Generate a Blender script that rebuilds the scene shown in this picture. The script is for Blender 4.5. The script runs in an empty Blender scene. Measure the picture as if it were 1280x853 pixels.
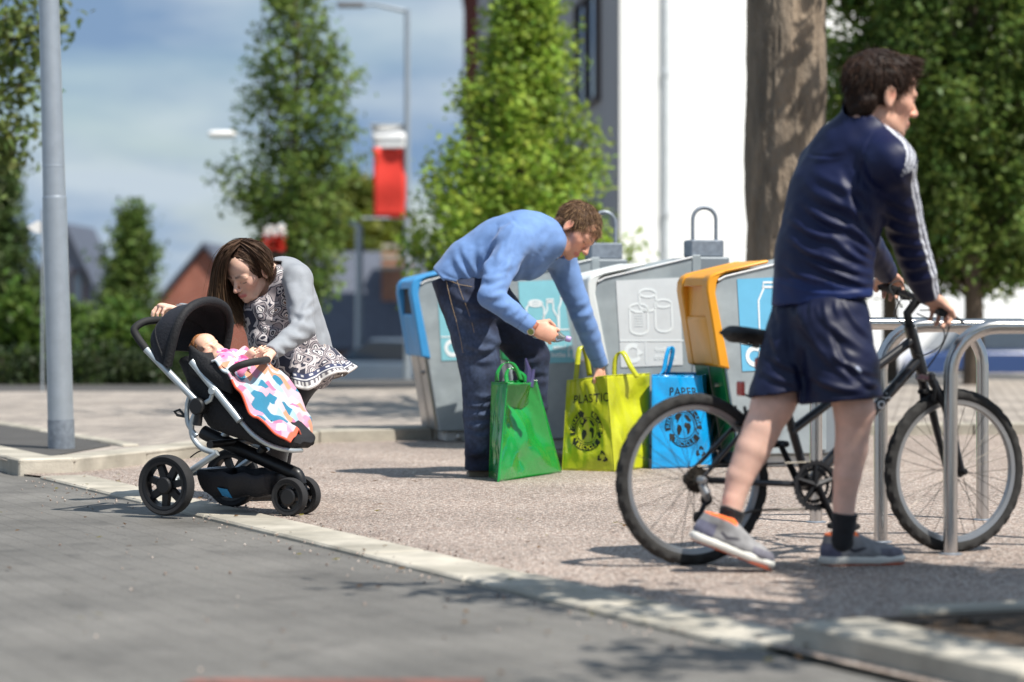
import bpy, math, random
import numpy as np
from mathutils import Vector, Matrix, noise as mnoise
random.seed(7); rng = np.random.default_rng(7)
scene = bpy.context.scene
COL = scene.collection
# ---------------------------------------------------------------- camera
F_PX, YH, CAM_H = 3200.0, 380.0, 0.88
cam_d = bpy.data.cameras.new('camera'); cam = bpy.data.objects.new('camera', cam_d); COL.objects.link(cam)
cam.location = (0, 0, CAM_H); cam.rotation_euler = (math.radians(90), 0, 0)
cam_d.sensor_width = 36; cam_d.lens = F_PX/1280*36
cam_d.shift_y = -(426.5-YH)/1280
cam_d.clip_start = 0.1; cam_d.clip_end = 3000
cam_d.dof.use_dof = True; cam_d.dof.focus_distance = 11.2; cam_d.dof.aperture_fstop = 1.95
scene.camera = cam
# ---------------------------------------------------------------- sky and sun
SUN = Vector((0.50, -0.40, 1.0)).normalized()
el = math.asin(SUN.z); az = math.atan2(SUN.x, SUN.y)
w = bpy.data.worlds.new('World'); scene.world = w; w.use_nodes = True
nt = w.node_tree; nt.nodes.clear()
sky = nt.nodes.new('ShaderNodeTexSky'); sky.sky_type = 'NISHITA'; sky.sun_disc = False
sky.sun_elevation = el; sky.sun_rotation = az; sky.air_density = 1.0; sky.dust_density = 0.2; sky.ozone_density = 1.6
tc = nt.nodes.new('ShaderNodeTexCoord')
mp = nt.nodes.new('ShaderNodeMapping'); mp.inputs['Scale'].default_value = (5.0, 5.0, 17.0); mp.inputs['Location'].default_value = (1.0, 0.2, 0.25)
nz = nt.nodes.new('ShaderNodeTexNoise'); nz.inputs['Scale'].default_value = 1.3; nz.inputs['Detail'].default_value = 6; nz.inputs['Roughness'].default_value = 0.5
rp = nt.nodes.new('ShaderNodeValToRGB'); rp.color_ramp.elements[0].position = 0.22; rp.color_ramp.elements[1].position = 0.55
mp2 = nt.nodes.new('ShaderNodeMapping'); mp2.inputs['Scale'].default_value = (9.0, 9.0, 30.0); mp2.inputs['Location'].default_value = (3.1, 0.7, 1.1)
nz2 = nt.nodes.new('ShaderNodeTexNoise'); nz2.inputs['Scale'].default_value = 1.1; nz2.inputs['Detail'].default_value = 4
cr = nt.nodes.new('ShaderNodeValToRGB')
cr.color_ramp.elements[0].position = 0.40; cr.color_ramp.elements[0].color = (2.4, 3.7, 5.7, 1)
cr.color_ramp.elements[1].position = 0.66; cr.color_ramp.elements[1].color = (5.8, 6.8, 7.7, 1)
mx = nt.nodes.new('ShaderNodeMix'); mx.data_type = 'RGBA'
bg = nt.nodes.new('ShaderNodeBackground'); bg.inputs[1].default_value = 0.072
wo = nt.nodes.new('ShaderNodeOutputWorld')
L = nt.links.new
L(tc.outputs['Generated'], mp.inputs[0]); L(mp.outputs[0], nz.inputs[0]); L(nz.outputs[0], rp.inputs[0])
L(tc.outputs['Generated'], mp2.inputs[0]); L(mp2.outputs[0], nz2.inputs[0]); L(nz2.outputs[0], cr.inputs[0])
L(rp.outputs[0], mx.inputs[0]); L(sky.outputs[0], mx.inputs[6]); L(cr.outputs[0], mx.inputs[7])
L(mx.outputs[2], bg.inputs[0]); L(bg.outputs[0], wo.inputs[0])
sd = bpy.data.lights.new('sun', 'SUN'); sd.energy = 4.8; sd.angle = math.radians(0.5); sd.color = (1, 0.955, 0.88)
so = bpy.data.objects.new('sun', sd); COL.objects.link(so); so.location = (8, -6, 20)
so.rotation_euler = SUN.to_track_quat('Z', 'Y').to_euler()
vs = scene.view_settings; vs.view_transform = 'Standard'; vs.look = 'None'; vs.gamma = 1; vs.use_curve_mapping = False
vs.exposure = 0.42
scene.cycles.use_denoising = True
scene.cycles.max_bounces = 8; scene.cycles.transparent_max_bounces = 8
scene.cycles.caustics_reflective = False; scene.cycles.caustics_refractive = False

# ---------------------------------------------------------------- helpers: pixels
CAMP = np.array([0, 0, CAM_H])
def W(px, py, d):
    return Vector(((px-640)/F_PX*d, d, CAM_H-(py-YH)/F_PX*d))
def G(px, py, z=0.0):
    d = (CAM_H-z)*F_PX/(py-YH)
    return Vector(((px-640)/F_PX*d, d, z))
class Plane:
    """vertical plane through o along f; pixel -> point on it (offset v to the far side)"""
    def __init__(s, o, f):
        s.o = Vector((o[0], o[1], 0)); s.f = Vector((f[0], f[1], 0)).normalized(); s.s = Vector((-s.f.y, s.f.x, 0))
    def at(s, px, py, v=0.0):
        D = Vector(((px-640)/F_PX, 1, -(py-YH)/F_PX)); C = Vector((0, 0, CAM_H))
        p0 = s.o+s.s*v
        t = (p0-C).dot(s.s)/D.dot(s.s)
        return C+D*t
    def loc(s, u, v, z):
        return s.o+s.f*u+s.s*v+Vector((0, 0, z))
# ---------------------------------------------------------------- helpers: objects
def np_mesh(name, V, F, smooth=False, cols=None):
    V = np.asarray(V, np.float32).reshape(-1, 3)
    me = bpy.data.meshes.new(name)
    if isinstance(F, np.ndarray):
        n, k = F.shape
        me.vertices.add(len(V)); me.vertices.foreach_set('co', V.ravel())
        me.loops.add(n*k); me.loops.foreach_set('vertex_index', F.astype(np.int32).ravel())
        me.polygons.add(n); me.polygons.foreach_set('loop_start', np.arange(0, n*k, k, dtype=np.int32))
        me.update(calc_edges=True)
    else:
        me.from_pydata([tuple(map(float, v)) for v in V], [], F); me.update()
    if smooth: me.polygons.foreach_set('use_smooth', np.ones(len(me.polygons), bool))
    if cols is not None:
        a = me.color_attributes.new('Col', 'FLOAT_COLOR', 'POINT')
        c = np.ones((len(V), 4), np.float32); c[:, :3] = cols
        a.data.foreach_set('color', c.ravel())
    return me
def link(me, name, mat, parent=None):
    o = bpy.data.objects.new(name, me); COL.objects.link(o)
    if mat is not None:
        me.materials.clear(); me.materials.append(mat)
    if parent is not None:
        o.parent = parent; o.matrix_parent_inverse = wm(parent).inverted()
    return o
def wm(o):
    m = Matrix.LocRotScale(o.location, o.rotation_euler, o.scale)
    return wm(o.parent) @ o.matrix_parent_inverse @ m if o.parent else m
def tag(o, label=None, cat=None, group=None, kind=None):
    if label: o['label'] = label
    if cat: o['category'] = cat
    if group: o['group'] = group
    if kind: o['kind'] = kind
    return o
def thing(name, label, cat, loc, group=None):
    o = bpy.data.objects.new(name, None); COL.objects.link(o); o.location = loc; o.empty_display_size = .1
    return tag(o, label, cat, group)
def frames(P):
    P = [Vector(p) for p in P]; n = len(P); T = []
    for i in range(n):
        t = P[min(i+1, n-1)]-P[max(i-1, 0)]
        T.append(t.normalized() if t.length > 1e-9 else Vector((0, 0, 1)))
    a = Vector((0, 0, 1)) if abs(T[0].z) < .9 else Vector((1, 0, 0))
    N = [T[0].cross(a).normalized()]
    for i in range(1, n):
        v = N[-1]-T[i]*N[-1].dot(T[i]); N.append(v.normalized())
    return P, T, N
def spline(P, n=6):
    P = [Vector(p) for p in P]; out = []
    for i in range(len(P)-1):
        p0 = P[max(i-1, 0)]; p1 = P[i]; p2 = P[i+1]; p3 = P[min(i+2, len(P)-1)]
        for k in range(n):
            t = k/n
            out.append(0.5*((2*p1)+(p2-p0)*t+(2*p0-5*p1+4*p2-p3)*t*t+(3*p1-p0-p2*1-p2*2+p3)*t**3) if False else
                       0.5*(2*p1+(p2-p0)*t+(2*p0-5*p1+4*p2-p3)*t*t+(3*p1-p0-3*p2+p3)*t**3))
    out.append(P[-1]); return out
class MB:
    def __init__(s): s.v = []; s.f = []
    def add(s, V, Fs):
        o = len(s.v); s.v += [tuple(v) for v in V]; s.f += [tuple(i+o for i in f) for f in Fs]; return s
    def box(s, c, size, ax=None, bev=0.0):
        X, Y, Z = ax if ax else (Vector((1, 0, 0)), Vector((0, 1, 0)), Vector((0, 0, 1)))
        c = Vector(c); a, b, h = [x/2 for x in size]
        if bev <= 0:
            V = [c+X*(i*a)+Y*(j*b)+Z*(k*h) for k in (-1, 1) for j in (-1, 1) for i in (-1, 1)]
            return s.add(V, [(0, 2, 3, 1), (4, 5, 7, 6), (0, 1, 5, 4), (2, 6, 7, 3), (0, 4, 6, 2), (1, 3, 7, 5)])
        V = []
        for (z, e) in ((-h, bev), (-h+bev, 0), (h-bev, 0), (h, bev)):
            A, B = a-e, b-e
            cc = bev if e == 0 else bev*.6
            for (x, y) in ((-A+cc, -B), (A-cc, -B), (A, -B+cc), (A, B-cc), (A-cc, B), (-A+cc, B), (-A, B-cc), (-A, -B+cc)):
                V.append(c+X*x+Y*y+Z*z)
        Fs = [tuple(range(7, -1, -1)), tuple(range(24, 32))]
        for r in range(3):
            for i in range(8):
                j = (i+1) % 8; Fs.append((r*8+i, r*8+j, r*8+8+j, r*8+8+i))
        return s.add(V, Fs)
    def tube(s, P, r, seg=8, cap=True, flat=None):
        P, T, N = frames(P); n = len(P)
        R = r if isinstance(r, (list, tuple)) else [r]*n
        if len(R) != n: R = list(np.interp(np.linspace(0, 1, n), np.linspace(0, 1, len(R)), R))
        V = []
        for p, t, nn, rr in zip(P, T, N, R):
            b = t.cross(nn)
            if flat:
                fn, q = flat; fn = Vector(fn); e1 = (fn-t*fn.dot(t)).normalized(); e2 = t.cross(e1)
                for k in range(seg):
                    a = 2*math.pi*k/seg; V.append(p+e1*(math.cos(a)*rr*q)+e2*(math.sin(a)*rr))
            else:
                for k in range(seg):
                    a = 2*math.pi*k/seg; V.append(p+nn*(math.cos(a)*rr)+b*(math.sin(a)*rr))
        Fs = [(i*seg+k, i*seg+(k+1) % seg, (i+1)*seg+(k+1) % seg, (i+1)*seg+k) for i in range(n-1) for k in range(seg)]
        if cap: Fs += [tuple(range(seg-1, -1, -1)), tuple(range((n-1)*seg, n*seg))]
        return s.add(V, Fs)
    def lathe(s, c, axis, prof, seg=24, closed=False):
        """prof: (radius, offset along axis)"""
        c = Vector(c); A = Vector(axis).normalized()
        e1 = A.cross(Vector((0, 0, 1)) if abs(A.z) < .9 else Vector((1, 0, 0))).normalized(); e2 = A.cross(e1)
        V = []; m = len(prof)
        for (r, h) in prof:
            for k in range(seg):
                a = 2*math.pi*k/seg; V.append(c+A*h+(e1*math.cos(a)+e2*math.sin(a))*r)
        Fs = [(i*seg+k, i*seg+(k+1) % seg, ((i+1) % m)*seg+(k+1) % seg, ((i+1) % m)*seg+k) for i in range(m if closed else m-1) for k in range(seg)]
        if not closed: Fs += [tuple(range(seg-1, -1, -1)), tuple(range((m-1)*seg, m*seg))]
        return s.add(V, Fs)
    def prism(s, poly, d):
        n = len(poly); d = Vector(d); V = [Vector(p) for p in poly]+[Vector(p)+d for p in poly]
        Fs = [tuple(range(n-1, -1, -1)), tuple(range(n, 2*n))]+[(i, (i+1) % n, n+(i+1) % n, n+i) for i in range(n)]
        return s.add(V, Fs)
    def grid(s, fn, nu, nv):
        V = [fn(i/nu, j/nv) for j in range(nv+1) for i in range(nu+1)]
        return s.add(V, [(j*(nu+1)+i, j*(nu+1)+i+1, (j+1)*(nu+1)+i+1, (j+1)*(nu+1)+i) for j in range(nv) for i in range(nu)])
    def build(s, name, mat, parent=None, smooth=True, kind=None, bevel=0, solid=0, fixn=True):
        me = np_mesh(name, s.v, s.f)
        if fixn:
            import bmesh
            bm = bmesh.new(); bm.from_mesh(me); bmesh.ops.recalc_face_normals(bm, faces=bm.faces); bm.to_mesh(me); bm.free()
        if smooth:
            me.polygons.foreach_set('use_smooth', np.ones(len(me.polygons), bool))
            me.set_sharp_from_angle(angle=math.radians(38))
        o = link(me, name, mat, parent)
        if bevel:
            m = o.modifiers.new('bevel', 'BEVEL'); m.width = bevel; m.segments = 2; m.limit_method = 'ANGLE'
        if solid:
            m = o.modifiers.new('solid', 'SOLIDIFY'); m.thickness = solid; m.offset = 0
        if kind: o['kind'] = kind
        return o
_font_cache = {}
def text_geo(txt, size=1.0, bold=0.0, spacing=1.0):
    cu = bpy.data.curves.new('t', 'FONT'); cu.body = txt; cu.size = size; cu.align_x = 'CENTER'; cu.align_y = 'CENTER'; cu.offset = bold; cu.space_character = spacing
    cu.resolution_u = 3
    ob = bpy.data.objects.new('t', cu); COL.objects.link(ob)
    dg = bpy.context.evaluated_depsgraph_get(); dg.update()
    me = bpy.data.meshes.new_from_object(ob.evaluated_get(dg))
    V = [v.co.copy() for v in me.vertices]; Fs = [tuple(p.vertices) for p in me.polygons]
    bpy.data.objects.remove(ob); bpy.data.curves.remove(cu); bpy.data.meshes.remove(me)
    return V, Fs
# ---------------------------------------------------------------- helpers: materials
def srgb(r, g, b):
    f = lambda c: (c/255/12.92) if c/255 <= .04045 else ((c/255+.055)/1.055)**2.4
    return (f(r), f(g), f(b))
def pm(name, col, rough=.6, metal=0.0, var=.12, scale=8.0, bump=0.0, bscale=60.0, attr=False, spec=.5, coat=0.0, sss=0.0, sheen=0.0, trans=0.0, col2=None, alpha=1.0, rvar=0.0, detail=4, aniso=None):
    m = bpy.data.materials.new(name); m.use_nodes = True; nt = m.node_tree; N = nt.nodes; L = nt.links.new
    b = N['Principled BSDF']; b.inputs['Roughness'].default_value = rough; b.inputs['Metallic'].default_value = metal
    b.inputs['Specular IOR Level'].default_value = spec; b.inputs['Coat Weight'].default_value = coat
    b.inputs['Sheen Weight'].default_value = sheen; b.inputs['Transmission Weight'].default_value = trans; b.inputs['Alpha'].default_value = alpha
    if sss:
        b.inputs['Subsurface Weight'].default_value = sss; b.inputs['Subsurface Radius'].default_value = (.012, .005, .003); b.inputs['Subsurface Scale'].default_value = 1.0
    tc = N.new('ShaderNodeTexCoord'); mpn = N.new('ShaderNodeMapping'); L(tc.outputs['Object'], mpn.inputs[0])
    if aniso: mpn.inputs['Scale'].default_value = aniso
    nz = N.new('ShaderNodeTexNoise'); nz.inputs['Scale'].default_value = scale; nz.inputs['Detail'].default_value = detail; nz.inputs['Roughness'].default_value = .6
    L(mpn.outputs[0], nz.inputs[0])
    mr = N.new('ShaderNodeMapRange'); mr.inputs[1].default_value = .3; mr.inputs[2].default_value = .7; mr.inputs[3].default_value = 1-var; mr.inputs[4].default_value = 1+var
    L(nz.outputs[0], mr.inputs[0])
    mix = N.new('ShaderNodeMix'); mix.data_type = 'RGBA'; mix.blend_type = 'MULTIPLY'; mix.inputs[0].default_value = 1
    if attr:
        at = N.new('ShaderNodeAttribute'); at.attribute_name = 'Col'; L(at.outputs['Color'], mix.inputs[6])
    elif col2:
        m2 = N.new('ShaderNodeMix'); m2.data_type = 'RGBA'; m2.inputs[6].default_value = (*col, 1); m2.inputs[7].default_value = (*col2, 1)
        mr2 = N.new('ShaderNodeMapRange'); mr2.inputs[1].default_value = .4; mr2.inputs[2].default_value = .6
        nz3 = N.new('ShaderNodeTexNoise'); nz3.inputs['Scale'].default_value = scale*.37; nz3.inputs['Detail'].default_value = 5; L(mpn.outputs[0], nz3.inputs[0])
        L(nz3.outputs[0], mr2.inputs[0]); L(mr2.outputs[0], m2.inputs[0]); L(m2.outputs[2], mix.inputs[6])
    else: mix.inputs[6].default_value = (*col, 1)
    cv = N.new('ShaderNodeCombineColor')
    for i in range(3): L(mr.outputs[0], cv.inputs[i])
    L(cv.outputs[0], mix.inputs[7]); L(mix.outputs[2], b.inputs['Base Color'])
    if rvar:
        mrr = N.new('ShaderNodeMapRange'); mrr.inputs[1].default_value = .3; mrr.inputs[2].default_value = .7; mrr.inputs[3].default_value = max(0, rough-rvar); mrr.inputs[4].default_value = min(1, rough+rvar)
        L(nz.outputs[0], mrr.inputs[0]); L(mrr.outputs[0], b.inputs['Roughness'])
    if bump:
        nb = N.new('ShaderNodeTexNoise'); nb.inputs['Scale'].default_value = bscale; nb.inputs['Detail'].default_value = 3; L(mpn.outputs[0], nb.inputs[0])
        bp = N.new('ShaderNodeBump'); bp.inputs['Strength'].default_value = bump; bp.inputs['Distance'].default_value = 1.0/bscale
        L(nb.outputs[0], bp.inputs['Height']); L(bp.outputs[0], b.inputs['Normal'])
    return m
def leaf_mat(name, base, tr=.35):
    m = bpy.data.materials.new(name); m.use_nodes = True; nt = m.node_tree; N = nt.nodes; L = nt.links.new
    b = N['Principled BSDF']; b.inputs['Roughness'].default_value = .5; b.inputs['Specular IOR Level'].default_value = .35
    at = N.new('ShaderNodeAttribute'); at.attribute_name = 'Col'
    mx = N.new('ShaderNodeMix'); mx.data_type = 'RGBA'; mx.blend_type = 'MULTIPLY'; mx.inputs[0].default_value = 1; mx.inputs[7].default_value = (*base, 1)
    L(at.outputs['Color'], mx.inputs[6]); L(mx.outputs[2], b.inputs['Base Color'])
    t = N.new('ShaderNodeBsdfTranslucent'); L(mx.outputs[2], t.inputs[0])
    ms = N.new('ShaderNodeMixShader'); ms.inputs[0].default_value = tr
    L(b.outputs[0], ms.inputs[1]); L(t.outputs[0], ms.inputs[2]); L(ms.outputs[0], N['Material Output'].inputs[0])
    return m
# ================================================================ setting
RD = Vector((.4223, -.9065, 0)); RN = Vector((.9065, .4223, 0)); R0 = Vector((-1.328, 10.63, 0))   # road edge line
def road_pt(t, off=0, z=0): return R0+RD*t+RN*off+Vector((0, 0, z))

def gravel_material():
    m = bpy.data.materials.new('resin_gravel'); m.use_nodes = True; nt = m.node_tree; N = nt.nodes; L = nt.links.new
    b = N['Principled BSDF']; b.inputs['Roughness'].default_value = .75
    tc = N.new('ShaderNodeTexCoord')
    v = N.new('ShaderNodeTexVoronoi'); v.inputs['Scale'].default_value = 95; L(tc.outputs['Object'], v.inputs[0])
    r = N.new('ShaderNodeValToRGB'); els = r.color_ramp.elements
    els[0].color = (*srgb(134, 110, 96), 1); els[0].position = 0
    for p, c in ((.16, (198, 172, 156)), (.36, (226, 208, 194)), (.55, (208, 186, 172)), (.72, (240, 226, 214)), (.9, (172, 154, 144))):
        e = els.new(p); e.color = (*srgb(*c), 1)
    els[-1].color = (*srgb(236, 226, 214), 1)
    sp = N.new('ShaderNodeSeparateColor'); L(v.outputs['Color'], sp.inputs[0]); L(sp.outputs[0], r.inputs[0])
    mr = N.new('ShaderNodeMapRange'); mr.inputs[1].default_value = .15; mr.inputs[2].default_value = .62; mr.inputs[3].default_value = 1.0; mr.inputs[4].default_value = .36; L(v.outputs['Distance'], mr.inputs[0])
    n2 = N.new('ShaderNodeTexNoise'); n2.inputs['Scale'].default_value = 1.1; n2.inputs['Detail'].default_value = 5; L(tc.outputs['Object'], n2.inputs[0])
    mr2 = N.new('ShaderNodeMapRange'); mr2.inputs[1].default_value = .3; mr2.inputs[2].default_value = .7; mr2.inputs[3].default_value = .76; mr2.inputs[4].default_value = 1.12; L(n2.outputs[0], mr2.inputs[0])
    mu = N.new('ShaderNodeMath'); mu.operation = 'MULTIPLY'; L(mr.outputs[0], mu.inputs[0]); L(mr2.outputs[0], mu.inputs[1])
    mx = N.new('ShaderNodeVectorMath'); mx.operation = 'SCALE'; L(r.outputs[0], mx.inputs[0]); L(mu.outputs[0], mx.inputs['Scale']); L(mx.outputs[0], b.inputs['Base Color'])
    bp = N.new('ShaderNodeBump'); bp.inputs['Strength'].default_value = .8; bp.inputs['Distance'].default_value = .004; bp.invert = True
    L(v.outputs['Distance'], bp.inputs['Height']); L(bp.outputs[0], b.inputs['Normal'])
    return m
def paver_material(name, c1, c2, mortar, bw=.2, bh=.1, rot=0.0, joint=.006, bump=.5):
    m = bpy.data.materials.new(name); m.use_nodes = True; nt = m.node_tree; N = nt.nodes; L = nt.links.new
    b = N['Principled BSDF']; b.inputs['Roughness'].default_value = .7
    tc = N.new('ShaderNodeTexCoord'); mp = N.new('ShaderNodeMapping'); mp.inputs['Rotation'].default_value = (0, 0, rot); L(tc.outputs['Object'], mp.inputs[0])
    br = N.new('ShaderNodeTexBrick'); br.inputs['Scale'].default_value = 1; br.inputs['Brick Width'].default_value = bw; br.inputs['Row Height'].default_value = bh
    br.inputs['Mortar Size'].default_value = joint; br.inputs['Mortar Smooth'].default_value = .4; br.inputs['Bias'].default_value = 0
    br.inputs['Color1'].default_value = (*c1, 1); br.inputs['Color2'].default_value = (*c2, 1); br.inputs['Mortar'].default_value = (*mortar, 1)
    L(mp.outputs[0], br.inputs[0])
    n1 = N.new('ShaderNodeTexNoise'); n1.inputs['Scale'].default_value = 1.4; n1.inputs['Detail'].default_value = 8; L(tc.outputs['Object'], n1.inputs[0])
    mr = N.new('ShaderNodeMapRange'); mr.inputs[1].default_value = .3; mr.inputs[2].default_value = .7; mr.inputs[3].default_value = .72; mr.inputs[4].default_value = 1.22; L(n1.outputs[0], mr.inputs[0])
    n2 = N.new('ShaderNodeTexNoise'); n2.inputs['Scale'].default_value = 90; n2.inputs['Detail'].default_value = 3; L(tc.outputs['Object'], n2.inputs[0])
    n4 = N.new('ShaderNodeTexNoise'); n4.inputs['Scale'].default_value = 4.5; n4.inputs['Detail'].default_value = 6; n4.inputs['Distortion'].default_value = .8; L(tc.outputs['Object'], n4.inputs[0])
    mr4 = N.new('ShaderNodeMapRange'); mr4.inputs[1].default_value = .56; mr4.inputs[2].default_value = .66; mr4.inputs[3].default_value = 1; mr4.inputs[4].default_value = .80; L(n4.outputs[0], mr4.inputs[0])
    v4 = N.new('ShaderNodeTexVoronoi'); v4.inputs['Scale'].default_value = 2.3; v4.inputs['Randomness'].default_value = 1; L(tc.outputs['Object'], v4.inputs[0])
    mr5 = N.new('ShaderNodeMapRange'); mr5.inputs[1].default_value = .035; mr5.inputs[2].default_value = .055; mr5.inputs[3].default_value = .62; mr5.inputs[4].default_value = 1; L(v4.outputs['Distance'], mr5.inputs[0])
    m45 = N.new('ShaderNodeMath'); m45.operation = 'MULTIPLY'; L(mr4.outputs[0], m45.inputs[0]); L(mr5.outputs[0], m45.inputs[1])
    mr2 = N.new('ShaderNodeMapRange'); mr2.inputs[1].default_value = .3; mr2.inputs[2].default_value = .7; mr2.inputs[3].default_value = .8; mr2.inputs[4].default_value = 1.2; L(n2.outputs[0], mr2.inputs[0])
    m0 = N.new('ShaderNodeMath'); m0.operation = 'MULTIPLY'; L(mr.outputs[0], m0.inputs[0]); L(m45.outputs[0], m0.inputs[1])
    mu = N.new('ShaderNodeMath'); mu.operation = 'MULTIPLY'; L(m0.outputs[0], mu.inputs[0]); L(mr2.outputs[0], mu.inputs[1])
    mx = N.new('ShaderNodeVectorMath'); mx.operation = 'SCALE'; L(br.outputs[0], mx.inputs[0]); L(mu.outputs[0], mx.inputs['Scale']); L(mx.outputs[0], b.inputs['Base Color'])
    ad = N.new('ShaderNodeMath'); ad.operation = 'MULTIPLY_ADD'; ad.inputs[1].default_value = .25; L(n2.outputs[0], ad.inputs[0])
    iv = N.new('ShaderNodeMath'); iv.operation = 'SUBTRACT'; iv.inputs[0].default_value = 1; L(br.outputs['Fac'], iv.inputs[1]); L(iv.outputs[0], ad.inputs[2])
    bp = N.new('ShaderNodeBump'); bp.inputs['Strength'].default_value = bump; bp.inputs['Distance'].default_value = .006
    L(ad.outputs[0], bp.inputs['Height']); L(bp.outputs[0], b.inputs['Normal'])
    return m
ROT = -math.atan2(RD.y, RD.x)
M_gravel = gravel_material()
M_road = paver_material('road_pavers', srgb(112, 109, 104), srgb(108, 105, 100), srgb(101, 98, 93), rot=ROT, bump=.22)
M_plaza = paver_material('plaza_pavers', srgb(174, 163, 152), srgb(150, 141, 133), srgb(120, 112, 104), rot=ROT+.6)
M_red = paver_material('red_pavers', srgb(150, 100, 88), srgb(128, 88, 78), srgb(100, 80, 72), rot=ROT)
M_kerb = pm('kerb_stone', srgb(188, 181, 167), rough=.75, var=.20, scale=6, bump=.4, bscale=140, col2=srgb(158, 152, 139), detail=9)
M_asph = pm('asphalt', srgb(78, 76, 74), rough=.85, var=.15, scale=3, bump=.5, bscale=120)
M_soil = pm('soil', srgb(72, 58, 44), rough=.95, var=.35, scale=18, bump=1.0, bscale=30)
M_grass = pm('bare_ground', srgb(128, 124, 112), rough=.9, var=.2, scale=.6)

def terr(d): return -.02-.04*min(max(d-30, 0), 116)-.025*min(max(d-24, 0), 6)
b = MB(); ys = [-60, 0, 10, 20, 24, 27, 30, 45, 60, 80, 100, 120, 146, 300, 2500]; xs = [-2500, -300, -60, -20, 0, 20, 60, 300, 2500]
b.grid(lambda i, j: (xs[round(i*(len(xs)-1))], ys[round(j*(len(ys)-1))], terr(ys[round(j*(len(ys)-1))])), len(xs)-1, len(ys)-1)
tag(b.build('ground', M_grass, smooth=False), kind='structure')
def sheet(name, poly, z, mat):
    b = MB(); b.add([(p[0], p[1], z) for p in poly], [tuple(range(len(poly)))])
    o = b.build(name, mat, smooth=False, fixn=False); o['kind'] = 'structure'; return o
sheet('road', [(-14, -8), (9, -8), (9, 2), tuple(road_pt(12.0, .06)[:2]), tuple(road_pt(-14, .06)[:2]), (-14, 23.5)], -.010, M_road)
IS = [Vector((-2.55, 13.22, 0)), Vector((-2.28, 13.36, 0)), Vector((-2.0, 14.04, 0)), Vector((-1.79, 14.67, 0)), Vector((-1.22, 16.2, 0)), Vector((.2, 16.95, 0)), Vector((3.1, 17.2, 0)), Vector((9, 17.4, 0))]
sheet('gravel_paving', [tuple(road_pt(-2.5, .1)[:2]), tuple(road_pt(9, .1)[:2]), (9, 1.4), (9, 17.45)]+[tuple((p+Vector((0, .05, 0)))[:2]) for p in IS[::-1][1:]], 0, M_gravel)
sheet('plaza_paving', [tuple(p[:2]) for p in IS]+[(9, 31), (4.5, 30.2), (1.2, 26), (-3.5, 24), (-7.4, 24), tuple(road_pt(-14.5, .05)[:2])], .058, M_plaza)
sheet('back_road', [(-14, 24.05), (-3.5, 24.05), (1.2, 26.05), (4.5, 30.25), (9, 31.05), (9, 33), (-14, 26.2)], -.004, M_asph)
sheet('red_paver_band', [(-.78, 5.98), (-.10, 5.80), (-.06, 6.05), (-.74, 6.06)], -.006, M_red)
# strip of asphalt round the lamp post
STRIP = [Vector((-2.50, 13.6, 0)), Vector((-2.31, 14.8, 0)), Vector((-2.60, 15.5, 0)), Vector((-3.45, 17.3, 0)), Vector((-5.2, 20.9, 0)), Vector((-5.9, 20.9, 0))]
sheet('asphalt_strip', [tuple(p[:2]) for p in STRIP], .062, M_asph)
def kerb(name, pts, width, top, depth, stone=.92, side=1, kind=True):
    """row of kerb stones along a polyline; the stones lie to the given side of it"""
    root = bpy.data.objects.new(name, None); COL.objects.link(root); root.location = pts[0]; root['kind'] = 'structure'
    for a, c in zip(pts[:-1], pts[1:]):
        seg = (c-a); Ls = seg.length; n = max(1, round(Ls/stone)); t = seg.normalized(); nn = Vector((-t.y, t.x, 0))*side
        for i in range(n):
            l = Ls/n-.007; ce = a+t*(Ls*(i+.5)/n)+nn*(width/2+random.uniform(-.003, .003)); tp = top+random.uniform(-.002, .002)
            mb = MB(); mb.box((ce.x, ce.y, tp-depth/2), (l, width, depth), (t, nn, Vector((0, 0, 1))), bev=.008)
            mb.build('kerb_stone', M_kerb, root, smooth=False)
    return root
kerb('flush_kerb', [road_pt(-2.6, .03), road_pt(4.49, .03)], .25, .007, .12, side=1)
kerb('raised_kerb', [p.copy() for p in IS[:5]], .22, .076, .2, stone=.75)
kerb('back_kerb', [p.copy() for p in IS[4:]], .25, .076, .2)
kerb('road_kerb', [road_pt(-2.95), road_pt(-14)], .22, .078, .2, side=-1)
kerb('strip_kerb', [Vector((-2.24, 14.72, 0)), Vector((-2.59, 15.5, 0)), Vector((-3.45, 17.3, 0)), Vector((-5.1, 20.8, 0))], .10, .070, .1, side=-1)
# planting bed, lower right
BK = [road_pt(4.52, .15), road_pt(9.5, .15)]
kerb('bed_kerb', BK, .24, .060, .2, side=1)
kerb('bed_back_kerb', [Vector((1.10, 6.98, 0)), Vector((1.9, 7.26, 0)), Vector((6.5, 8.3, 0))], .10, .045, .2, side=1)
sheet('planting_soil', [tuple(road_pt(4.6, .3)[:2]), tuple(road_pt(9.5, .3)[:2]), (6.5, 4), (6.5, 8.32), (1.9, 7.28), (1.0, 6.95)], .03, M_soil)
mb = MB()
for i in range(260):
    x = random.uniform(1.0, 3.4); y = random.uniform(4.6, 7.2)
    if (Vector((x, y, 0))-R0).dot(RN) < .34 or y > 6.9+.3*(x-1): continue
    r = random.uniform(.008, .03); mb.lathe((x, y, .03), (random.uniform(-.3, .3), random.uniform(-.3, .3), 1), [(r, 0), (r*.8, r*.5), (r*.2, r*.8)], seg=5)
mb.build('soil_clods', M_soil, smooth=False, kind='stuff')
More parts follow.
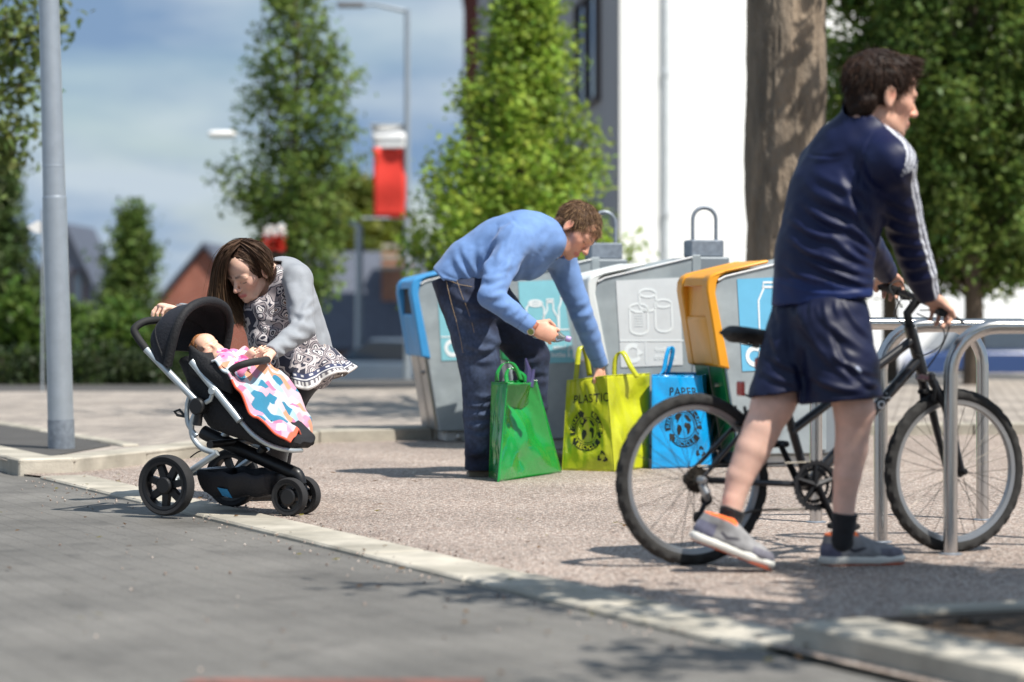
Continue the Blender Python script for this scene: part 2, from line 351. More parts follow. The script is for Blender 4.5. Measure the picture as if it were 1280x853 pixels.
# fine loose grit along the kerb
mb = MB()
for i in range(420):
    p = road_pt(random.uniform(-2.5, 4.4), random.choice([random.gauss(-.03, .05), random.gauss(.33, .05), random.gauss(-.4, .5)]))
    r = random.uniform(.002, .006); mb.lathe((p.x, p.y, -.008 if (p-R0).dot(RN) < 0 else .001), (random.uniform(-.4, .4), 0, 1), [(r, 0), (r*.9, r), (r*.3, r*1.5)], seg=5)
mb.build('loose_grit', M_gravel, smooth=False, kind='stuff')

# fallen leaves
lr = np.random.default_rng(77); C = []
for i in range(150):
    p = road_pt(lr.uniform(-2.5, 6), lr.normal(.25, .9)); C.append((p.x, p.y, .010 if (p-R0).dot(RN) > -.02 else .0))
V = []; Fl = []; cl = []
for (x, y, z) in C:
    a = lr.uniform(0, 6.28); s_ = lr.uniform(.008, .02); e = Vector((math.cos(a), math.sin(a), 0)); n_ = Vector((-e.y, e.x, 0)); p = Vector((x, y, z)); k0 = len(V)
    V += [p-e*s_, p+n_*s_*.5+Vector((0, 0, s_*.35)), p+e*s_+Vector((0, 0, s_*.3)), p-n_*s_*.5+Vector((0, 0, s_*.1))]; Fl.append((k0, k0+1, k0+2, k0+3)); c_ = np.array(srgb(*[(120, 92, 58), (96, 70, 44), (128, 120, 60)][lr.integers(3)])); cl += [c_]*4
fl_mesh = np_mesh('fallen_leaves', np.array([tuple(v) for v in V]), np.array(Fl), cols=np.array(cl))
# ================================================================ trees
M_bark = pm('bark', srgb(96, 84, 72), rough=.95, var=.3, scale=6, bump=1.0, bscale=18, aniso=(1, 1, .25))
M_barkbig = pm('plane_bark', srgb(138, 122, 104), rough=.95, var=.34, scale=7, bump=1.0, bscale=26, aniso=(1, 1, .35), col2=srgb(112, 102, 90))
M_leaf = leaf_mat('leaf', (1, 1, 1), .45)
link(fl_mesh, 'fallen_leaves', M_leaf)['kind'] = 'stuff'
def leaves(C, n_each, spread, size, rgb, vary=.35, up=.4, seed=0):
    r = np.random.default_rng(seed); C = np.asarray(C, float); K = len(C)
    idx = np.repeat(np.arange(K), n_each); n = len(idx)
    P = C[idx]+r.normal(size=(n, 3))*spread
    Nn = r.normal(size=(n, 3)); Nn[:, 2] += up+.5; Nn[:, 0] += .25; Nn[:, 1] -= .2; Nn /= np.linalg.norm(Nn, axis=1)[:, None]
    A = np.cross(Nn, r.normal(size=(n, 3))); A /= np.linalg.norm(A, axis=1)[:, None]; B = np.cross(Nn, A)
    s = size*r.uniform(.6, 1.25, size=(n, 1)); a = A*s; b = B*s*.55
    V = np.stack([P-a, P+b-a*.1+Nn*s*.12, P+a, P-b-a*.1+Nn*s*.12], 1).reshape(-1, 3)
    Fq = np.arange(n*4).reshape(-1, 4)
    cl = r.uniform(1-vary, 1+vary, size=(K, 1))[idx]*r.uniform(.75, 1.25, size=(n, 1))
    hue = r.normal(size=(n, 1))*.10
    c = np.array(rgb)[None]*cl*np.concatenate([1+hue, np.ones((n, 1)), 1-hue*.5], 1)
    return V, Fq, np.repeat(c, 4, axis=0)
def tree(name, label, base, H, zb, prof, nl, leafn, lsize, rgb, tr=.06, spread=.11, seed=1, elev=(30, 62), group=None, top_bias=1.0, extra=None, bark=None, cat='tree', limb_r=.018):
    r = random.Random(seed); base = Vector(base)
    root = thing(name, label, cat, base, group)
    tk = MB(); lean = Vector((r.uniform(-.03, .03), r.uniform(-.03, .03), 0))*H*.3
    ax = [base+lean*(t*t)+Vector((r.uniform(-1, 1)*.01*H*.3, 0, H*t)) for t in [i/8 for i in range(9)]]
    ax[0] = base-Vector((0, 0, .05))
    tk.tube(spline(ax, 3), [tr*1.25, tr, tr*.85, tr*.6, tr*.35, tr*.12], seg=9)
    tk.build('trunk', bark or M_bark, root)
    C = []; br = MB()
    for i in range(nl):
        t = (i+r.random())/nl; z = zb+(H*.98-zb)*t**top_bias
        R = prof(z)*r.uniform(.75, 1.12)
        if R < .03: continue
        a = r.uniform(0, 2*math.pi); e = math.radians(r.uniform(*elev))
        rise = min(R*math.tan(e), R*1.5)
        h0 = max(z-rise, zb*.8); p0 = base+lean*((h0/H)**2)+Vector((0, 0, h0)); p1 = base+lean*((z/H)**2)+Vector((math.cos(a)*R, math.sin(a)*R, z))
        mid = (p0+p1)/2+Vector((r.uniform(-.1, .1)*R, r.uniform(-.1, .1)*R, -.08*R))
        br.tube([p0, mid, p1], [limb_r, limb_r*.6, limb_r*.2], seg=4, cap=False)
        m = max(2, int(R/.17))
        for k in range(m):
            q = .25+.75*(k+.6)/m; pp = p0.lerp(mid, q*2) if q < .5 else mid.lerp(p1, q*2-1)
            C.append(pp+Vector((r.gauss(0, .05), r.gauss(0, .05), r.gauss(0, .05))))
    if extra:
        for (p0, p1, m) in extra:
            p0 = Vector(p0); p1 = Vector(p1); br.tube([p0, (p0+p1)/2+Vector((0, 0, .03)), p1], [limb_r, limb_r*.6, limb_r*.2], seg=4, cap=False)
            for k in range(m): C.append(p0.lerp(p1, .3+.7*k/m)+Vector((r.gauss(0, .04), r.gauss(0, .04), r.gauss(0, .04))))
    br.build('branches', bark or M_bark, root, fixn=False, kind='stuff')
    V, Fq, c = leaves([tuple(p) for p in C], leafn, spread, lsize, rgb, seed=seed)
    link(np_mesh('crown', V, Fq, cols=c), 'crown', M_leaf, root)
    return root
def pt(px, py, d): return W(px, py, d)
def interp(tab):
    zs, rs = zip(*tab); return lambda z: float(np.interp(z, zs, rs))
GREEN = (.31, .43, .065); MID = (.165, .245, .055); DARK = (.075, .12, .035)
def base_at(px, d): return ((px-640)/F_PX*d, d, terr(d))
# conical street tree behind the pushchair
zg = terr(34)
e0 = W(360, 300, 34)
tree('street_tree', 'slim conical green street tree rising behind the stooping woman', base_at(372, 34), 7.0, 1.35, interp([(1.2, .12), (1.8, .55), (2.6, .74), (3.6, .80), (4.6, .62), (5.6, .36), (6.6, .17), (7, .05)]), 105, 42, .052, (.17, .25, .055), tr=.07, seed=3,
     extra=[(W(365, 300, 34), W(268, 205, 34), 7), (W(360, 260, 34), W(285, 250, 34), 6), (W(390, 150, 34), W(452, 90, 34), 4), (W(390, 260, 34), W(458, 190, 34), 5)])
tree('street_tree', 'bright green full conical tree behind the man in the blue jumper', base_at(650, 26), 4.9, .5, interp([(.4, .5), (.9, .98), (1.6, 1.12), (2.3, .92), (3.1, .56), (3.9, .33), (4.6, .16), (4.9, .04)]), 225, 52, .044, GREEN, tr=.07, seed=5, spread=.10)
tree('street_tree', 'dark leafy tree with thin bare stem next to the big grey trunk', base_at(1112, 27), 7.2, 1.45, interp([(1.3, .3), (1.8, .75), (2.8, .95), (4.5, 1.0), (6.2, .6), (7.2, .1)]), 150, 58, .050, MID, tr=.075, seed=8, group=None, elev=(15, 55))
tree('street_tree', 'dark leafy tree in front of the black doorway of the white building', base_at(1216, 26), 7.2, 1.30, interp([(1.2, .4), (1.7, .8), (2.8, 1.0), (4.5, 1.05), (6.2, .6), (7.2, .1)]), 160, 58, .050, (.15, .225, .05), tr=.09, seed=9, elev=(15, 55))
tree('street_tree', 'dark leafy tree cut off beyond the bicycle stands', base_at(1330, 28), 7.5, 1.5, interp([(1.3, .4), (1.8, .9), (2.8, 1.2), (4.5, 1.2), (6.2, .6), (7.4, .1)]), 110, 50, .056, MID, tr=.09, seed=10, elev=(15, 55))
tree('street_tree', 'large tree whose loose branches hang beside the lamp post', (-4.9, 21, 0), 7.0, 1.9, interp([(1.8, .9), (2.6, 1.15), (3.6, 1.2), (5, 1.0), (7, .1)]), 46, 40, .048, (.16, .21, .06), tr=.10, seed=12, elev=(5, 40),
     extra=[(W(-60, 200, 21), W(32, 150, 21), 8), (W(-80, 100, 21), W(44, 60, 21), 8), (W(-60, 60, 21), W(34, 12, 21), 7), (W(-50, 230, 21), W(18, 190, 21), 6), (W(-20, 130, 21), W(46, 100, 21), 5), (W(0, 60, 21), W(82, 18, 21), 6)])
tree('conifer', 'dark pointed tree left of the lamp post by the slate house', base_at(2, 46), 4.6, .3, interp([(.2, .85), (1.2, .85), (2.4, .6), (3.6, .27), (4.6, .03)]), 120, 44, .07, DARK, tr=.08, seed=14, spread=.13, elev=(10, 40))
tree('garden_tree', 'small leaning green tree between slate house and brick gable', base_at(163, 42), 3.1, .3, interp([(.2, .45), (.9, .6), (1.6, .5), (2.3, .34), (2.8, .18), (3.1, .03)]), 90, 48, .06, (.13, .20, .045), tr=.05, seed=15, spread=.12)
tree('background_tree', 'pale yellow green rounded tree behind the red banner', base_at(440, 100), 8.6, 2.8, interp([(2.6, .8), (4, 2.0), (6, 2.4), (7.6, 1.7), (8.6, .2)]), 110, 40, .22, (.16, .19, .03), tr=.12, seed=16, spread=.3, elev=(0, 40))
for i, (px, d, hh, lab) in enumerate([(20, 32, .95, 'rounded green shrub at the left end of the dark hedge'), (88, 33, .8, 'low green shrub growing behind the lamp post'), (145, 31, .72, 'bright green shrub at the foot of the leaning tree'), (225, 36, .55, 'small green shrub in front of the brick gable')]):
    tree('shrub', lab, base_at(px, d), hh+.3, .05, interp([(.0, .4), (.4, .55), (.8, .42), (hh+.3, .08)]), 60, 30, .07, (.085, .15, .025), tr=.02, seed=20+i, spread=.11, elev=(20, 70), cat='shrub', limb_r=.008)
# clipped hedge
root = thing('hedge', 'long low clipped dark green hedge across the far side of the paving', 'hedge', (-8, 28, terr(28)))
C = [(x, 28.2+rng.uniform(-.3, .3), terr(28)+rng.uniform(.02, .46)) for x in rng.uniform(-13, -3.55, 900)]
V, Fq, c = leaves(C, 16, .07, .045, (.04, .062, .02), seed=31)
link(np_mesh('foliage', V, Fq, cols=c), 'foliage', M_leaf, root)
st = MB()
for i in range(60):
    x = -13+i*.16; st.tube([(x, 28.2, terr(28)-.05), (x+random.uniform(-.05, .05), 28.2+random.uniform(-.1, .1), terr(28)+.4)], [.015, .008], seg=5)
st.build('stems', M_bark, root)
# far treeline
C = [(x, 150+rng.uniform(-6, 6), terr(150)+abs(rng.normal())*1.6+.3) for x in rng.uniform(-60, 60, 1500)]
V, Fq, c = leaves(C, 14, .8, .5, (.06, .09, .035), seed=33)
o = link(np_mesh('far_woodland', V, Fq, cols=c), 'far_woodland', M_leaf); o['kind'] = 'stuff'
tag(o, 'distant band of woodland behind the houses', 'trees')
# big mature trunk
def big_tree():
    bx = (978-640)/F_PX*18; base = Vector((bx, 18.0, .055))
    root = thing('mature_tree', 'thick grey barked mature tree trunk rising behind the orange bin', 'tree', base)
    segs, rings = 44, 60; H = 5.2
    def f(u, v):
        a = 2*math.pi*u; z = v*H; r = .285+.09*math.exp(-z*3.5)+.02*math.sin(a*3+z*.6)-.008*z+.02*math.sin(a*2-z*1.3)
        r += .02*abs(mnoise.noise((math.cos(a)*7, math.sin(a)*7, z*1.6)))+.018*mnoise.noise((math.cos(a)*3, math.sin(a)*3, z*1.2))+.012*mnoise.noise((math.cos(a)*11, math.sin(a)*11, z*3.5))+.006*mnoise.noise((math.cos(a)*25, math.sin(a)*25, z*9))
        return base+Vector((math.cos(a)*r+.03*v, math.sin(a)*r, z))
    mb = MB(); mb.grid(f, 96, 160); mb.build('trunk', M_barkbig, root)
    br = MB(); C = []; r = random.Random(4)
    for i in range(16):
        a = i*2.4; zz = r.uniform(3.9, 5.1); R = r.uniform(1.4, 2.6)
        p0 = base+Vector((0, 0, zz)); p1 = p0+Vector((math.cos(a)*R, math.sin(a)*R, r.uniform(.6, 2.4))); m_ = (p0+p1)/2+Vector((0, 0, .2))
        br.tube([p0, m_, p1], [.11, .06, .02], seg=7)
        for k in range(10):
            q = .35+.65*k/10; C.append(p0.lerp(p1, q)+Vector((r.gauss(0, .25), r.gauss(0, .25), r.gauss(0, .2))))
    br.tube([base+Vector((0, 0, 5.1)), base+Vector((.1, 0, 7.5))], [.26, .05], seg=9)
    br.build('limbs', M_barkbig, root)
    V, Fq, c = leaves([tuple(p) for p in C], 16, .25, .08, MID, seed=40); link(np_mesh('crown', V, Fq, cols=c), 'crown', M_leaf, root)
big_tree()
# tree in the planting bed (stands right of the frame; its shadow dapples the gravel)
def bed_tree():
    base = Vector((2.55, 6.1, .02)); r = random.Random(11)
    root = thing('bed_tree', 'tree in the kerbed planting bed shading the gravel beside the bicycle', 'tree', base)
    tk = MB(); tk.tube(spline([base, base+Vector((.03, 0, 1.2)), base+Vector((-.04, .02, 2.6)), base+Vector((0, 0, 5.2))], 4), [.1, .085, .07, .02], seg=10); tk.build('trunk', M_bark, root)
    C = []; br = MB()
    tg = []
    for i in range(46):      # where the crown has leaves, reached from the trunk
        gx = r.uniform(1.02, 2.3); gy = r.uniform(7.35, 8.65); z = r.uniform(2.7, 4.6); tg.append(Vector((gx+.5*z, gy-.40*z, z)))
    for (gx, gy) in ((-.1, 7.95), (-.22, 7.95), (.02, 8.0), (.4, 7.6), (.62, 7.35), (.75, 7.1), (.55, 6.4), (.3, 6.35), (1.15, 6.1), (1.3, 6.7), (1.2, 7.0), (.75, 6.9)):
        z = 2.75; tg.append(Vector((gx+.5*z, gy-.40*z, z)))
    for q in tg:
        p0 = base+Vector((0, 0, max(1.6, q.z-1.2))); m_ = (p0+q)/2+Vector((0, 0, .15)); br.tube([p0, m_, q], [.022, .012, .004], seg=5)
        for k in range(4): C.append(m_.lerp(q, .55+.15*k)+Vector((r.gauss(0, .06), r.gauss(0, .06), r.gauss(0, .06))))
    br.build('branches', M_bark, root, kind='stuff')
    V, Fq, c = leaves([tuple(p) for p in C], 26, .10, .06, MID, seed=41); link(np_mesh('crown', V, Fq, cols=c), 'crown', M_leaf, root)
bed_tree()

# ================================================================ buildings
M_white = pm('white_render', srgb(238, 238, 236), rough=.8, var=.03, scale=.6)
M_grey = pm('grey_trim', srgb(120, 122, 126), rough=.6)
M_frame = pm('dark_frame', srgb(62, 50, 52), rough=.5)
M_glass = pm('window_glass', srgb(70, 84, 100), rough=.08, metal=.0, spec=.9, var=.1)
def brick_mat(name, a, c, m):
    x = paver_material(name, a, c, m, bw=.225, bh=.075, joint=.01)
    mp = [n for n in x.node_tree.nodes if n.type == 'MAPPING'][0]; mp.inputs['Rotation'].default_value = (math.radians(90), 0, 0); return x
M_brick = brick_mat('red_brick', srgb(170, 92, 70), srgb(150, 78, 62), srgb(165, 140, 125))
M_brick2 = brick_mat('orange_brick', srgb(190, 132, 100), srgb(172, 112, 86), srgb(170, 150, 135))
M_slate = pm('slate_roof', srgb(84, 90, 104), rough=.6, var=.12, scale=3, bump=.5, bscale=12)
M_brown = pm('brown_cladding', srgb(110, 62, 56), rough=.8)
Z = Vector((0, 0, 1))
def quad_wall(mb, a, c, z0, z1, th):
    t = (c-a).normalized(); n = Vector((-t.y, t.x, 0)); mid = (a+c)/2
    mb.box((mid.x+n.x*th/2, mid.y+n.y*th/2, (z0+z1)/2), ((c-a).length, th, z1-z0), (t, n, Z))
def wall_window(root, a, t, s0, s1, z0, z1, nrm, panes=2):
    w0 = a+t*s0; w1 = a+t*s1; mid = (w0+w1)/2; wd = s1-s0; ax = (t, nrm, Z)
    fr = MB()
    for zz in (z0, z1): fr.box(mid+Z*zz+nrm*.02, (wd+.16, .14, .09), ax)
    for k in range(panes+1):
        q = w0.lerp(w1, k/panes); fr.box(q+Z*((z0+z1)/2)+nrm*.022, (.09, .135, z1-z0-.09), ax)
    win = fr.build('window', M_frame, root, smooth=False)
    for k in range(panes):
        q = w0.lerp(w1, (k+.5)/panes); p = MB(); p.box(q+Z*((z0+z1)/2)-nrm*.0, (wd/panes-.08, .03, z1-z0-.08), ax); p.build('pane', M_glass, win, smooth=False)
def white_building():
    A = Vector((1.9, 45, 0)); Bp = Vector((-.95, 74, 0)); t = (Bp-A).normalized(); nl = Vector((t.y*-1, t.x, 0)); nl = nl if nl.x < 0 else -nl
    E = A+Vector((.74, .67, 0)).normalized()*34; tr = (E-A).normalized(); nr = Vector((tr.y, -tr.x, 0))
    root = thing('white_building', 'tall white rendered building with dark windows on its shaded grey side', 'building', (A.x, A.y, terr(50)))
    z0, z1 = -4, 13
    back = A+(Bp-A)+(E-A)
    mb = MB(); mb.prism([A+Z*z0, E+Z*z0, back+Z*z0, Bp+Z*z0], Z*(z1-z0)); mb.build('wall', M_white, root, smooth=False)
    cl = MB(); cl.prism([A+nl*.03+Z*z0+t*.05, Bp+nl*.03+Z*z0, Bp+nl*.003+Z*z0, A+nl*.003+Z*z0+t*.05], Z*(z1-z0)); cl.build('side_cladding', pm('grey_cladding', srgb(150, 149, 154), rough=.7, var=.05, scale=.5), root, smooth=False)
    rf = MB(); rf.prism([A+Z*z1-tr*.3-t*.3, E+Z*z1+tr*.3-t*.3, back+Z*z1+tr*.3+t*.3, Bp+Z*z1-tr*.3+t*.3], Z*.3); rf.build('roof', M_grey, root, smooth=False)
    for (s0, s1, za, zb, p) in ((2.4, 5.6, 4.7, 6.75, 2), (9.5, 12.0, 5.2, 7.6, 2), (16, 19, 5.2, 7.6, 2), (2.4, 5.6, .6, 2.7, 2), (9.5, 12, .6, 2.7, 2)):
        wall_window(root, A+nl*.05, t, s0, s1, za, zb, nl, p)
    # downpipe on the sunlit wall
    q = A+tr*.0
    for sx in (1.05,):
        p = A+tr*sx+nr*.1; d = MB(); d.tube([p+Z*z0, p+Z*z1], .06, seg=10)
        for zz in (0, 2.5, 5, 7.5): d.lathe(p+Z*zz, Z, [(.08, -.06), (.08, .06)], seg=10)
        d.build('downpipe', pm('pipe_grey', srgb(205, 210, 214), rough=.5), root)
    # dark garage opening
    ps = A+tr*11.9+nr*.06; dk = MB(); dk.box(ps+tr*1.6+Z*-.25, (3.2, .12, 1.5), (tr, nr, Z)); 
    dk.build('door', pm('black_door', srgb(28, 28, 30), rough=.5), root, smooth=False)
    return root
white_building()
bb = thing('brick_block', 'dark red brick block at the far end of the white building', 'building', (-.9, 76, terr(76)))
mb = MB(); mb.box((.3, 79, 3.6), (3.46, 6, 13.4)); mb.build('wall', M_brown, bb, smooth=False)
mb = MB(); mb.box((.3, 79, 10.4), (3.7, 6.3, .22)); mb.build('roof', M_slate, bb, smooth=False)
def gable_house(name, label, px0, px1, d, y_eave, y_ridge, wallm, gable_front, depth=7, windows=()):
    zg = terr(d)-.3; x0 = (px0-640)/F_PX*d; x1 = (px1-640)/F_PX*d; ze = CAM_H-(y_eave-YH)/F_PX*d; zr = CAM_H-(y_ridge-YH)/F_PX*d
    root = thing(name, label, 'house', ((x0+x1)/2, d, zg)); xm = (x0+x1)/2
    mb = MB()
    if gable_front: mb.prism([(x0, d, zg), (x1, d, zg), (x1, d, ze), (xm, d, zr-.12), (x0, d, ze)], (0, depth, 0))
    else: mb.prism([(x0, d, zg), (x0, d+depth, zg), (x0, d+depth, ze), (x0, d+depth/2, zr-.12), (x0, d, ze)], (x1-x0, 0, 0))
    mb.build('wall', wallm, root, smooth=False)
    rf = MB(); o = .25
    if gable_front:
        k = (zr-ze)/(xm-x0)
        for sg, xe in ((-1, x0), (1, x1)):
            rf.prism([(xm, d-o, zr), (xe+sg*o, d-o, ze-k*o), (xe+sg*o, d-o, ze-k*o+.16), (xm, d-o, zr+.16)], (0, depth+2*o, 0))
    else:
        k = (zr-ze)/(depth/2)
        for y_e, sg in ((d, -1), (d+depth, 1)):
            rf.prism([(x0-o, d+depth/2, zr), (x0-o, y_e+sg*o, ze-k*o), (x0-o, y_e+sg*o, ze-k*o+.16), (x0-o, d+depth/2, zr+.16)], (x1-x0+2*o, 0, 0))
    rf.build('roof', M_slate, root, smooth=False)
    for (wx, wy, ww, wh) in windows:
        c = W(wx, wy, d); s = d/F_PX; wall_window(root, Vector((c.x-ww*s/2, d-.03, c.z-wh*s/2)), Vector((1, 0, 0)), 0, ww*s, 0, wh*s, Vector((0, -1, 0)), 1)
    return root
M_slatewall = pm('slate_hung_wall', srgb(112, 118, 134), rough=.7, var=.1, scale=2)
gable_house('slate_house', 'slate grey gabled house with dark windows behind the lamp post', 22, 142, 105, 408, 284, M_slatewall, True, windows=((46, 355, 20, 42), (98, 362, 16, 46)))
gable_house('brick_house', 'red brick gabled house behind the stooping woman', 180, 330, 92, 398, 308, M_brick, True, windows=((235, 452, 16, 34),))
gable_house('slate_roof_house', 'low orange brick house with wide slate grey roof beyond the paving', 340, 640, 84, 432, 318, M_brick2, False, windows=((405, 462, 18, 40), (452, 462, 14, 30)))
# banded chimney on the slate roof
ch = W(496, 345, 86)
cs = thing('brick_chimney', 'banded pale brick chimney stack beneath the red banner', 'chimney', ch-Z*1.2)
mb = MB(); s = 86/F_PX
mb.box(ch-Z*.2, (36*s, 36*s, 2.0)); mb.build('stack', M_brick2, cs, smooth=False)
mb = MB()
for k, zz in enumerate((.25, .62, .98)): mb.box(ch+Z*zz, ((42-k*4)*s, (42-k*4)*s, .14))
mb.build('bands', M_kerb, cs, smooth=False)
# ================================================================ lamp posts, banner, signs
M_galv = pm('galvanised', srgb(172, 180, 188), rough=.42, metal=.55, var=.06, scale=14)
M_galvd = pm('galvanised_base', srgb(140, 148, 158), rough=.5, metal=.5, var=.22, scale=30)
def near_lamp():
    base = G(77, 561, .06); top = W(61, 0, base.y); dirv = (top-base).normalized()
    root = thing('lamp_post', 'tall pale grey galvanised steel lamp post on the paving strip', 'lamp post', base)
    r0 = 16.6/F_PX*base.y; r1 = 12.6/F_PX*base.y
    zt = (top-base).length; P = lambda l: base+dirv*l
    bs = MB(); bs.tube([P(-.05), P(.165)], [r0*1.01, r0], seg=28); bs.build('base_sleeve', M_galvd, root)
    mb = MB(); mb.tube([P(.165), P(1.42)], [r0*.97, r0*.90], seg=28); mb.tube([P(1.42), P(1.60), P(zt), P(6.2)], [r0*.86, r0*.83, r1, r1*.72], seg=28)
    mb.build('pole', M_galv, root)
    mb = MB(); mb.lathe(P(1.42), dirv, [(r0*.90, -.008), (r0*.905, .0), (r0*.86, .012)], seg=28); mb.build('collar', M_galv, root); mb = MB(); mb.lathe(P(1.60), dirv, [(r0*.84, -.006), (r0*.845, 0), (r0*.83, .006)], seg=28); mb.build('collar', M_galv, root)
    dr = MB(); dr.box(P(.75)+Vector((-.6, -.8, 0)).normalized()*r0*.93, (.1, .012, .5), (Vector((.8, -.6, 0)), Vector((.6, .8, 0)), dirv), bev=.003)
    hd = MB(); hd.tube([P(6.15), P(6.3)+Vector((-.2, 0, .05)), P(6.3)+Vector((-.9, 0, .1))], [.04, .035, .03], seg=10); hd.box(P(6.35)+Vector((-1.1, 0, .06)), (.55, .2, .09), bev=.02); hd.build('lantern', M_galv, root)
near_lamp()
M_red_b = pm('banner_red', srgb(232, 62, 48), rough=.7, var=.06); M_white_b = pm('banner_white', srgb(235, 235, 235), rough=.7, var=.03)
def far_lamp(px, d, y_top, arm_px, r, name, label):
    base = Vector(base_at(px, d)); top = W(px, y_top, d); root = thing(name, label, 'street lamp', base)
    mb = MB(); mb.tube([base-Z*.1, top], [r*1.3, r], seg=10); mb.build('pole', M_galv, root)
    e = W(px+arm_px, y_top-3, d); mb = MB(); mb.tube([top-Z*.03, top.lerp(e, .5)+Z*.06, e], [r*.8, r*.6, r*.5], seg=8); mb.build('arm', M_galv, root)
    mb = MB(); q = top.lerp(e, .86); mb.box(q+Z*.04, (abs(e.x-top.x)*.42, .18, .09), bev=.02); mb.build('lantern', M_grey, root)
    return root
far_lamp(509, 40, 12, -82, .045, 'street_lamp', 'tall thin street lamp that carries the red and white banner')
bd = W(486, 215, 40)
bn = thing('banner', 'red hanging banner with a white top band on the tall street lamp', 'banner', W(486, 273, 40))
def bann(y0, y1, m, nm):
    mb = MB()
    def f(u, v):
        p = W(464+u*43+(6*(v if nm == 'white_band' else 1))*(1-u)*.5, y0+(y1-y0)*v, 40); p.y += .05*math.sin(u*3+v*2)+.02*math.sin(v*9); return p
    mb.grid(f, 8, 10); mb.build(nm, m, bn, solid=.01)
bann(157, 185, M_white_b, 'white_band'); bann(185, 273, M_red_b, 'red_cloth')
mb = MB(); mb.tube([W(462, 156, 40), W(510, 156, 40)], .018, seg=8); mb.build('crossbar', M_galv, bn); mb = MB(); mb.tube([W(452, 273, 40), W(510, 273, 40)], .018, seg=8); mb.build('crossbar', M_galv, bn)
far_lamp(449, 62, 282, -26, .085, 'street_lamp', 'short pale street lamp in front of the slate grey roof')
lm = thing('street_lamp', 'street lamp with flat white lantern reaching out of the conical tree', 'street lamp', base_at(352, 36))
mb = MB(); b0 = Vector(base_at(352, 36)); mb.tube([b0-Z*.1, W(352, 172, 36)], [.06, .04], seg=10); mb.tube([W(352, 172, 36), W(300, 168, 36)], .02, seg=8); mb.build('pole', M_galv, lm)
mb = MB(); c = W(278, 168, 36); mb.box(c, (.40, .16, .10), bev=.04); mb.build('lantern', M_white_b, lm)
# flower basket on a pole
fb = thing('flower_basket', 'basket of red and white flowers on a post behind the woman', 'flower basket', base_at(342, 30))
mb = MB(); mb.tube([Vector(base_at(342, 30)), W(342, 318, 30)], .025, seg=8); mb.build('post', M_galv, fb)
mb = MB(); mb.lathe(W(342, 318, 30), Z, [(.05, -.12), (.12, -.04), (.15, .03)], seg=14); mb.build('bowl', M_bark, fb)
for nm, y0, y1, rgb, n in (('red_flowers', 296, 316, (.62, .05, .03), 70), ('white_flowers', 284, 297, (.8, .78, .76), 40)):
    C = [tuple(W(rng.uniform(330, 354), rng.uniform(y0, y1), 30+rng.uniform(-.1, .1))) for _ in range(n)]
    V, Fq, c = leaves(C, 7, .02, .028, rgb, vary=.15, seed=50); link(np_mesh(nm, V, Fq, cols=c), nm, M_leaf, fb)['kind'] = 'stuff'
pn = thing('pennant', 'small white pennant hanging left of the lamp post', 'flag', W(52, 293, 24))
mb = MB(); mb.prism([W(34, 284, 24), W(47, 276, 24), W(52, 279, 24), W(53, 292, 24), W(44, 291, 24)], (0, .012, 0)); mb.build('cloth', M_white_b, pn, smooth=False)
mb = MB(); mb.tube([W(53, 500, 24), W(53, 262, 24)], .012, seg=6); mb.build('pole', M_galv, pn)
# ================================================================ parked cars
M_tyre = pm('tyre_rubber', srgb(38, 38, 40), rough=.85, var=.15, scale=30, bump=.3, bscale=200)
def car(px, d, ang, col, label):
    base = Vector(base_at(px, d)); f = Vector((math.cos(ang), math.sin(ang), 0)); s = Vector((-f.y, f.x, 0))
    root = thing('parked_car', label, 'car', base, None)
    P = lambda u, v, z: base+f*u+s*v+Z*z
    paint = pm('car_paint', col, rough=.25, coat=.6, var=.03)
    prof = [(-2.0, .35), (-2.05, .75), (-1.75, .92), (-1.0, .95), (.95, .95), (1.9, .8), (2.05, .6), (2.02, .32)]
    mb = MB(); mb.prism([P(u, -.86, z) for u, z in prof], s*1.72); mb.build('body', paint, root, bevel=.06)
    cab = [(-1.6, .93), (-1.15, 1.42), (.05, 1.46), (.95, .94)]
    mb = MB(); mb.prism([P(u, -.72, z) for u, z in cab], s*1.44); mb.build('cabin', M_glass, root, bevel=.05)
    mb = MB(); mb.prism([P(u, -.70, z) for u, z in [(-1.2, 1.40), (-1.0, 1.47), (0, 1.49), (.1, 1.42)]], s*1.40); mb.build('roof', paint, root, bevel=.02)
    for u in (-1.25, 1.3):
        for v in (-.83, .83):
            mb = MB(); mb.lathe(P(u, v, .31), s, [(.2, -.1), (.3, -.09), (.31, 0), (.3, .09), (.2, .1)], seg=20); w_ = mb.build('wheel', M_tyre, root)
            mb = MB(); mb.lathe(P(u, v*1.08, .31), s, [(.19, -.05), (.1, -.03), (.05, .05)], seg=16); mb.build('hubcap', M_galv, w_)
    for v in (-.65, .65):
        mb = MB(); mb.box(P(2.0, v, .68), (.12, .3, .14), (f, s, Z), bev=.03); mb.build('headlight', M_white_b, root)
    return root
car(1262, 50, .1, srgb(44, 70, 120), 'blue parked car seen through the front bicycle wheel')
car(228, 58, .15, srgb(70, 120, 125), 'teal parked car behind the pushchair handle')
car(475, 62, 2.9, srgb(225, 228, 230), 'white parked car beside the blue fronted bin')
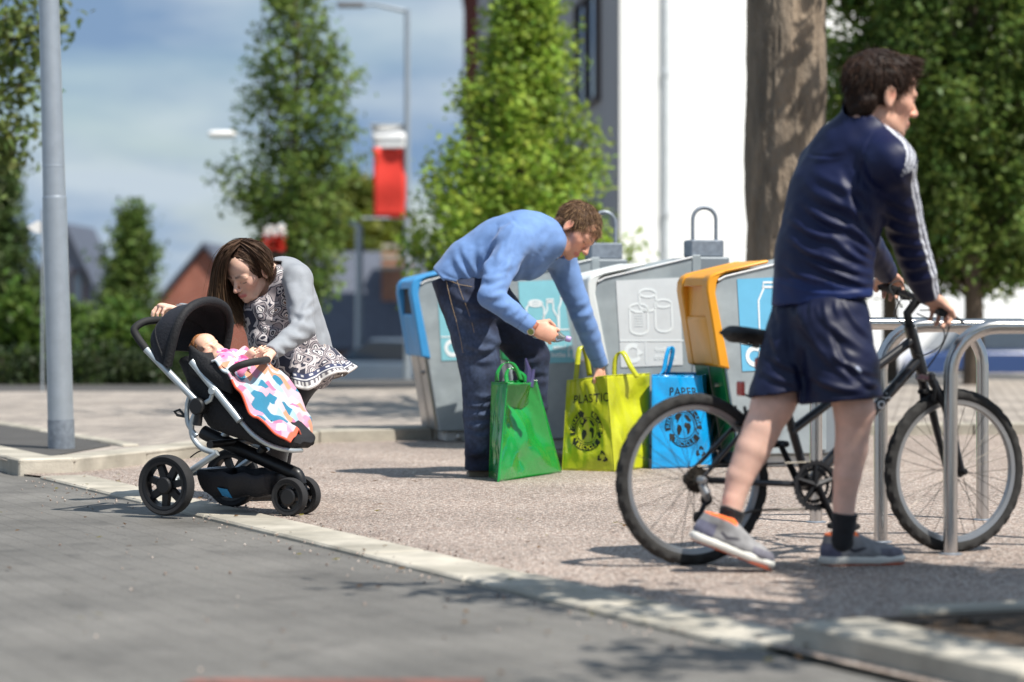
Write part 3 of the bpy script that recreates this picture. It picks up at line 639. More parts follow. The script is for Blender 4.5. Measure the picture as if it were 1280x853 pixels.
# ================================================================ recycling bins
M_bin = pm('bin_grey', srgb(168, 177, 180), rough=.42, metal=.15, var=.07, scale=14, rvar=.08, detail=9, col2=srgb(154, 163, 167))
M_bin2 = pm('bin_grey_dark', srgb(132, 140, 146), rough=.4, metal=.2, var=.06, scale=4)
M_steel = pm('brushed_steel', srgb(176, 172, 168), rough=.28, metal=.85, var=.15, scale=5)
M_concrete = pm('concrete', srgb(200, 200, 196), rough=.8, var=.1, scale=10)
M_greenp = pm('green_reflection_tint', srgb(16, 128, 62), rough=.35, metal=.2, var=.25, scale=6, col2=srgb(40, 110, 60))  # green put into the colour for foliage reflected in a steel front
M_bluep = pm('blue_plastic', srgb(66, 150, 208), rough=.4, var=.06); M_whitep = pm('white_plastic', srgb(226, 230, 228), rough=.4, var=.04)
M_orangep = pm('orange_plastic', srgb(232, 158, 36), rough=.42, var=.08, scale=5); M_greenpl = pm('green_plastic', srgb(40, 130, 80), rough=.4)
M_hilite_button = pm('highlight_and_button_white', srgb(232, 234, 234), rough=.4, var=.02)
M_postb = pm('poster_blue', srgb(138, 200, 212), rough=.45, var=.05, scale=12); M_postb2 = pm('poster_bright_blue', srgb(110, 186, 222), rough=.4, var=.05)
M_postw = pm('poster_white', srgb(216, 220, 222), rough=.5, var=.04, scale=10); M_ink = pm('white_ink', srgb(240, 245, 246), rough=.5, var=.01)
M_dark = pm('dark_inside', srgb(40, 44, 52), rough=.8)
TH = math.radians(11.5)
BU = Vector((math.cos(TH), math.sin(TH), 0)); BV = Vector((-math.sin(TH), math.cos(TH), 0))     # back of bin, far side of bin
def ribbon2(mb, pts, w, closed=False, mapf=None):
    n = len(pts); V = []; pts = [Vector((p[0], p[1])) for p in pts]
    for i in range(n):
        a = pts[(i-1) % n] if (closed or i > 0) else pts[i]; c = pts[(i+1) % n] if (closed or i < n-1) else pts[i]
        t = (c-a).normalized(); nn = Vector((-t.y, t.x))
        V += [mapf(*(pts[i]+nn*w/2)), mapf(*(pts[i]-nn*w/2))]
    m = n if closed else n-1
    mb.add(V, [(2*i, 2*((i+1) % n), 2*((i+1) % n)+1, 2*i+1) for i in range(m)])
def arc(cx, cy, rx, ry, a0, a1, n=14): return [(cx+rx*math.cos(math.radians(a0+(a1-a0)*i/n)), cy+ry*math.sin(math.radians(a0+(a1-a0)*i/n))) for i in range(n+1)]
def put_text(mb, txt, size, x, y, mapf, bold=0.0, spacing=1.0, ang=0.0):
    V, Fs = text_geo(txt, size, bold, spacing); ca, sa = math.cos(ang), math.sin(ang)
    mb.add([mapf(x+v.x*ca-v.y*sa, y+v.x*sa+v.y*ca) for v in V], Fs)
def recycling_bin(Q, hop, hopname, label, kind, front):
    Q = Vector(Q); P = lambda u, v, z: Q+BU*u+BV*v+Z*z; Wd = .60
    root = thing('recycling_bin', label, 'recycling bin', Q+BU*.4+BV*.33, 'recycling bins in a row')
    prof = [(.14, .07), (.0, .93), (.012, .985), (.05, 1.02), (.10, 1.035), (.575, 1.145), (.60, 1.145), (.60, .07)]
    b = MB(); b.prism([P(u, 0, z) for u, z in prof], BV*Wd); b.build('body', M_bin, root, bevel=.008, smooth=False)
    b = MB(); b.prism([P(u, .004, z) for u, z in [(.602, .07), (.602, 1.150), (.80, 1.150), (.84, .07)]], BV*(Wd-.008)); b.build('rear_housing', M_bin2, root, bevel=.01, smooth=False)
    b = MB(); b.prism([P(u, -.006, z) for u, z in [(.575, .09), (.575, 1.16), (.625, 1.16), (.625, .09)]], BV*.02); b.build('corner_strip', M_bin, root, smooth=False, bevel=.004)
    b = MB(); b.box(P(.47, Wd/2, .033), (.58, Wd-.08, .074), (BU, BV, Z), bev=.012); b.build('plinth', M_concrete, root)
    b = MB(); b.lathe(P(.27, .03, .03), -BV, [(.022, 0), (.02, .012), (.008, .018)], seg=12); b.build('bolt', M_steel, root)
    # front sheet below the hopper
    b = MB(); b.prism([P(.134, .03, .085), P(.058, .03, .56), P(.046, .03, .56), P(.122, .03, .085)], BV*(Wd-.06)); b.build('front_panel', front, root, smooth=False)
    b = MB(); b.prism([P(.119, .27, .09), P(.044, .27, .55), P(.040, .27, .55), P(.115, .27, .09)], BV*.012); b.build('seam', M_steel, root, smooth=False)
    b = MB(); b.lathe(P(.058, .16, .44), -BU, [(.012, -.01), (.012, .012), (.006, .014)], seg=12); b.build('lock', M_steel, root)
    # hopper: two cheeks, lower panel, top cover, chute
    ck = [(.085, .53), (.022, .545), (-.045, .95), (-.042, 1.0), (-.026, 1.03), (.01, 1.05), (.30, 1.118), (.30, 1.098), (.06, 1.045), (.028, 1.025), (.012, .995), (.004, .94)]
    for k, v in enumerate((-.010, Wd-.10)):
        b = MB(); b.prism([P(u, v, z) for u, z in ck], BV*(.11 if k == 0 else .112)); b.build('hopper_cheek', hop, root, bevel=.016)
    b = MB(); b.prism([P(u, .098, z) for u, z in [(.08, .532), (.024, .548), (-.018, .80), (-.008, .82), (.04, .80)]], BV*(Wd-.198)); b.build('hopper_apron', hop, root, bevel=.012)
    b = MB(); b.prism([P(u, .098, z) for u, z in [(-.038, .975), (-.026, 1.022), (.01, 1.046), (.30, 1.116), (.30, 1.10), (.06, 1.035), (-.0, .99)]], BV*(Wd-.198)); b.build('hopper_lid', hop, root, bevel=.006)
    b = MB(); b.prism([P(u, .10, z) for u, z in [(-.004, .80), (.0, .80), (.0, .995), (-.008, .995)]], BV*(Wd-.202)); b.build('chute', hop if hopname == 'orange' else M_dark, root, smooth=False)
    b = MB(); b.tube([P(.02, -.004, 1.006), P(.06, -.004, 1.027), P(.575, -.004, 1.147)], .006, seg=6); b.build('edge_highlight', M_hilite_button, root)  # white tube added as the bright sunlit line along the top edge
    # lifting gear
    lb = MB(); lb.box(P(.70, .20, 1.20), (.20, .16, .10), (BU, BV, Z), bev=.008); lb.box(P(.68, .20, 1.16), (.03, .12, .06), (BU, BV, Z)); lb.build('lifting_block', M_galvd, root)
    for k, (v, w) in enumerate(((.150, .070), (.255, .070))):
        c0 = .69+.03*k; pts = [P(c0-w, v, 1.22), P(c0-w, v, 1.37)]+[P(c0-w*math.cos(a), v, 1.37+w*math.sin(a)) for a in [math.pi*i/10 for i in range(1, 10)]]+[P(c0+w, v, 1.37), P(c0+w, v, 1.22)]
        l = MB(); l.tube(pts, .0105, seg=10); l.build('lifting_loop', M_galvd, root)
    # poster
    u0, z0, pw, ph = .125, .53, .375, .49
    pmat = {'cans': M_postw, 'plastic': M_postb2}.get(kind, M_postb)
    b = MB(); sk = .02
    b.prism([P(u0+.03, -.0015, z0-.012), P(u0+pw+.02, -.0015, z0), P(u0+pw, -.0015, z0+ph+.01), P(u0, -.0015, z0+ph-.008)], BV*-.002); po = b.build('poster', pmat, root, smooth=False)
    S = lambda x, y: P(u0+.01+x*pw+(1-y)*.018, -.0056, z0+y*ph)
    S2 = lambda x, y: P(u0+.01+x*pw+(1-y)*.018, -.0056, z0+y*ph*1.0)
    k = MB(); wln = .026
    def rib(pts, w=wln, closed=False): ribbon2(k, pts, w, closed, S)
    if kind == 'paper':
        for i, (x, y, s_) in enumerate(((.46, .80, .22), (.42, .72, .26), (.52, .64, .27))):
            rib([(x-s_, y+.07), (x+s_*.8, y+.15), (x+s_, y-.09), (x-s_*.6, y-.16)], closed=True)
        rib([(.62, .56), (.8, .64), (.86, .48), (.7, .42)], closed=True); rib([(.3, .62), (.7, .7)], .012); rib([(.32, .58), (.72, .66)], .012)
    elif kind == 'glass':
        rib([(.62, .40), (.62, .66), (.66, .74), (.67, .92), (.76, .92), (.77, .74), (.84, .66), (.84, .40)], closed=True); rib([(.66, .88), (.78, .88)])
        rib([(.36, .40), (.36, .55), (.43, .64), (.43, .77), (.53, .77), (.53, .64), (.60, .55), (.60, .40)], closed=True); rib([(.42, .74), (.54, .74)])
        rib([(.10, .40), (.09, .66), (.15, .72), (.33, .72), (.38, .66), (.36, .40)], closed=True); rib(arc(.24, .72, .11, .035, 0, 360), closed=True)
    elif kind == 'cans':
        for (x, y, w_, h_) in ((.46, .76, .13, .24), (.31, .54, .14, .34), (.70, .58, .13, .36)):
            rib(arc(x, y+h_/2-.04, w_, .045, 0, 360), closed=True); rib([(x-w_, y+h_/2-.05), (x-w_, y-h_/2+.05)]+arc(x, y-h_/2+.05, w_, .06, 180, 360)[1:]+[(x+w_, y+h_/2-.05)])
        for i in range(6): rib([(.24, .46+i*.03), (.38, .46+i*.03)], .01)
    else:
        rib([(.28, .34), (.28, .75), (.36, .88), (.36, .95), (.54, .95), (.54, .88), (.62, .75), (.62, .34)], closed=True); rib([(.34, .90), (.56, .90)]); rib([(.68, .34), (.68, .8), (.75, .95)])
    if kind != 'plastic' or True:
        rib([(.0, .285), (1.0, .285)], .016); rib([(.40, .28), (.40, .02)], .014)
        rib(arc(.20, .14, .115, .09, 55, 330), .055)
        k.add([S(.27, .20), S(.36, .14), S(.25, .10)], [(0, 1, 2)])
    for txt, y in {'paper': (('newspapers', .18), ('& magazines', .09)), 'glass': (('mixed glass', .18), ('bottles & jars', .09)), 'cans': (('food tins', .18), ('drink cans', .09))}.get(kind, ()):
        put_text(k, txt, .085, .70, y, S, bold=.002)
    k.build('poster_print', M_ink, po, smooth=False, fixn=False, kind='stuff')
    return root
def qpos(px, d): return ((px-640)/F_PX*d, d, 0)
recycling_bin(qpos(522, 16.25), M_bluep, 'blue', 'grey recycling bin with blue hopper and paper poster', 'paper', M_steel)
recycling_bin(qpos(622, 15.3), M_greenpl, 'green', 'grey recycling bin with bottle poster behind the bending man', 'glass', M_bin)
recycling_bin(qpos(743, 14.55), M_whitep, 'white', 'grey recycling bin with white hopper and white can poster', 'cans', M_bin)
recycling_bin(qpos(893, 13.7), M_orangep, 'orange', 'grey recycling bin with orange hopper above a green panel', 'plastic', M_greenp)
# ================================================================ recycling bags
def bagmat(name, c, c2=None): return pm(name, c, rough=.32, var=.06, scale=9, spec=.55, coat=.25, bump=.12, bscale=38)
M_bagy = bagmat('yellow_bag', srgb(188, 192, 38)); M_bagb = bagmat('blue_bag', srgb(16, 150, 214)); M_bagg = pm('green_bag', srgb(12, 142, 56), rough=.24, var=.06, scale=9, spec=.6, coat=.6, bump=.12, bscale=38)
M_ink_k = pm('black_ink', srgb(26, 28, 26), rough=.5)
def wall(a, c, a2, c2, seed, amp=.008, fold=None, lean=0.0):
    """bilinear bag side from bottom edge a-c to top edge a2-c2; returns f(u,v,off)"""
    a, c, a2, c2 = map(Vector, (a, c, a2, c2)); n = (c-a).cross(a2-a).normalized(); n.z *= .2
    def f(u, v, off=0.0):
        p = (a.lerp(c, u)).lerp(a2.lerp(c2, u), v)
        e = min(1, 6*min(u, 1-u))*min(1, 5*v)
        d_ = amp*e*(mnoise.noise((u*3+seed, v*3.5, seed))*1.3+.6*mnoise.noise((u*7+seed, v*6+u*4, seed*2)))+amp*.5*e*math.sin(9*(u+v*.7)+seed)*(1-v)*.6
        if fold: d_ += fold(u, v)
        return p+n*(d_+off)
    f.n = n
    return f
def make_bag(name, label, A, B, C, h, tops, mat, fold=None, seed=1, handles=(), amp=.008):
    """A-B printed face, B-C right gusset, D hidden corner; tops = matching upper corners"""
    A, B, C = map(Vector, (A, B, C)); D = A+(C-B)
    tA, tB, tC, tD = tops
    root = thing(name, label, 'bag', (A+C)/2)
    fs = [wall(A, B, tA, tB, seed, amp), wall(B, C, tB, tC, seed+3, amp, fold), wall(C, D, tC, tD, seed+5, amp), wall(D, A, tD, tA, seed+7, amp, fold)]
    names = ('front_panel', 'side_gusset', 'back_panel', 'side_gusset')
    for f, nm in zip(fs, names):
        b = MB(); b.grid(lambda u, v: f(u, v), 28, 34); o = b.build(nm, mat, root, fixn=False, solid=.003)
    b = MB(); b.add([A+Z*.004, B+Z*.004, C+Z*.004, D+Z*.004], [(0, 1, 2, 3)]); b.build('base', mat, root, smooth=False)
    for i, (f, nm) in enumerate(zip(fs[:2], names)):
        e = MB(); e.tube([f(0, t/10, .001) for t in range(11)], .0028, seg=6); e.build('edge_piping', mat, root)
    hm = MB(); hm.tube([fs[0](t/12, 1.0, .001) for t in range(13)]+[fs[1](t/12, 1.0, .001) for t in range(1, 13)], .003, seg=6); hm.build('rim', mat, root)
    for pts, wv in handles:
        P = spline(pts, 5); hb = MB(); V = []
        wv = Vector(wv)
        for p in P: V += [p-wv, p+wv]
        hb.add(V, [(2*i, 2*i+2, 2*i+3, 2*i+1) for i in range(len(P)-1)]); hb.build('handle', mat, root, solid=.003, fixn=False)
    return root, fs
def eco_logo(root, f, cx, cy, R, wm_, hm_, mat, bagm, word, wordpos, wsize, tri, lean=0.0):
    """print on face f: coordinates in metres from face bottom-left"""
    S = lambda off: (lambda x, y: f(x/wm_, y/hm_, off))
    k = MB(); S1 = S(.0035)
    for a0, a1, tip in ((195, 112, 98), (68, -12, -30), (325, 222, 205)):
        A_ = arc(cx, cy, R*.86, R*.86, a0, a1, 14); ribbon2(k, A_, R*.30, False, S1)
        s_ = 1 if a1 > a0 else -1
        p = lambda r, a: S1(cx+R*r*math.cos(math.radians(a)), cy+R*r*math.sin(math.radians(a)))
        k.add([p(1.12, a1), p(.86, tip), p(.60, a1)], [(0, 1, 2)])
    # globe: continents
    cont = [[(-.30, .38), (-.12, .46), (.02, .40), (-.06, .30), (-.14, .22), (-.20, .12), (-.26, .10), (-.22, .20), (-.34, .26)], [(-.20, .04), (-.06, -.02), (-.04, -.16), (-.14, -.34), (-.22, -.38), (-.26, -.14)],
            [(.10, .40), (.26, .36), (.38, .20), (.34, .12), (.24, .18), (.16, .28)], [(.12, .10), (.30, .08), (.34, -.04), (.26, -.28), (.18, -.34), (.16, -.12), (.06, -.02)]]
    for c_ in cont: k.add([S1(cx+x*R*1.25, cy+y*R*1.25) for x, y in c_], [tuple(range(len(c_)))])
    ribbon2(k, arc(cx, cy, R*.62, R*.62, 0, 360, 28), R*.03, True, S1)
    put_text(k, word, wsize, wordpos[0], wordpos[1], S1, bold=.0004, spacing=1.12)
    tx, ty, tr = tri
    for a in (90, 210, 330):
        ca, sa = math.cos(math.radians(a-90)), math.sin(math.radians(a-90)); q = lambda x, y: S1(tx+tr*(x*ca-y*sa), ty+tr*(x*sa+y*ca))
        k.add([q(-.30, .42), q(-.16, .90), q(.16, .90), q(.32, .60), q(.05, .50), q(0, .58), q(-.06, .30)], [(0, 1, 2, 5, 6), (2, 3, 4, 5)]); k.add([q(.42, .74), q(.52, .22), q(.06, .42)], [(0, 1, 2)])
    pr = k.build('print', mat, root, smooth=False, fixn=False, kind='stuff')
    t = MB(); S3 = S(.0065)
    for word_, a0, a1, flip in (('REDUCE', 188, 118, False), ('RE-USE', 62, -4, False), ('RECYCLE', 231, 312, True)):
        for i, ch in enumerate(word_):
            a = a0+(a1-a0)*(i+.5)/len(word_); an = math.radians(a+(90 if flip else -90))
            put_text(t, ch, R*.30, cx+R*.86*math.cos(math.radians(a)), cy+R*.86*math.sin(math.radians(a)), S3, bold=.0006, ang=an)
    t.build('print_lettering', bagm, pr, smooth=False, fixn=False, kind='stuff')
def up(p, px, py): return W(px, py, Vector(p).y)
# yellow bag
A, B, C = G(703, 588), G(768, 590), G(811, 585)
tA, tB, tC = up(A, 709, 476), up(B, 758, 470), up(C+Vector((0, .02, 0)), 812, 467); tD = tA+(tC-tB)*.8
hh = .47
yb, yf = make_bag('recycling_bag', 'yellow green bag marked PLASTIC with the man reaching into it', A, B, C, hh, (tA, tB, tC, tD), M_bagy, seed=2, amp=.020,
   fold=lambda u, v: -.035*max(0, 1-abs(u-.45)*2.2)*v,
   handles=[([W(719, 482, 13.52), W(721, 462, 13.54), W(724, 437, 13.57), W(729, 434, 13.60), W(733, 446, 13.62), W(737, 470, 13.64)], (.014, 0, .002)), ([W(768, 474, 13.62), W(769, 450, 13.62), W(775, 440, 13.62), W(781, 444, 13.6), W(788, 458, 13.58), W(797, 472, 13.58)], (.013, .004, .004))])
wy = (B-A).length; hy = (tA-A).length
eco_logo(yb, yf[0], wy*.48, hy*.44, .105, wy, hy, M_ink_k, M_bagy, 'PLASTIC', (wy*.60, hy*.775), .062, (wy*.80, hy*.155, .036))
# blue bag
A, B, C = G(815, 586.5), G(890, 584), G(903, 574)
tA, tB = up(A, 815, 469), up(B, 876, 470); tC = tB+(C-B)*.9+Z*.0; tD = tA+(tC-tB)
bb_, bf = make_bag('recycling_bag', 'bright blue bag marked PAPER standing beside the orange bin', A, B, C, .47, (tA, tB, tC, tD), M_bagb, seed=9, amp=.016,
   handles=[([W(826, 468, 13.74), W(830, 462, 13.75), W(833, 446, 13.76), W(837, 434, 13.78), W(841, 438, 13.80), W(838, 455, 13.82), W(834, 468, 13.84)], (.012, .006, .002))])
wy = (B-A).length; hy = (tA-A).length
eco_logo(bb_, bf[0], wy*.56, hy*.46, .118, wy, hy, M_ink_k, M_bagb, 'PAPER', (wy*.60, hy*.82), .066, (wy*.84, hy*.17, .036))
# green bag
A, B, C = G(612, 597), G(622, 603), G(702, 591)
tA, tB, tC = W(615, 478, 12.82), W(634, 479, 12.74), W(671, 476, 13.05); tD = tA.lerp(tC, .5)+Vector((.05, .1, 0))
def gfold(u, v):
    t = max(0.0, v-.42*(1-abs(u-.5)*2)); return -.11*max(0, 1-abs(u-.5)*2)*t/.58+.03*max(0, .42*(1-abs(u-.5)*2)-v)*(-1)
gb, gf = make_bag('recycling_bag', 'glossy green bag leaning against the legs of the bending man', A, B, C, .47, (tA, tB, tC, tD), M_bagg, seed=15, amp=.012, fold=gfold,
   handles=[([W(621, 478, 12.82), W(622, 466, 12.82), W(629, 455, 12.84), W(639, 454, 12.86), W(646, 462, 12.88), W(651, 476, 12.9)], (.010, .004, .003)), ([W(634, 479, 12.92), W(633, 468, 12.94), W(638, 460, 12.96), W(647, 464, 12.97), W(655, 470, 12.98), W(657, 478, 12.98)], (.010, .004, .003))])
# carrier of purple stuff poking out of the green bag
mb = MB(); mb.tube([W(658, 484, 13.0), W(660, 462, 13.0), W(657, 448, 13.0)], [.022, .016, .004], seg=8); mb.tube([W(662, 484, 13.0), W(667, 462, 13.02)], [.02, .008], seg=8)
M_pur = pm('purple_film', srgb(70, 66, 104), rough=.25, var=.2, scale=30)
o = mb.build('plastic_wrapper', M_pur); tag(o, 'crumpled purple plastic wrapper sticking out of the green bag', 'wrapper'); o['kind'] = 'stuff'
del o['kind']
# ================================================================ bicycle stands
M_stain = pm('stainless', srgb(200, 198, 196), rough=.22, metal=1.0, var=.06, scale=20, aniso=(8, 8, .5))
def stand(pl, dl, label, ang=.0, wd=.70, ht=.80):
    root = thing('bicycle_stand', label, 'bicycle stand', pl, 'steel bicycle stands'); f = Vector((math.cos(ang), math.sin(ang), 0)); r = .17
    a = Vector(pl); c = a+f*wd
    pts = [a-Z*.03, a+Z*(ht-r)]+[a+f*(r-r*math.cos(t))+Z*(ht-r+r*math.sin(t)) for t in [math.pi/2*i/8 for i in range(1, 9)]]+[c-f*(r-r*math.sin(t))+Z*(ht-r+r*math.cos(t)) for t in [math.pi/2*i/8 for i in range(0, 8)]]+[c+Z*(ht-r), c-Z*.03]
    mb = MB(); mb.tube(pts, .0255, seg=20); mb.build('hoop', M_stain, root)
    for p in (a, c):
        mb = MB(); mb.lathe(p, Z, [(.042, -.002), (.042, .003), (.028, .006)], seg=20); mb.build('base_collar', M_galvd, root)
stand(G(1188, 693), 0, 'steel hoop bicycle stand in front of the front wheel', .12)
stand(G(1101, 678), 0, 'steel hoop bicycle stand right behind the front wheel', .12)
stand(G(1020, 653), 0, 'steel hoop bicycle stand nearest the orange bin', .16)
# ================================================================ bicycle
M_blk = pm('black_paint', srgb(30, 30, 33), rough=.3, coat=.4, var=.05); M_blkm = pm('black_metal', srgb(38, 38, 40), rough=.45, metal=.6, var=.15)
M_alu = pm('aluminium_rim', srgb(168, 170, 172), rough=.35, metal=.8, var=.08); M_redr = pm('red_reflector', srgb(190, 30, 24), rough=.25, coat=.6)
M_rubber = pm('black_rubber', srgb(30, 30, 31), rough=.7, var=.1); M_treadt = pm('tyre_dusty', srgb(46, 45, 44), rough=.9, var=.25, scale=40)
M_chain = pm('chain_steel', srgb(90, 86, 80), rough=.4, metal=.9, var=.3, scale=60)
M_decal = pm('white_decal', srgb(225, 226, 228), rough=.4)
def wheel(root, c, n, R, name, tw=.0205, nspoke=32, fork=True):
    """mountain bike wheel: parts rim, tyre, spokes, hub under a wheel part"""
    c = Vector(c); n = Vector(n).normalized(); e1 = n.cross(Z).normalized(); e2 = Z.copy() if abs(n.z) < .02 else e1.cross(n).normalized()
    seg = 168; m = 12; V = []
    for i in range(seg):
        a = 2*math.pi*i/seg; rd = e1*math.cos(a)+e2*math.sin(a)
        for k in range(m):
            b_ = 2*math.pi*k/m; rr = R-tw+tw*math.cos(b_); off = tw*math.sin(b_)
            g = 0
            if math.cos(b_) > .3: g = .0035 if ((i//2+(k % 3)) % 3 != 0) else -.003
            V.append(c+rd*(rr+g*math.cos(b_))+n*(off+(g*math.sin(b_))))
    Fs = [(i*m+k, ((i+1) % seg)*m+k, ((i+1) % seg)*m+(k+1) % m, i*m+(k+1) % m) for i in range(seg) for k in range(m)]
    t = MB(); t.add(V, Fs); w_ = t.build('wheel', M_treadt, root); w_['label'] = name
    r1 = R-2*tw+.004
    b = MB(); b.lathe(c, n, [(r1+.002, -.013), (r1+.002, .013), (r1-.014, .011), (r1-.018, .004), (r1-.018, -.004), (r1-.014, -.011)], seg=72, closed=True); b.build('rim', M_alu, w_)
    b = MB(); b.lathe(c, n, [(.008, -.05), (.022, -.034), (.022, -.028), (.012, -.02), (.012, .02), (.022, .028), (.022, .034), (.008, .05)], seg=18); b.build('hub', M_blkm, w_)
    s = MB()
    for i in range(nspoke):
        a = 2*math.pi*i/nspoke; sd_ = 1 if i % 2 else -1; tw_ = (.55 if (i//2) % 2 else -.55)
        p0 = c+n*(.03*sd_)+(e1*math.cos(a+tw_)+e2*math.sin(a+tw_))*.02; p1 = c+(e1*math.cos(a)+e2*math.sin(a))*(r1-.012)
        s.tube([p0, p1], .0011, seg=4, cap=False)
    s.build('spokes', M_chain, w_, fixn=False, kind='stuff')
    return w_
rear = G(866, 706); frnt = G(1193, 690)
BP = Plane(rear, frnt-rear); bq = BP.at; WN = BP.s; BF = BP.f
bike = thing('bicycle', 'black mountain bicycle held by the young man in navy', 'bicycle', (rear+frnt)/2)
R_ = .288
cr_ = rear+Z*R_; cf = frnt+Z*R_
wheel(bike, cr_, WN, R_, 'rear wheel with knobbly tyre'); wheel(bike, cf, WN, R_, 'front wheel with knobbly tyre')
bbp = bq(1010, 606); hd_t = bq(1137, 408); hd_b = bq(1153, 466); st_t = bq(968, 458); tt_s = bq(985, 528); sst = bq(972, 482)
def tb(name, pts, r, mat=M_blk, parent=None, seg=12, **k):
    b = MB(); b.tube(pts, r, seg=seg); return b.build(name, mat, parent or bike)
fr = tb('down_tube', [bq(1148, 450), bbp], .0195); tb('top_tube', [bq(1142, 424), bq(988, 540)], .0165); tb('seat_tube', [bbp, st_t], .0155); tb('head_tube', [hd_t, hd_b], .021)
tb('seat_post', [st_t, bq(958, 430)], .0125, M_alu)
for sg in (-1, 1):
    o = WN*(.055*sg); tb('seat_stay', [cr_+o, cr_.lerp(sst, .55)+WN*.04*sg, sst+WN*.012*sg], .0075); tb('chain_stay', [cr_+o, cr_.lerp(bbp, .6)+WN*.045*sg, bbp+WN*.02*sg], .0095)
    crown = bq(1158, 474); tb('fork_blade', [crown+WN*.032*sg, bq(1172, 505)+WN*.045*sg, cf+BF*.0+WN*.05*sg], [.017, .016, .010])
b = MB(); b.box(bq(1157, 471), (.03, .10, .035), (BF, WN, Z), bev=.008); b.build('fork_crown', M_blk, bike)
b = MB(); b.lathe(bbp-WN*.035, WN, [(.02, 0), (.022, .004), (.022, .066), (.02, .07)], seg=18); b.build('bottom_bracket', M_blkm, bike)
# stem and handlebar
stem = bq(1133, 388); tb('stem', [hd_t, bq(1134, 392), bq(1147, 375)], .016, M_blkm)
bc = bq(1148, 374)
bd_ = (Vector((.22, -.95, -.16))).normalized()
tb('handlebar', spline([bc+bd_*.29-BF*.03, bc+bd_*.15-BF*.005, bc, bc-bd_*.15-BF*.005, bc-bd_*.29-BF*.03], 4), .011, M_blkm)
HB_near = bc+bd_*.27-BF*.03; HB_far = bc-bd_*.26-BF*.03
for sg in (1, -1):
    a_ = bc+bd_*(.17*sg)-BF*.008; e_ = bc+bd_*(.295*sg)-BF*.03
    tb('grip', [a_, e_], .0165, M_rubber)
    lv = bc+bd_*(.15*sg)
    tb('brake_lever', spline([lv, lv+BF*.045-Z*.015, lv+BF*.06+bd_*.05*sg-Z*.03, lv+BF*.055+bd_*.14*sg-Z*.035], 4), [.010, .007, .006, .005], M_blkm, seg=8)
    b = MB(); b.box(lv+BF*.01-Z*.012, (.04, .03, .03), (BF, bd_, Z), bev=.006); b.build('shifter', M_blkm, bike)
# cables
for k_, pts in enumerate(([bq(1128, 385, -.1), bq(1112, 360, -.05), bq(1126, 352, 0), bq(1138, 378, .02)], [bq(1150, 388, -.12), bq(1186, 392, -.1), bq(1180, 428, -.05), bq(1158, 462, 0)], [bq(1146, 392, .12), bq(1178, 410, .05), bq(1176, 432, .0), bq(1150, 445, -.02), bq(1135, 432, -.02)],
        [bq(1128, 372, .1), bq(1118, 392, .05), bq(1132, 408, .02), bq(1138, 418, -.02)], [bq(1150, 372, .15), bq(1163, 352, .05), bq(1176, 366, -.1), bq(1162, 388, -.12)])):
    tb('cable', spline(pts, 8), .0028, M_rubber, seg=6)
# saddle
sc_ = bq(950, 420)
def saddle(u, v):
    L_ = u*.27-.135; t = u
    wdt = np.interp(t, [0, .12, .3, .5, .75, 1], [.045, .072, .066, .035, .022, .010]); a = math.pi*2*v
    x = math.cos(a)*wdt; z = math.sin(a)*(.024 if math.sin(a) > 0 else .034)*np.interp(t, [0, .1, .9, 1], [.3, 1, .9, .3])+.012*math.cos(t*3.1)
    return sc_+BF*L_+WN*x+Z*z
b = MB(); b.grid(saddle, 20, 16); b.add([sc_+BF*-.135]+[saddle(0, k/16) for k in range(16)], [(0, 1+k, 1+(k+1) % 16) for k in range(16)]); b.build('saddle', M_rubber, bike)
for sg in (-1, 1): tb('saddle_rail', [sc_+BF*-.09+WN*.03*sg-Z*.015, sc_+WN*.022*sg-Z*.04, sc_+BF*.09+WN*.015*sg-Z*.015], .0035, M_blkm, seg=6)
b = MB(); b.box(bq(948, 455), (.02, .03, .045), (BF, WN, Z), bev=.006); b.build('rear_light', M_redr, bike)
b = MB(); b.box(bq(926, 486), (.012, .05, .05), (BF, WN, Z), bev=.006); b.build('reflector', M_redr, bike)
tb('reflector_bracket', [bq(928, 492), bq(945, 500), sst], .004, M_blkm, seg=6)
# brakes
for c_ in (bq(925, 530), bq(1160, 490)):
    for sg in (-1, 1):
        b = MB(); b.tube([c_+WN*.035*sg-Z*.03, c_+WN*.045*sg+Z*.02, c_+WN*.03*sg+Z*.06], [.009, .008, .005], seg=8); b.build('brake_arm', M_blkm, bike)
        b = MB(); b.box(c_+WN*.022*sg-Z*.0, (.055, .012, .014), (BF, WN, Z), bev=.003); b.build('brake_pad', M_rubber, bike)
# drivetrain on the camera side
ns = -WN
def ring(name, c, R, th, teeth, mat, inner):
    b = MB(); N_ = teeth*4; V = []
    for sgn in (-th/2, th/2):
        for i in range(N_):
            a = 2*math.pi*i/N_; rr = R+(.0035 if i % 4 in (1, 2) else -.002); V.append(c+ns*sgn+(BF*math.cos(a)+Z*math.sin(a))*rr)
        for i in range(N_):
            a = 2*math.pi*i/N_; V.append(c+ns*sgn+(BF*math.cos(a)+Z*math.sin(a))*inner)
    Fs = []
    for i in range(N_):
        j = (i+1) % N_; Fs += [(i, j, N_+j, N_+i), (2*N_+i, 3*N_+i, 3*N_+j, 2*N_+j), (i, 2*N_+i, 2*N_+j, j), (N_+i, N_+j, 3*N_+j, 3*N_+i)]
    b.add(V, Fs); return b.build(name, mat, bike, smooth=False)
cc = bbp+ns*.045
ring('chainring', cc, .080, .003, 42, M_blkm, .066); ring('chainring', cc-ns*.008, .062, .003, 32, M_blkm, .05); ring('chain_guard', cc+ns*.006, .086, .002, 30, M_blk, .072)
b = MB()
for k_ in range(5):
    a = 2*math.pi*k_/5+.3; b.tube([cc, cc+(BF*math.cos(a)+Z*math.sin(a))*.078], [.014, .007], seg=6)
b.build('spider', M_blkm, bike)
ca = math.radians(-62)
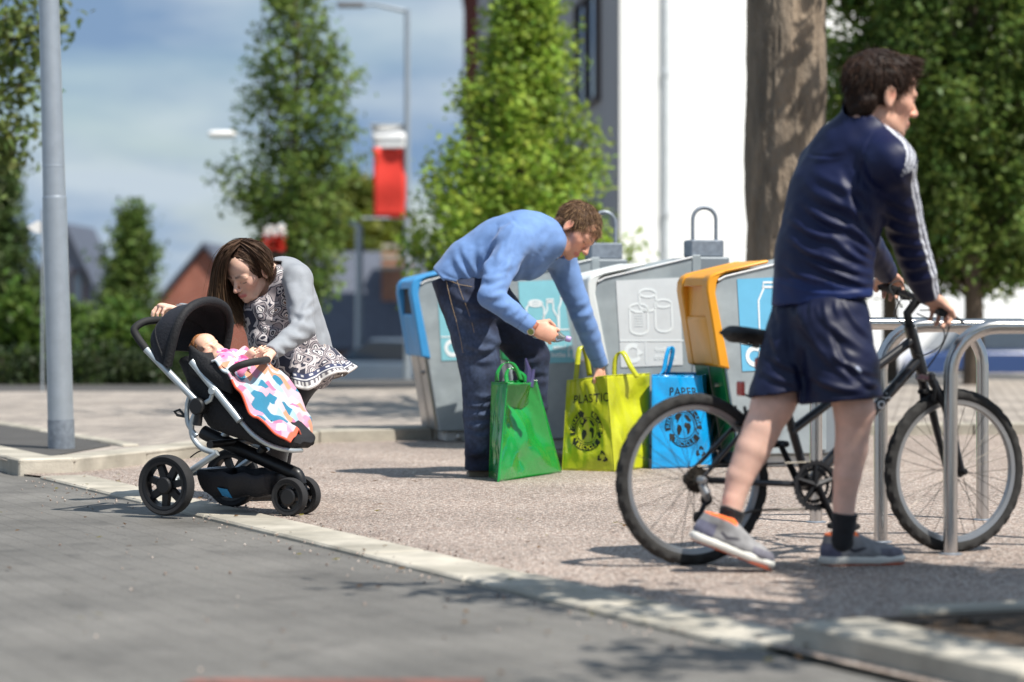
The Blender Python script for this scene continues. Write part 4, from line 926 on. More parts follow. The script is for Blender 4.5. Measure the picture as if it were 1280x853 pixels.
for sg, a in ((1, ca), (-1, ca+math.pi)):
    o = ns*(.062 if sg > 0 else -.062); d_ = BF*math.cos(a)+Z*math.sin(a); tb('crank_arm', [bbp+o, bbp+o+d_*.155], [.013, .010], M_blkm)
    b = MB(); b.box(bbp+o+d_*.155+ns*(.05*sg), (.085, .09, .022), (BF, ns, Z), bev=.006); b.build('pedal', M_rubber, bike)
ch_ = cr_+ns*.04
for i, rr in enumerate((.045, .038, .032, .026)): ring('cassette_cog', cr_+ns*(.028+i*.006), rr, .003, int(rr*430), M_chain, .012)
b = MB(); b.tube([cr_+ns*.03+Z*.045, cc+Z*.08], .0045, seg=6); b.build('chain', M_chain, bike)
j1 = cr_+ns*.05-Z*.065+BF*.025; j2 = cr_+ns*.05-Z*.125+BF*-.005
tb('derailleur_cage', [j1, j2], .009, M_blkm, seg=6); tb('derailleur_body', [cr_+ns*.055-Z*.012, cr_+ns*.065-Z*.04+BF*.015, j1], [.012, .016, .012], M_alu)
for j in (j1, j2): b = MB(); b.lathe(j-ns*.006, ns, [(.004, 0), (.021, .001), (.021, .010), (.004, .012)], seg=14); b.build('jockey_wheel', M_blkm, bike)
b = MB(); b.tube([j2-Z*.018, j2.lerp(cc, .5)-Z*.03, cc-Z*.08], .0045, seg=6); b.build('chain', M_chain, bike)
b = MB(); b.lathe(cr_+ns*.05, ns, [(.016, 0), (.012, .03), (.008, .034)], seg=12); b.build('axle_nut', M_alu, bike)
b = MB(); b.lathe(cf+ns*.052, ns, [(.013, 0), (.012, .014), (.007, .02)], seg=12); b.build('axle_nut', M_blkm, bike)
# lettering on the down tube, facing the camera side
d0 = bq(1148, 450); dv = (d0-bbp).normalized(); nv = ns; uv = nv.cross(dv).normalized(); uv = uv if uv.z > 0 else -uv
def tubemap(x, y):
    a = y/.0205; return bbp.lerp(d0, .62)+dv*x+(nv*math.cos(a)+uv*math.sin(a))*.0205
k = MB(); put_text(k, 'ION', .040, .02, 0, tubemap, bold=.0012, spacing=1.1); k.build('lettering', M_decal, fr, smooth=False, fixn=False, kind='stuff')

# ================================================================ pushchair
M_fab = pm('black_fabric', srgb(22, 22, 26), rough=.75, var=.15, scale=12, bump=.35, bscale=90); M_fabn = pm('navy_black_fabric', srgb(24, 25, 33), rough=.7, var=.15, scale=12, bump=.3, bscale=90)
M_silv = pm('silver_tube', srgb(188, 196, 200), rough=.35, metal=.55, var=.04); M_foam = pm('black_foam', srgb(32, 32, 33), rough=.75, var=.1, bump=.2, bscale=200)
M_plk = pm('black_plastic', srgb(26, 26, 28), rough=.4, var=.08)
SF = Vector((.9, -.43, 0)).normalized(); SS = Vector((-SF.y, SF.x, 0))
nr = G(208, 645); so_ = nr+SS*.26
PP = Plane((so_.x, so_.y), SF); pq = PP.at
push = thing('pushchair', 'black and silver three wheeled pushchair with a hooded seat', 'pushchair', so_+SF*.25)
def pb(name, pts, r, mat, sp=0, seg=14, flat=None):
    b = MB(); b.tube(spline(pts, sp) if sp else pts, r, seg=seg, flat=flat); return b.build(name, mat, push)
def pwheel(c, n, R, tw, rimm, nsp, name, R_in):
    b = MB(); seg = 64
    b.lathe(c, n, [(R_in, -tw*.8), (R*.93, -tw), (R*.985, -tw*.75), (R, -tw*.25), (R, tw*.25), (R*.985, tw*.75), (R*.93, tw), (R_in, tw*.8)], seg=seg, closed=True)
    w_ = b.build('wheel', M_tyre, push); w_['label'] = name
    e1 = n.cross(Z).normalized(); b = MB(); b.lathe(c, n, [(R_in*1.02, -tw*.9), (R_in*1.02, tw*.9), (R_in*.9, tw*.85), (R_in*.88, 0), (R_in*.9, -tw*.85)], seg=48, closed=True); b.build('rim', M_plk, w_)
    b = MB()
    for i in range(nsp):
        a = 2*math.pi*i/nsp+.3; dd = e1*math.cos(a)+Z*math.sin(a); tt = e1*-math.sin(a)+Z*math.cos(a)
        b.prism([c-n*tw*.7+dd*.02+tt*.016, c-n*tw*.75+dd*(R_in*.93)+tt*.013, c-n*tw*.75+dd*(R_in*.93)-tt*.013, c-n*tw*.7+dd*.02-tt*.016], n*tw*.9)
    b.lathe(c, n, [(.03, -tw*1.05), (.036, -tw*.8), (.036, tw*.8), (.03, tw)], seg=20)
    b.build('spokes', M_plk, w_, smooth=False)
RW = .127
pwheel(so_-SS*.26+Z*RW, -SS, RW, .028, M_plk, 7, 'large near rear wheel', .098); pwheel(so_+SS*.26+Z*RW, -SS, RW, .028, M_plk, 7, 'large far rear wheel', .098)
fwc = so_+SF*.47
for k_, v in enumerate((-.055, .055)): pwheel(fwc+SS*v+Z*.08, -SS, .08, .020, M_plk, 5, 'small front wheel', .058)
# rear axle, side forks
pb('rear_axle', [so_-SS*.25+Z*RW, so_-SS*.16+SF*.02+Z*.17, so_+SS*.16+SF*.02+Z*.17, so_+SS*.25+Z*RW], .014, M_silv)
vN = -.20
HUBn = pq(249, 508, vN)
for v in (vN, -vN):
    M_ = lambda px, py: (lambda q: q+SS*(v-vN))(pq(px, py, vN))
    pb('handle_tube', [M_(182, 436), M_(247, 503)], .0155, M_silv)
    pb('curved_fork', [M_(247, 512), M_(240, 528), M_(241, 546), M_(252, 560), M_(268, 566)], .012, M_silv, sp=5)
    pb('curved_fork', [M_(238, 492), M_(234, 508), M_(235, 530), M_(246, 545)], .010, M_silv, sp=5)
    pb('axle_strut', [M_(272, 566), M_(240, 588), M_(226, 600)], .014, M_silv)
    pb('seat_tube', [M_(240, 452), M_(300, 526)], .0165, M_silv)
    b = MB(); b.lathe(M_(249, 508)-SS*.028, SS, [(.030, 0), (.036, .006), (.036, .05), (.030, .056)], seg=22); b.build('hinge_hub', M_plk, push)
    b = MB(); b.lathe(M_(267, 489)-SS*.02, SS, [(.014, 0), (.017, .004), (.017, .036), (.014, .04)], seg=16); b.build('seat_pivot', M_silv, push)
    pb('hub_leg', [M_(249, 512), M_(247, 532)], .018, M_plk)
    pb('pivot_link', [M_(267, 489), M_(263, 500), M_(249, 508)], .010, M_silv)
# handlebar in black foam
hb0 = pq(183, 437, vN); d2 = SS*(-2*vN)
pb('push_handle', [hb0, pq(172, 422, vN), pq(168, 412, vN), pq(172, 404, vN)+SS*.03, pq(176, 401, vN)+SS*.08, pq(176, 401, vN)+SS*.2, pq(176, 401, vN)+SS*.32, pq(172, 404, vN)+d2-SS*.03, pq(168, 412, vN)+d2, hb0+d2], .0165, M_foam, sp=6)
# main beam and front fork
pb('chassis_beam', [pq(254, 540, 0), pq(270, 548, 0), pq(360, 588, 0), pq(372, 594, 0), pq(377, 606, 0)], [.03, .031, .028, .027, .022], M_plk, sp=4, seg=18)
pb('chassis_crossbar', [pq(262, 556, vN), pq(262, 556, vN)+SS*.4], .016, M_plk)
pb('front_axle', [fwc-SS*.06+Z*.08, fwc+SS*.06+Z*.08], .010, M_silv); pb('front_fork', [pq(374, 596, 0), fwc+Z*.085], [.022, .016], M_plk)
pb('seat_post', [pq(330, 560, 0), pq(318, 576, 0)], .02, M_plk); pb('seat_post', [pq(284, 540, 0), pq(276, 552, 0)], .018, M_silv)
# brake pedal bracket at the back
b = MB(); q = pq(232, 521, vN); b.tube([q, q-SF*.04+Z*.005, q-SF*.055+Z*.02, q-SF*.03+Z*.028, q], .006, seg=8); b.build('bottle_clip', M_plk, push)
# basket
b = MB(); P0 = pq(243, 592, -.14); c4 = []
def basket(u, v):
    x = -.02+u*.30; w_ = np.interp(u, [0, .5, 1], [.15, .15, .10]); zt = np.interp(u, [0, 1], [.185, .17]); zb = np.interp(u, [0, .2, 1], [.085, .07, .085])
    a = math.pi*v; y = -math.cos(a)*w_; z = zt-(zt-zb)*min(1, math.sin(a)*1.25)
    return so_+SF*(x+.10)+SS*y+Z*(z+.006*math.sin(u*20+v*5))
b.grid(basket, 18, 18); b.add([basket(0, k_/18) for k_ in range(19)], [tuple(range(19))]); b.add([basket(1, k_/18) for k_ in range(19)], [tuple(range(19))]); b.build('basket', M_fabn, push, solid=.004)
M_blue = pm('blue_label', srgb(60, 150, 215), rough=.4)
b = MB(); b.prism([basket(.30, .17)-SS*.006+Z*.0, basket(.46, .17)-SS*.006, basket(.46, .30)-SS*.006, basket(.30, .30)-SS*.006], -SS*.002); b.build('basket_badge', M_blue, push, smooth=False)
# seat shell: lofted sections along the recline, widths in the far direction
sec = [((243, 452), (272, 440), .17), ((250, 470), (284, 455), .175), ((262, 505), (302, 468), .18), ((280, 535), (318, 492), .18), ((305, 545), (338, 508), .175), ((335, 556), (362, 528), .16), ((362, 562), (380, 545), .13), ((378, 560), (384, 553), .07)]
def shell(u, v):
    t = u*(len(sec)-1); i = min(int(t), len(sec)-2); f_ = t-i
    lo = pq(*sec[i][0], -.0).lerp(pq(*sec[i+1][0], 0), f_); hi = pq(*sec[i][1], 0).lerp(pq(*sec[i+1][1], 0), f_); w_ = sec[i][2]*(1-f_)+sec[i+1][2]*f_
    a = 2*math.pi*v; cx_ = math.copysign(abs(math.cos(a))**.6, math.cos(a)); sy = math.copysign(abs(math.sin(a))**.7, math.sin(a))
    m_ = (lo+hi)/2; h_ = (hi-lo)/2
    return m_+SS*(w_*cx_)+h_*sy*1.0+Vector((0, 0, .004*math.sin(v*40+u*9)))
b = MB(); b.grid(shell, 36, 36); b.add([shell(1, k_/36) for k_ in range(36)], [tuple(range(36))]); b.add([shell(0, k_/36) for k_ in range(36)], [tuple(range(36))]); b.build('seat', M_fab, push)
pb('seat_rim', [pq(302, 528, vN+.02), pq(318, 545, vN+.02), pq(338, 557, -.15), pq(360, 563, -.10), pq(374, 563, -.03), pq(374, 563, .04), pq(352, 560, .14)], .010, M_silv, sp=5)
# hood: fabric dome between hoops
hp = pq(244, 458, -.0)
def hood(u, v):
    """u: hoop 0 = rear, 1 = front; v across from near side to far side"""
    ang = math.radians(np.interp(u, [0, .5, 1], [152, 116, 76])); rad = np.interp(u, [0, .25, .5, .8, 1], [.135, .190, .235, .268, .280])
    a = math.pi*v; w_ = .215
    d_ = SF*math.cos(ang)+Z*math.sin(ang)
    scal = .010*math.sin(u*3*math.pi)**2
    return hp+SS*(-math.cos(a)*w_*(1 if .06 < v < .94 else 1))+d_*(rad-scal)*(max(.0, math.sin(a))**.42+.02)
b = MB(); b.grid(hood, 30, 30); b.build('hood', M_fabn, push, solid=.006, fixn=False)
for u_, r_ in ((1.0, .019), (.5, .006)):
    b = MB(); b.tube([hood(u_, k_/30) for k_ in range(31)], r_, seg=10); b.build('hood_hoop', M_fab, push)
# soft side flap and head padding
b = MB(); b.grid(lambda u, v: pq(238+u*52, 432+u*34+v*(34-8*u), -.19)+SS*(.02*math.sin(u*3.1)*math.sin(v*3.1)*-1), 12, 8); b.build('side_flap', M_fab, push, solid=.02)
# bumper bar
pb('bumper_bar', [pq(284, 470, -.185), pq(292, 461, -.185), pq(306, 455, -.165), pq(322, 452, -.10), pq(330, 451, .0), pq(334, 450, .10), pq(326, 452, .165), pq(310, 456, .185)], .0155, M_foam, sp=6)
b = MB(); b.lathe(pq(284, 470, -.205), SS, [(.018, 0), (.022, .006), (.022, .03), (.018, .036)], seg=16); b.build('bar_joint', M_plk, push)
pb('brake_cable', [pq(238, 572, -.1), pq(246, 566, -.12), pq(256, 562, -.12)], .003, M_rubber, sp=5, seg=6)
# blanket draped on the seat
def patch_material():
    m = bpy.data.materials.new('patchwork_cloth'); m.use_nodes = True; nt = m.node_tree; N = nt.nodes; L = nt.links.new; bs = N['Principled BSDF']; bs.inputs['Roughness'].default_value = .85; bs.inputs['Sheen Weight'].default_value = .2
    at = N.new('ShaderNodeAttribute'); at.attribute_name = 'Col'
    tc = N.new('ShaderNodeTexCoord'); v = N.new('ShaderNodeTexVoronoi'); v.inputs['Scale'].default_value = 90; L(tc.outputs['Object'], v.inputs[0])
    r = N.new('ShaderNodeMapRange'); r.inputs[1].default_value = .12; r.inputs[2].default_value = .2; r.inputs[3].default_value = .82; r.inputs[4].default_value = 1; L(v.outputs['Distance'], r.inputs[0])
    x = N.new('ShaderNodeVectorMath'); x.operation = 'SCALE'; L(at.outputs['Color'], x.inputs[0]); L(r.outputs[0], x.inputs['Scale']); L(x.outputs[0], bs.inputs['Base Color']); return m
blk = [((264, 451), (322, 445)), ((274, 458), (335, 450)), ((284, 466), (348, 460)), ((293, 480), (360, 473)), ((302, 496), (371, 488)), ((312, 511), (381, 506)), ((326, 526), (388, 523)), ((344, 539), (391, 537)), ((364, 549), (391, 550))]
def blanket(u, v):
    t = u*(len(blk)-1); i = min(int(t), len(blk)-2); f_ = t-i
    a = Vector(blk[i][0]).lerp(Vector(blk[i+1][0]), f_); c = Vector(blk[i][1]).lerp(Vector(blk[i+1][1]), f_); p2 = a.lerp(c, v)
    dep = -.215+.40*v**.85
    p = pq(p2.x, p2.y, dep); p += Z*(.007*math.sin(v*11+u*5)+.008*math.sin(u*17-v*6)+.006*math.sin(u*26+v*19)+.010*mnoise.noise((u*9, v*7, 6))+.008*mnoise.noise((u*5, v*5, 2))+.035*math.sin(math.pi*v)*(1-.3*u))
    return p
n1, n2 = 180, 140; V = [blanket(i/n1, j/n2) for j in range(n2+1) for i in range(n1+1)]
Fq = np.array([(j*(n1+1)+i, j*(n1+1)+i+1, (j+1)*(n1+1)+i+1, (j+1)*(n1+1)+i) for j in range(n2) for i in range(n1)])
pal = [tuple(.74*q for q in srgb(*c)) for c in ((234, 232, 236), (232, 160, 190), (40, 136, 172), (240, 184, 200), (214, 226, 234), (244, 168, 132), (182, 212, 228), (226, 128, 168), (232, 196, 206), (240, 206, 214), (236, 176, 196), (206, 220, 230))]
cols = []
rp = random.Random(5); cellc = {}
for j in range(n2+1):
    for i in range(n1+1):
        x, y = i/n1*12, j/n2*7.5; rx = x*.9+y*.42; ry = y*.9-x*.42
        kx = math.floor(rx+(.5 if math.floor(ry*1.25) % 2 else 0)); ky = math.floor(ry*1.25)
        key = (kx, ky)
        if key not in cellc: cellc[key] = pal[rp.randrange(len(pal))]
        c = cellc[key]
        if (j < 2 and i > 60) or i > n1-7: c = srgb(238, 96, 64)
        cols.append(c)
bl = link(np_mesh('blanket', np.array([tuple(v) for v in V]), Fq, smooth=True, cols=np.array(cols)), 'blanket', patch_material()); m = bl.modifiers.new('solid', 'SOLIDIFY'); m.thickness = .008
tag(bl, 'patchwork baby blanket in pink, white, teal and orange over the pushchair seat', 'blanket')
# ================================================================ people: implicit surfaces meshed with surface nets
class SDF:
    def __init__(s, lo, hi, vox):
        s.lo = np.array(lo, float); s.v = vox; s.n = np.ceil((np.array(hi, float)-s.lo)/vox).astype(int)+1
        s.a = np.full(tuple(s.n), .3, np.float32)
    def win(s, lo, hi, m):
        i0 = np.clip(np.floor((np.asarray(lo)-m-s.lo)/s.v), 0, s.n-1).astype(int); i1 = np.clip(np.ceil((np.asarray(hi)+m-s.lo)/s.v)+1, 1, s.n).astype(int)
        sl = tuple(slice(a, b) for a, b in zip(i0, i1))
        g = np.meshgrid(*[(np.arange(a, b)*s.v+l).astype(np.float32) for a, b, l in zip(i0, i1, s.lo)], indexing='ij', sparse=True)
        return sl, g
    def mix(s, sl, d, k, op):
        a = s.a[sl]
        if op == 'u':
            h = np.maximum(k-np.abs(a-d), 0)/k if k > 0 else 0; s.a[sl] = np.minimum(a, d)-h*h*k*.25
        else:
            d = -d; h = np.maximum(k-np.abs(a-d), 0)/k if k > 0 else 0; s.a[sl] = np.maximum(a, d)+h*h*k*.25
    def cap(s, p, q, r0, r1, k=.02, n=None, qf=1.0, op='u'):
        p = np.array(p, float); q = np.array(q, float); r = max(r0, r1)
        sl, (X, Y, Zz) = s.win(np.minimum(p, q)-r, np.maximum(p, q)+r, k+3*s.v)
        dx, dy, dz = X-p[0], Y-p[1], Zz-p[2]; ab = q-p
        if n is not None:
            n = np.array(n, float); n /= np.linalg.norm(n); t = (dx*n[0]+dy*n[1]+dz*n[2])*(1/qf-1)
            dx, dy, dz = dx+n[0]*t, dy+n[1]*t, dz+n[2]*t; ab = ab+n*np.dot(ab, n)*(1/qf-1)
        L2 = max(float(ab@ab), 1e-12); t = np.clip((dx*ab[0]+dy*ab[1]+dz*ab[2])/L2, 0, 1)
        d = np.sqrt((dx-ab[0]*t)**2+(dy-ab[1]*t)**2+(dz-ab[2]*t)**2)-(r0+(r1-r0)*t)
        if n is not None: d = d*min(1, qf*1.15)
        s.mix(sl, d.astype(np.float32), k, op)
    def chain(s, pts, rs, k=.02, n=None, qf=1.0, op='u'):
        for i in range(len(pts)-1): s.cap(pts[i], pts[i+1], rs[i], rs[i+1], k if i == 0 else k*.25, n, qf, op)
    def ell(s, c, r, R=None, k=.01, op='u'):
        c = np.array(c, float); r = np.array(r, float); R = np.eye(3) if R is None else np.array(R)   # columns = axes
        m = r.max(); sl, (X, Y, Zz) = s.win(c-m, c+m, k+3*s.v); dx, dy, dz = X-c[0], Y-c[1], Zz-c[2]
        L_ = [(dx*R[0, i]+dy*R[1, i]+dz*R[2, i]) for i in range(3)]
        k0 = np.sqrt(sum((l/ri)**2 for l, ri in zip(L_, r))); k1 = np.sqrt(sum((l/ri**2)**2 for l, ri in zip(L_, r)))+1e-9
        s.mix(sl, (k0*(k0-1)/k1).astype(np.float32), k, op)
    def fold(s, p, q, w, amp):
        p = np.array(p, float); q = np.array(q, float); sl, (X, Y, Zz) = s.win(np.minimum(p, q), np.maximum(p, q), 3*w)
        ab = q-p; dx, dy, dz = X-p[0], Y-p[1], Zz-p[2]; t = np.clip((dx*ab[0]+dy*ab[1]+dz*ab[2])/max(ab@ab, 1e-9), 0, 1)
        d2 = (dx-ab[0]*t)**2+(dy-ab[1]*t)**2+(dz-ab[2]*t)**2
        s.a[sl] -= (amp*np.exp(-d2/(w*w))*np.sin(np.pi*np.clip(t, .08, .92))).astype(np.float32)
    def cut(s, p, n, lo=None, hi=None, k=0.0):
        """remove everything on the +n side of the plane (inside the window)"""
        p = np.array(p, float); n = np.array(n, float); n /= np.linalg.norm(n)
        lo = s.lo if lo is None else np.array(lo); hi = s.lo+s.n*s.v if hi is None else np.array(hi)
        sl, (X, Y, Zz) = s.win(lo, hi, 0); d = (X-p[0])*n[0]+(Y-p[1])*n[1]+(Zz-p[2])*n[2]
        s.a[sl] = np.maximum(s.a[sl], d.astype(np.float32))
    def mesh(s):
        a = s.a; ins = a < 0; nx, ny, nz = a.shape
        c = [ins[i:nx-1+i, j:ny-1+j, k:nz-1+k] for i in (0, 1) for j in (0, 1) for k in (0, 1)]
        al = np.logical_and.reduce(c); an = np.logical_or.reduce(c); act = an & ~al
        ci = np.argwhere(act); idx = np.full(act.shape, -1, np.int64); idx[act] = np.arange(len(ci))
        corner = np.array([(i, j, k) for i in (0, 1) for j in (0, 1) for k in (0, 1)]); val = np.stack([a[ci[:, 0]+o[0], ci[:, 1]+o[1], ci[:, 2]+o[2]] for o in corner], 1)
        P = np.zeros((len(ci), 3)); cnt = np.zeros(len(ci))
        for m_ in range(8):
            for ax in range(3):
                if corner[m_][ax] == 0:
                    o = corner[m_].copy(); o[ax] = 1; n_ = o[0]*4+o[1]*2+o[2]; v0 = val[:, m_]; v1 = val[:, n_]; cr_ = (v0 < 0) != (v1 < 0)
                    t = np.where(cr_, v0/np.where(cr_, v0-v1, 1), 0); pt_ = np.tile(corner[m_].astype(float), (len(ci), 1)); pt_[:, ax] += t
                    P += pt_*cr_[:, None]; cnt += cr_
        P = (ci+P/cnt[:, None])*s.v+s.lo
        Q = []
        for ax in range(3):
            u, w_ = [(1, 2), (2, 0), (0, 1)][ax]
            s0 = [slice(None)]*3; s1 = [slice(None)]*3; s0[ax] = slice(0, -1); s1[ax] = slice(1, None)
            e = np.argwhere(ins[tuple(s0)] != ins[tuple(s1)]); e = e[(e[:, u] > 0) & (e[:, w_] > 0) & (e[:, u] < a.shape[u]-1) & (e[:, w_] < a.shape[w_]-1)]
            fl = ins[e[:, 0], e[:, 1], e[:, 2]]; q = []
            for (du, dw) in ((-1, -1), (0, -1), (0, 0), (-1, 0)):
                z_ = e.copy(); z_[:, u] += du; z_[:, w_] += dw; q.append(idx[z_[:, 0], z_[:, 1], z_[:, 2]])
            q = np.stack(q, 1); q[~fl] = q[~fl][:, ::-1]; Q.append(q)
        Q = np.concatenate(Q); Q = Q[(Q >= 0).all(1)]
        return P, Q
def relax(P, Q, it=2, lam=.5):
    for _ in range(it):
        A = np.zeros_like(P); c = np.zeros(len(P))
        for i in range(4):
            np.add.at(A, Q[:, i], P[Q[:, (i+1) % 4]]+P[Q[:, (i+3) % 4]]); np.add.at(c, Q[:, i], 2)
        P = P+(A/np.maximum(c, 1)[:, None]-P)*lam
    return P
def vnormals(P, Q):
    n = np.cross(P[Q[:, 2]]-P[Q[:, 0]], P[Q[:, 3]]-P[Q[:, 1]]); N_ = np.zeros_like(P)
    for i in range(4): np.add.at(N_, Q[:, i], n)
    return N_/np.maximum(np.linalg.norm(N_, axis=1)[:, None], 1e-9)
def noise3(P, f, seed=0, oct_=2):
    """cheap sum-of-sines noise"""
    r = np.random.default_rng(seed); out = np.zeros(len(P)); amp = 1
    for o in range(oct_):
        for _ in range(5):
            k = r.normal(size=3); k *= f*(2**o)*r.uniform(.6, 1.4)/np.linalg.norm(k)*2*np.pi; out += amp*np.sin(P@k+r.uniform(0, 6.28))*.4
        amp *= .5
    return out
def crease(P, Q, lines):
    N_ = vnormals(P, Q); V = P-CAMP; fac = (N_*V).sum(1) < 0
    px = 640+F_PX*P[:, 0]/P[:, 1]; py = YH-F_PX*(P[:, 2]-CAM_H)/P[:, 1]; D = np.zeros(len(P))
    for (a, b, w_, am) in lines:
        a = np.array(a, float); b = np.array(b, float); ab = b-a; t = np.clip(((px-a[0])*ab[0]+(py-a[1])*ab[1])/(ab@ab), 0, 1)
        ln = np.hypot(*ab); nx_, ny_ = -ab[1]/ln, ab[0]/ln; bow = 4*t*(1-t)*ln*.07
        ex = px-a[0]-ab[0]*t-nx_*bow; ey = py-a[1]-ab[1]*t-ny_*bow; s_ = (ex*nx_+ey*ny_)/w_; e_ = (ex*ex+ey*ey)/(w_*w_)
        # ridge with a softer valley on one side
        D += am*(np.exp(-e_)-.7*np.exp(-((s_-1.7)**2)/1.0)*np.exp(-np.maximum(e_-s_*s_, 0)))*np.sin(np.pi*np.clip(t, .06, .94))**.7
    return P+N_*(D*fac)[:, None]
def finish(S, name, mat, parent, it=1, col=None, paint=None, wrinkle=0, wf=9, seed=0, label=None, lines=None):
    P, Q = S.mesh()
    if it: P = relax(P, Q, it)
    if lines: P = crease(P, Q, lines)
    if wrinkle: P = P+vnormals(P, Q)*(noise3(P, wf, seed)*wrinkle)[:, None]
    cols = None
    if col is not None:
        cols = np.tile(np.array(col, float), (len(P), 1))
        if paint: paint(P, cols)
    o = link(np_mesh(name, P, Q, smooth=True, cols=cols), name, mat, parent)
    if label: o['label'] = label
    return o
def segd(P, a, b):
    a = np.array(a, float); b = np.array(b, float); ab = b-a; t = np.clip((P-a)@ab/max(ab@ab, 1e-9), 0, 1); return np.linalg.norm(P-a-t[:, None]*ab, axis=1)
def tint(P, C, pts, r, col, soft=.4, amt=1.0):
    d = np.full(len(P), 9.)
    for i in range(max(1, len(pts)-1)): d = np.minimum(d, segd(P, pts[i], pts[min(i+1, len(pts)-1)]))
    w_ = np.clip((r*(1+soft)-d)/(2*r*soft+1e-9), 0, 1)[:, None]*amt
    C[:] = C*(1-w_)+np.array(col)*w_
M_skin = pm('skin', (1, 1, 1), rough=.5, attr=True, var=.10, scale=22, sss=.12, bump=.06, bscale=300, spec=.4)
M_hair = pm('hair', (1, 1, 1), rough=.6, attr=True, var=.15, scale=60, spec=.22)
SKIN = srgb(226, 176, 152); SKIN_L = srgb(232, 190, 168); LIP = srgb(196, 112, 104)
class Head:
    def __init__(h, c, fwd, up, sc=1.0):
        h.f = Vector(fwd).normalized(); u = Vector(up); h.u = (u-h.f*u.dot(h.f)).normalized(); h.l = h.u.cross(h.f); h.c = Vector(c); h.s = sc
        h.R = np.array([[h.f[i], h.l[i], h.u[i]] for i in range(3)])
    def __call__(h, x, y, z): return h.c+(h.f*x+h.l*y+h.u*z)*h.s
    def local(h, P): return ((P-np.array(h.c))@h.R)/h.s
    def build(h, S, fem=False, baby=False):
        s = h.s; E = lambda c, r, k=.015, op='u': S.ell(h(*c), np.array(r)*s, h.R, k*s, op); C = lambda a, b, r0, r1, k=.01, op='u': S.cap(h(*a), h(*b), r0*s, r1*s, k*s, op=op)
        j = .88 if fem else 1.0
        E((-.015, 0, .045), (.100, .078, .082)); E((.045, 0, .048), (.047, .062, .055), .03); E((.045, 0, -.02), (.049, .057*j, .06), .03); E((.035, 0, -.065), (.055, .049*j, .043), .03)
        C((.076, 0, -.098), (.074, 0, -.094), .018*j, .018, .025)
        for y in (-1, 1):
            C((-.005, y*.046*j, -.062), (.05, y*.03*j, -.092), .020*j, .018, .02); C((.060, y*.041, -.018), (.045, y*.052, -.01), .019, .018, .025)
            E((.106, y*.033, .004), (.016, .017, .013), .014, 's'); E((.080, y*.032, .002), (.014, .0155, .012), .004)
            C((.082, y*.048, .020), (.094, y*.014, .022), .010, .010, .012)
            E((-.012, y*.079, -.002), (.020, .009, .032), .006); E((-.008, y*.090, .004), (.011, .007, .018), .004, 's'); E((-.010, y*.082, -.028), (.009, .006, .010), .004)
        C((.092, 0, .018), (.117, 0, -.028), .0075, .0105, .010); E((.118, 0, -.031), (.0115, .0115, .010), None or .006)
        for y in (-1, 1): E((.106, y*.0125, -.034), (.0095, .0075, .008), .006)
        for y in (-1, 1):
            C((.090, y*.021, -.064), (.100, 0, -.060), .0050, .0065, .005); C((.090, y*.018, -.071), (.098, 0, -.073), .0055, .0075, .005)
    def paint(h, P, C, brow=None, lip=LIP, blush=.35, shadow=None):
        L_ = h.local(P); near = (np.abs(L_) < .2).all(1)
        if not near.any(): return
        idx = np.where(near)[0]; Pl = L_[idx]; Cc = C[idx]
        tint(Pl, Cc, [(.094, -.021, -.066), (.103, 0, -.066), (.094, .021, -.066)], .0085, lip, .5, .85)
        for y in (-1, 1):
            tint(Pl, Cc, [(.065, y*.045, -.03)], .028, srgb(222, 140, 122), .8, blush)
            tint(Pl, Cc, [(.082, y*.052, .024), (.096, y*.030, .031), (.101, y*.013, .027)], .0048, brow or srgb(80, 58, 44), .6, .85)
            tint(Pl, Cc, [(.083, y*.046, -.003), (.096, y*.031, -.006), (.093, y*.018, -.004)], .0026, srgb(40, 28, 24), .6, .9)
            tint(Pl, Cc, [(-.006, y*.09, .002)], .013, srgb(200, 116, 100), .6, .6)
        tint(Pl, Cc, [(.118, 0, -.031)], .013, srgb(224, 140, 120), .7, .5)
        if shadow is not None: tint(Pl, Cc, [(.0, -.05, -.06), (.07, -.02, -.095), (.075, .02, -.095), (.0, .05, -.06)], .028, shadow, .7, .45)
        C[idx] = Cc
def ribbons(P0, paths, widths, cols, name, mat, parent, cx=True):
    """paths: (n, m, 3); flat tapered strips"""
    n, m, _ = paths.shape; T = np.gradient(paths, axis=1); T /= np.maximum(np.linalg.norm(T, axis=2, keepdims=True), 1e-9)
    r = np.random.default_rng(3); B = np.cross(T, r.normal(size=(n, 1, 3))); B /= np.maximum(np.linalg.norm(B, axis=2, keepdims=True), 1e-9)
    w_ = widths[:, None, None]*np.linspace(1, .25, m)[None, :, None]
    V = np.stack([paths-B*w_, paths+B*w_], 2).reshape(-1, 3); base = np.arange(n)[:, None]*m*2+np.arange(m-1)[None]*2
    Q = np.stack([base, base+1, base+3, base+2], 2).reshape(-1, 4)
    C = np.repeat(cols, 2, axis=1).reshape(-1, 3)
    return link(np_mesh(name, V, Q, smooth=True, cols=C), name, mat, parent)
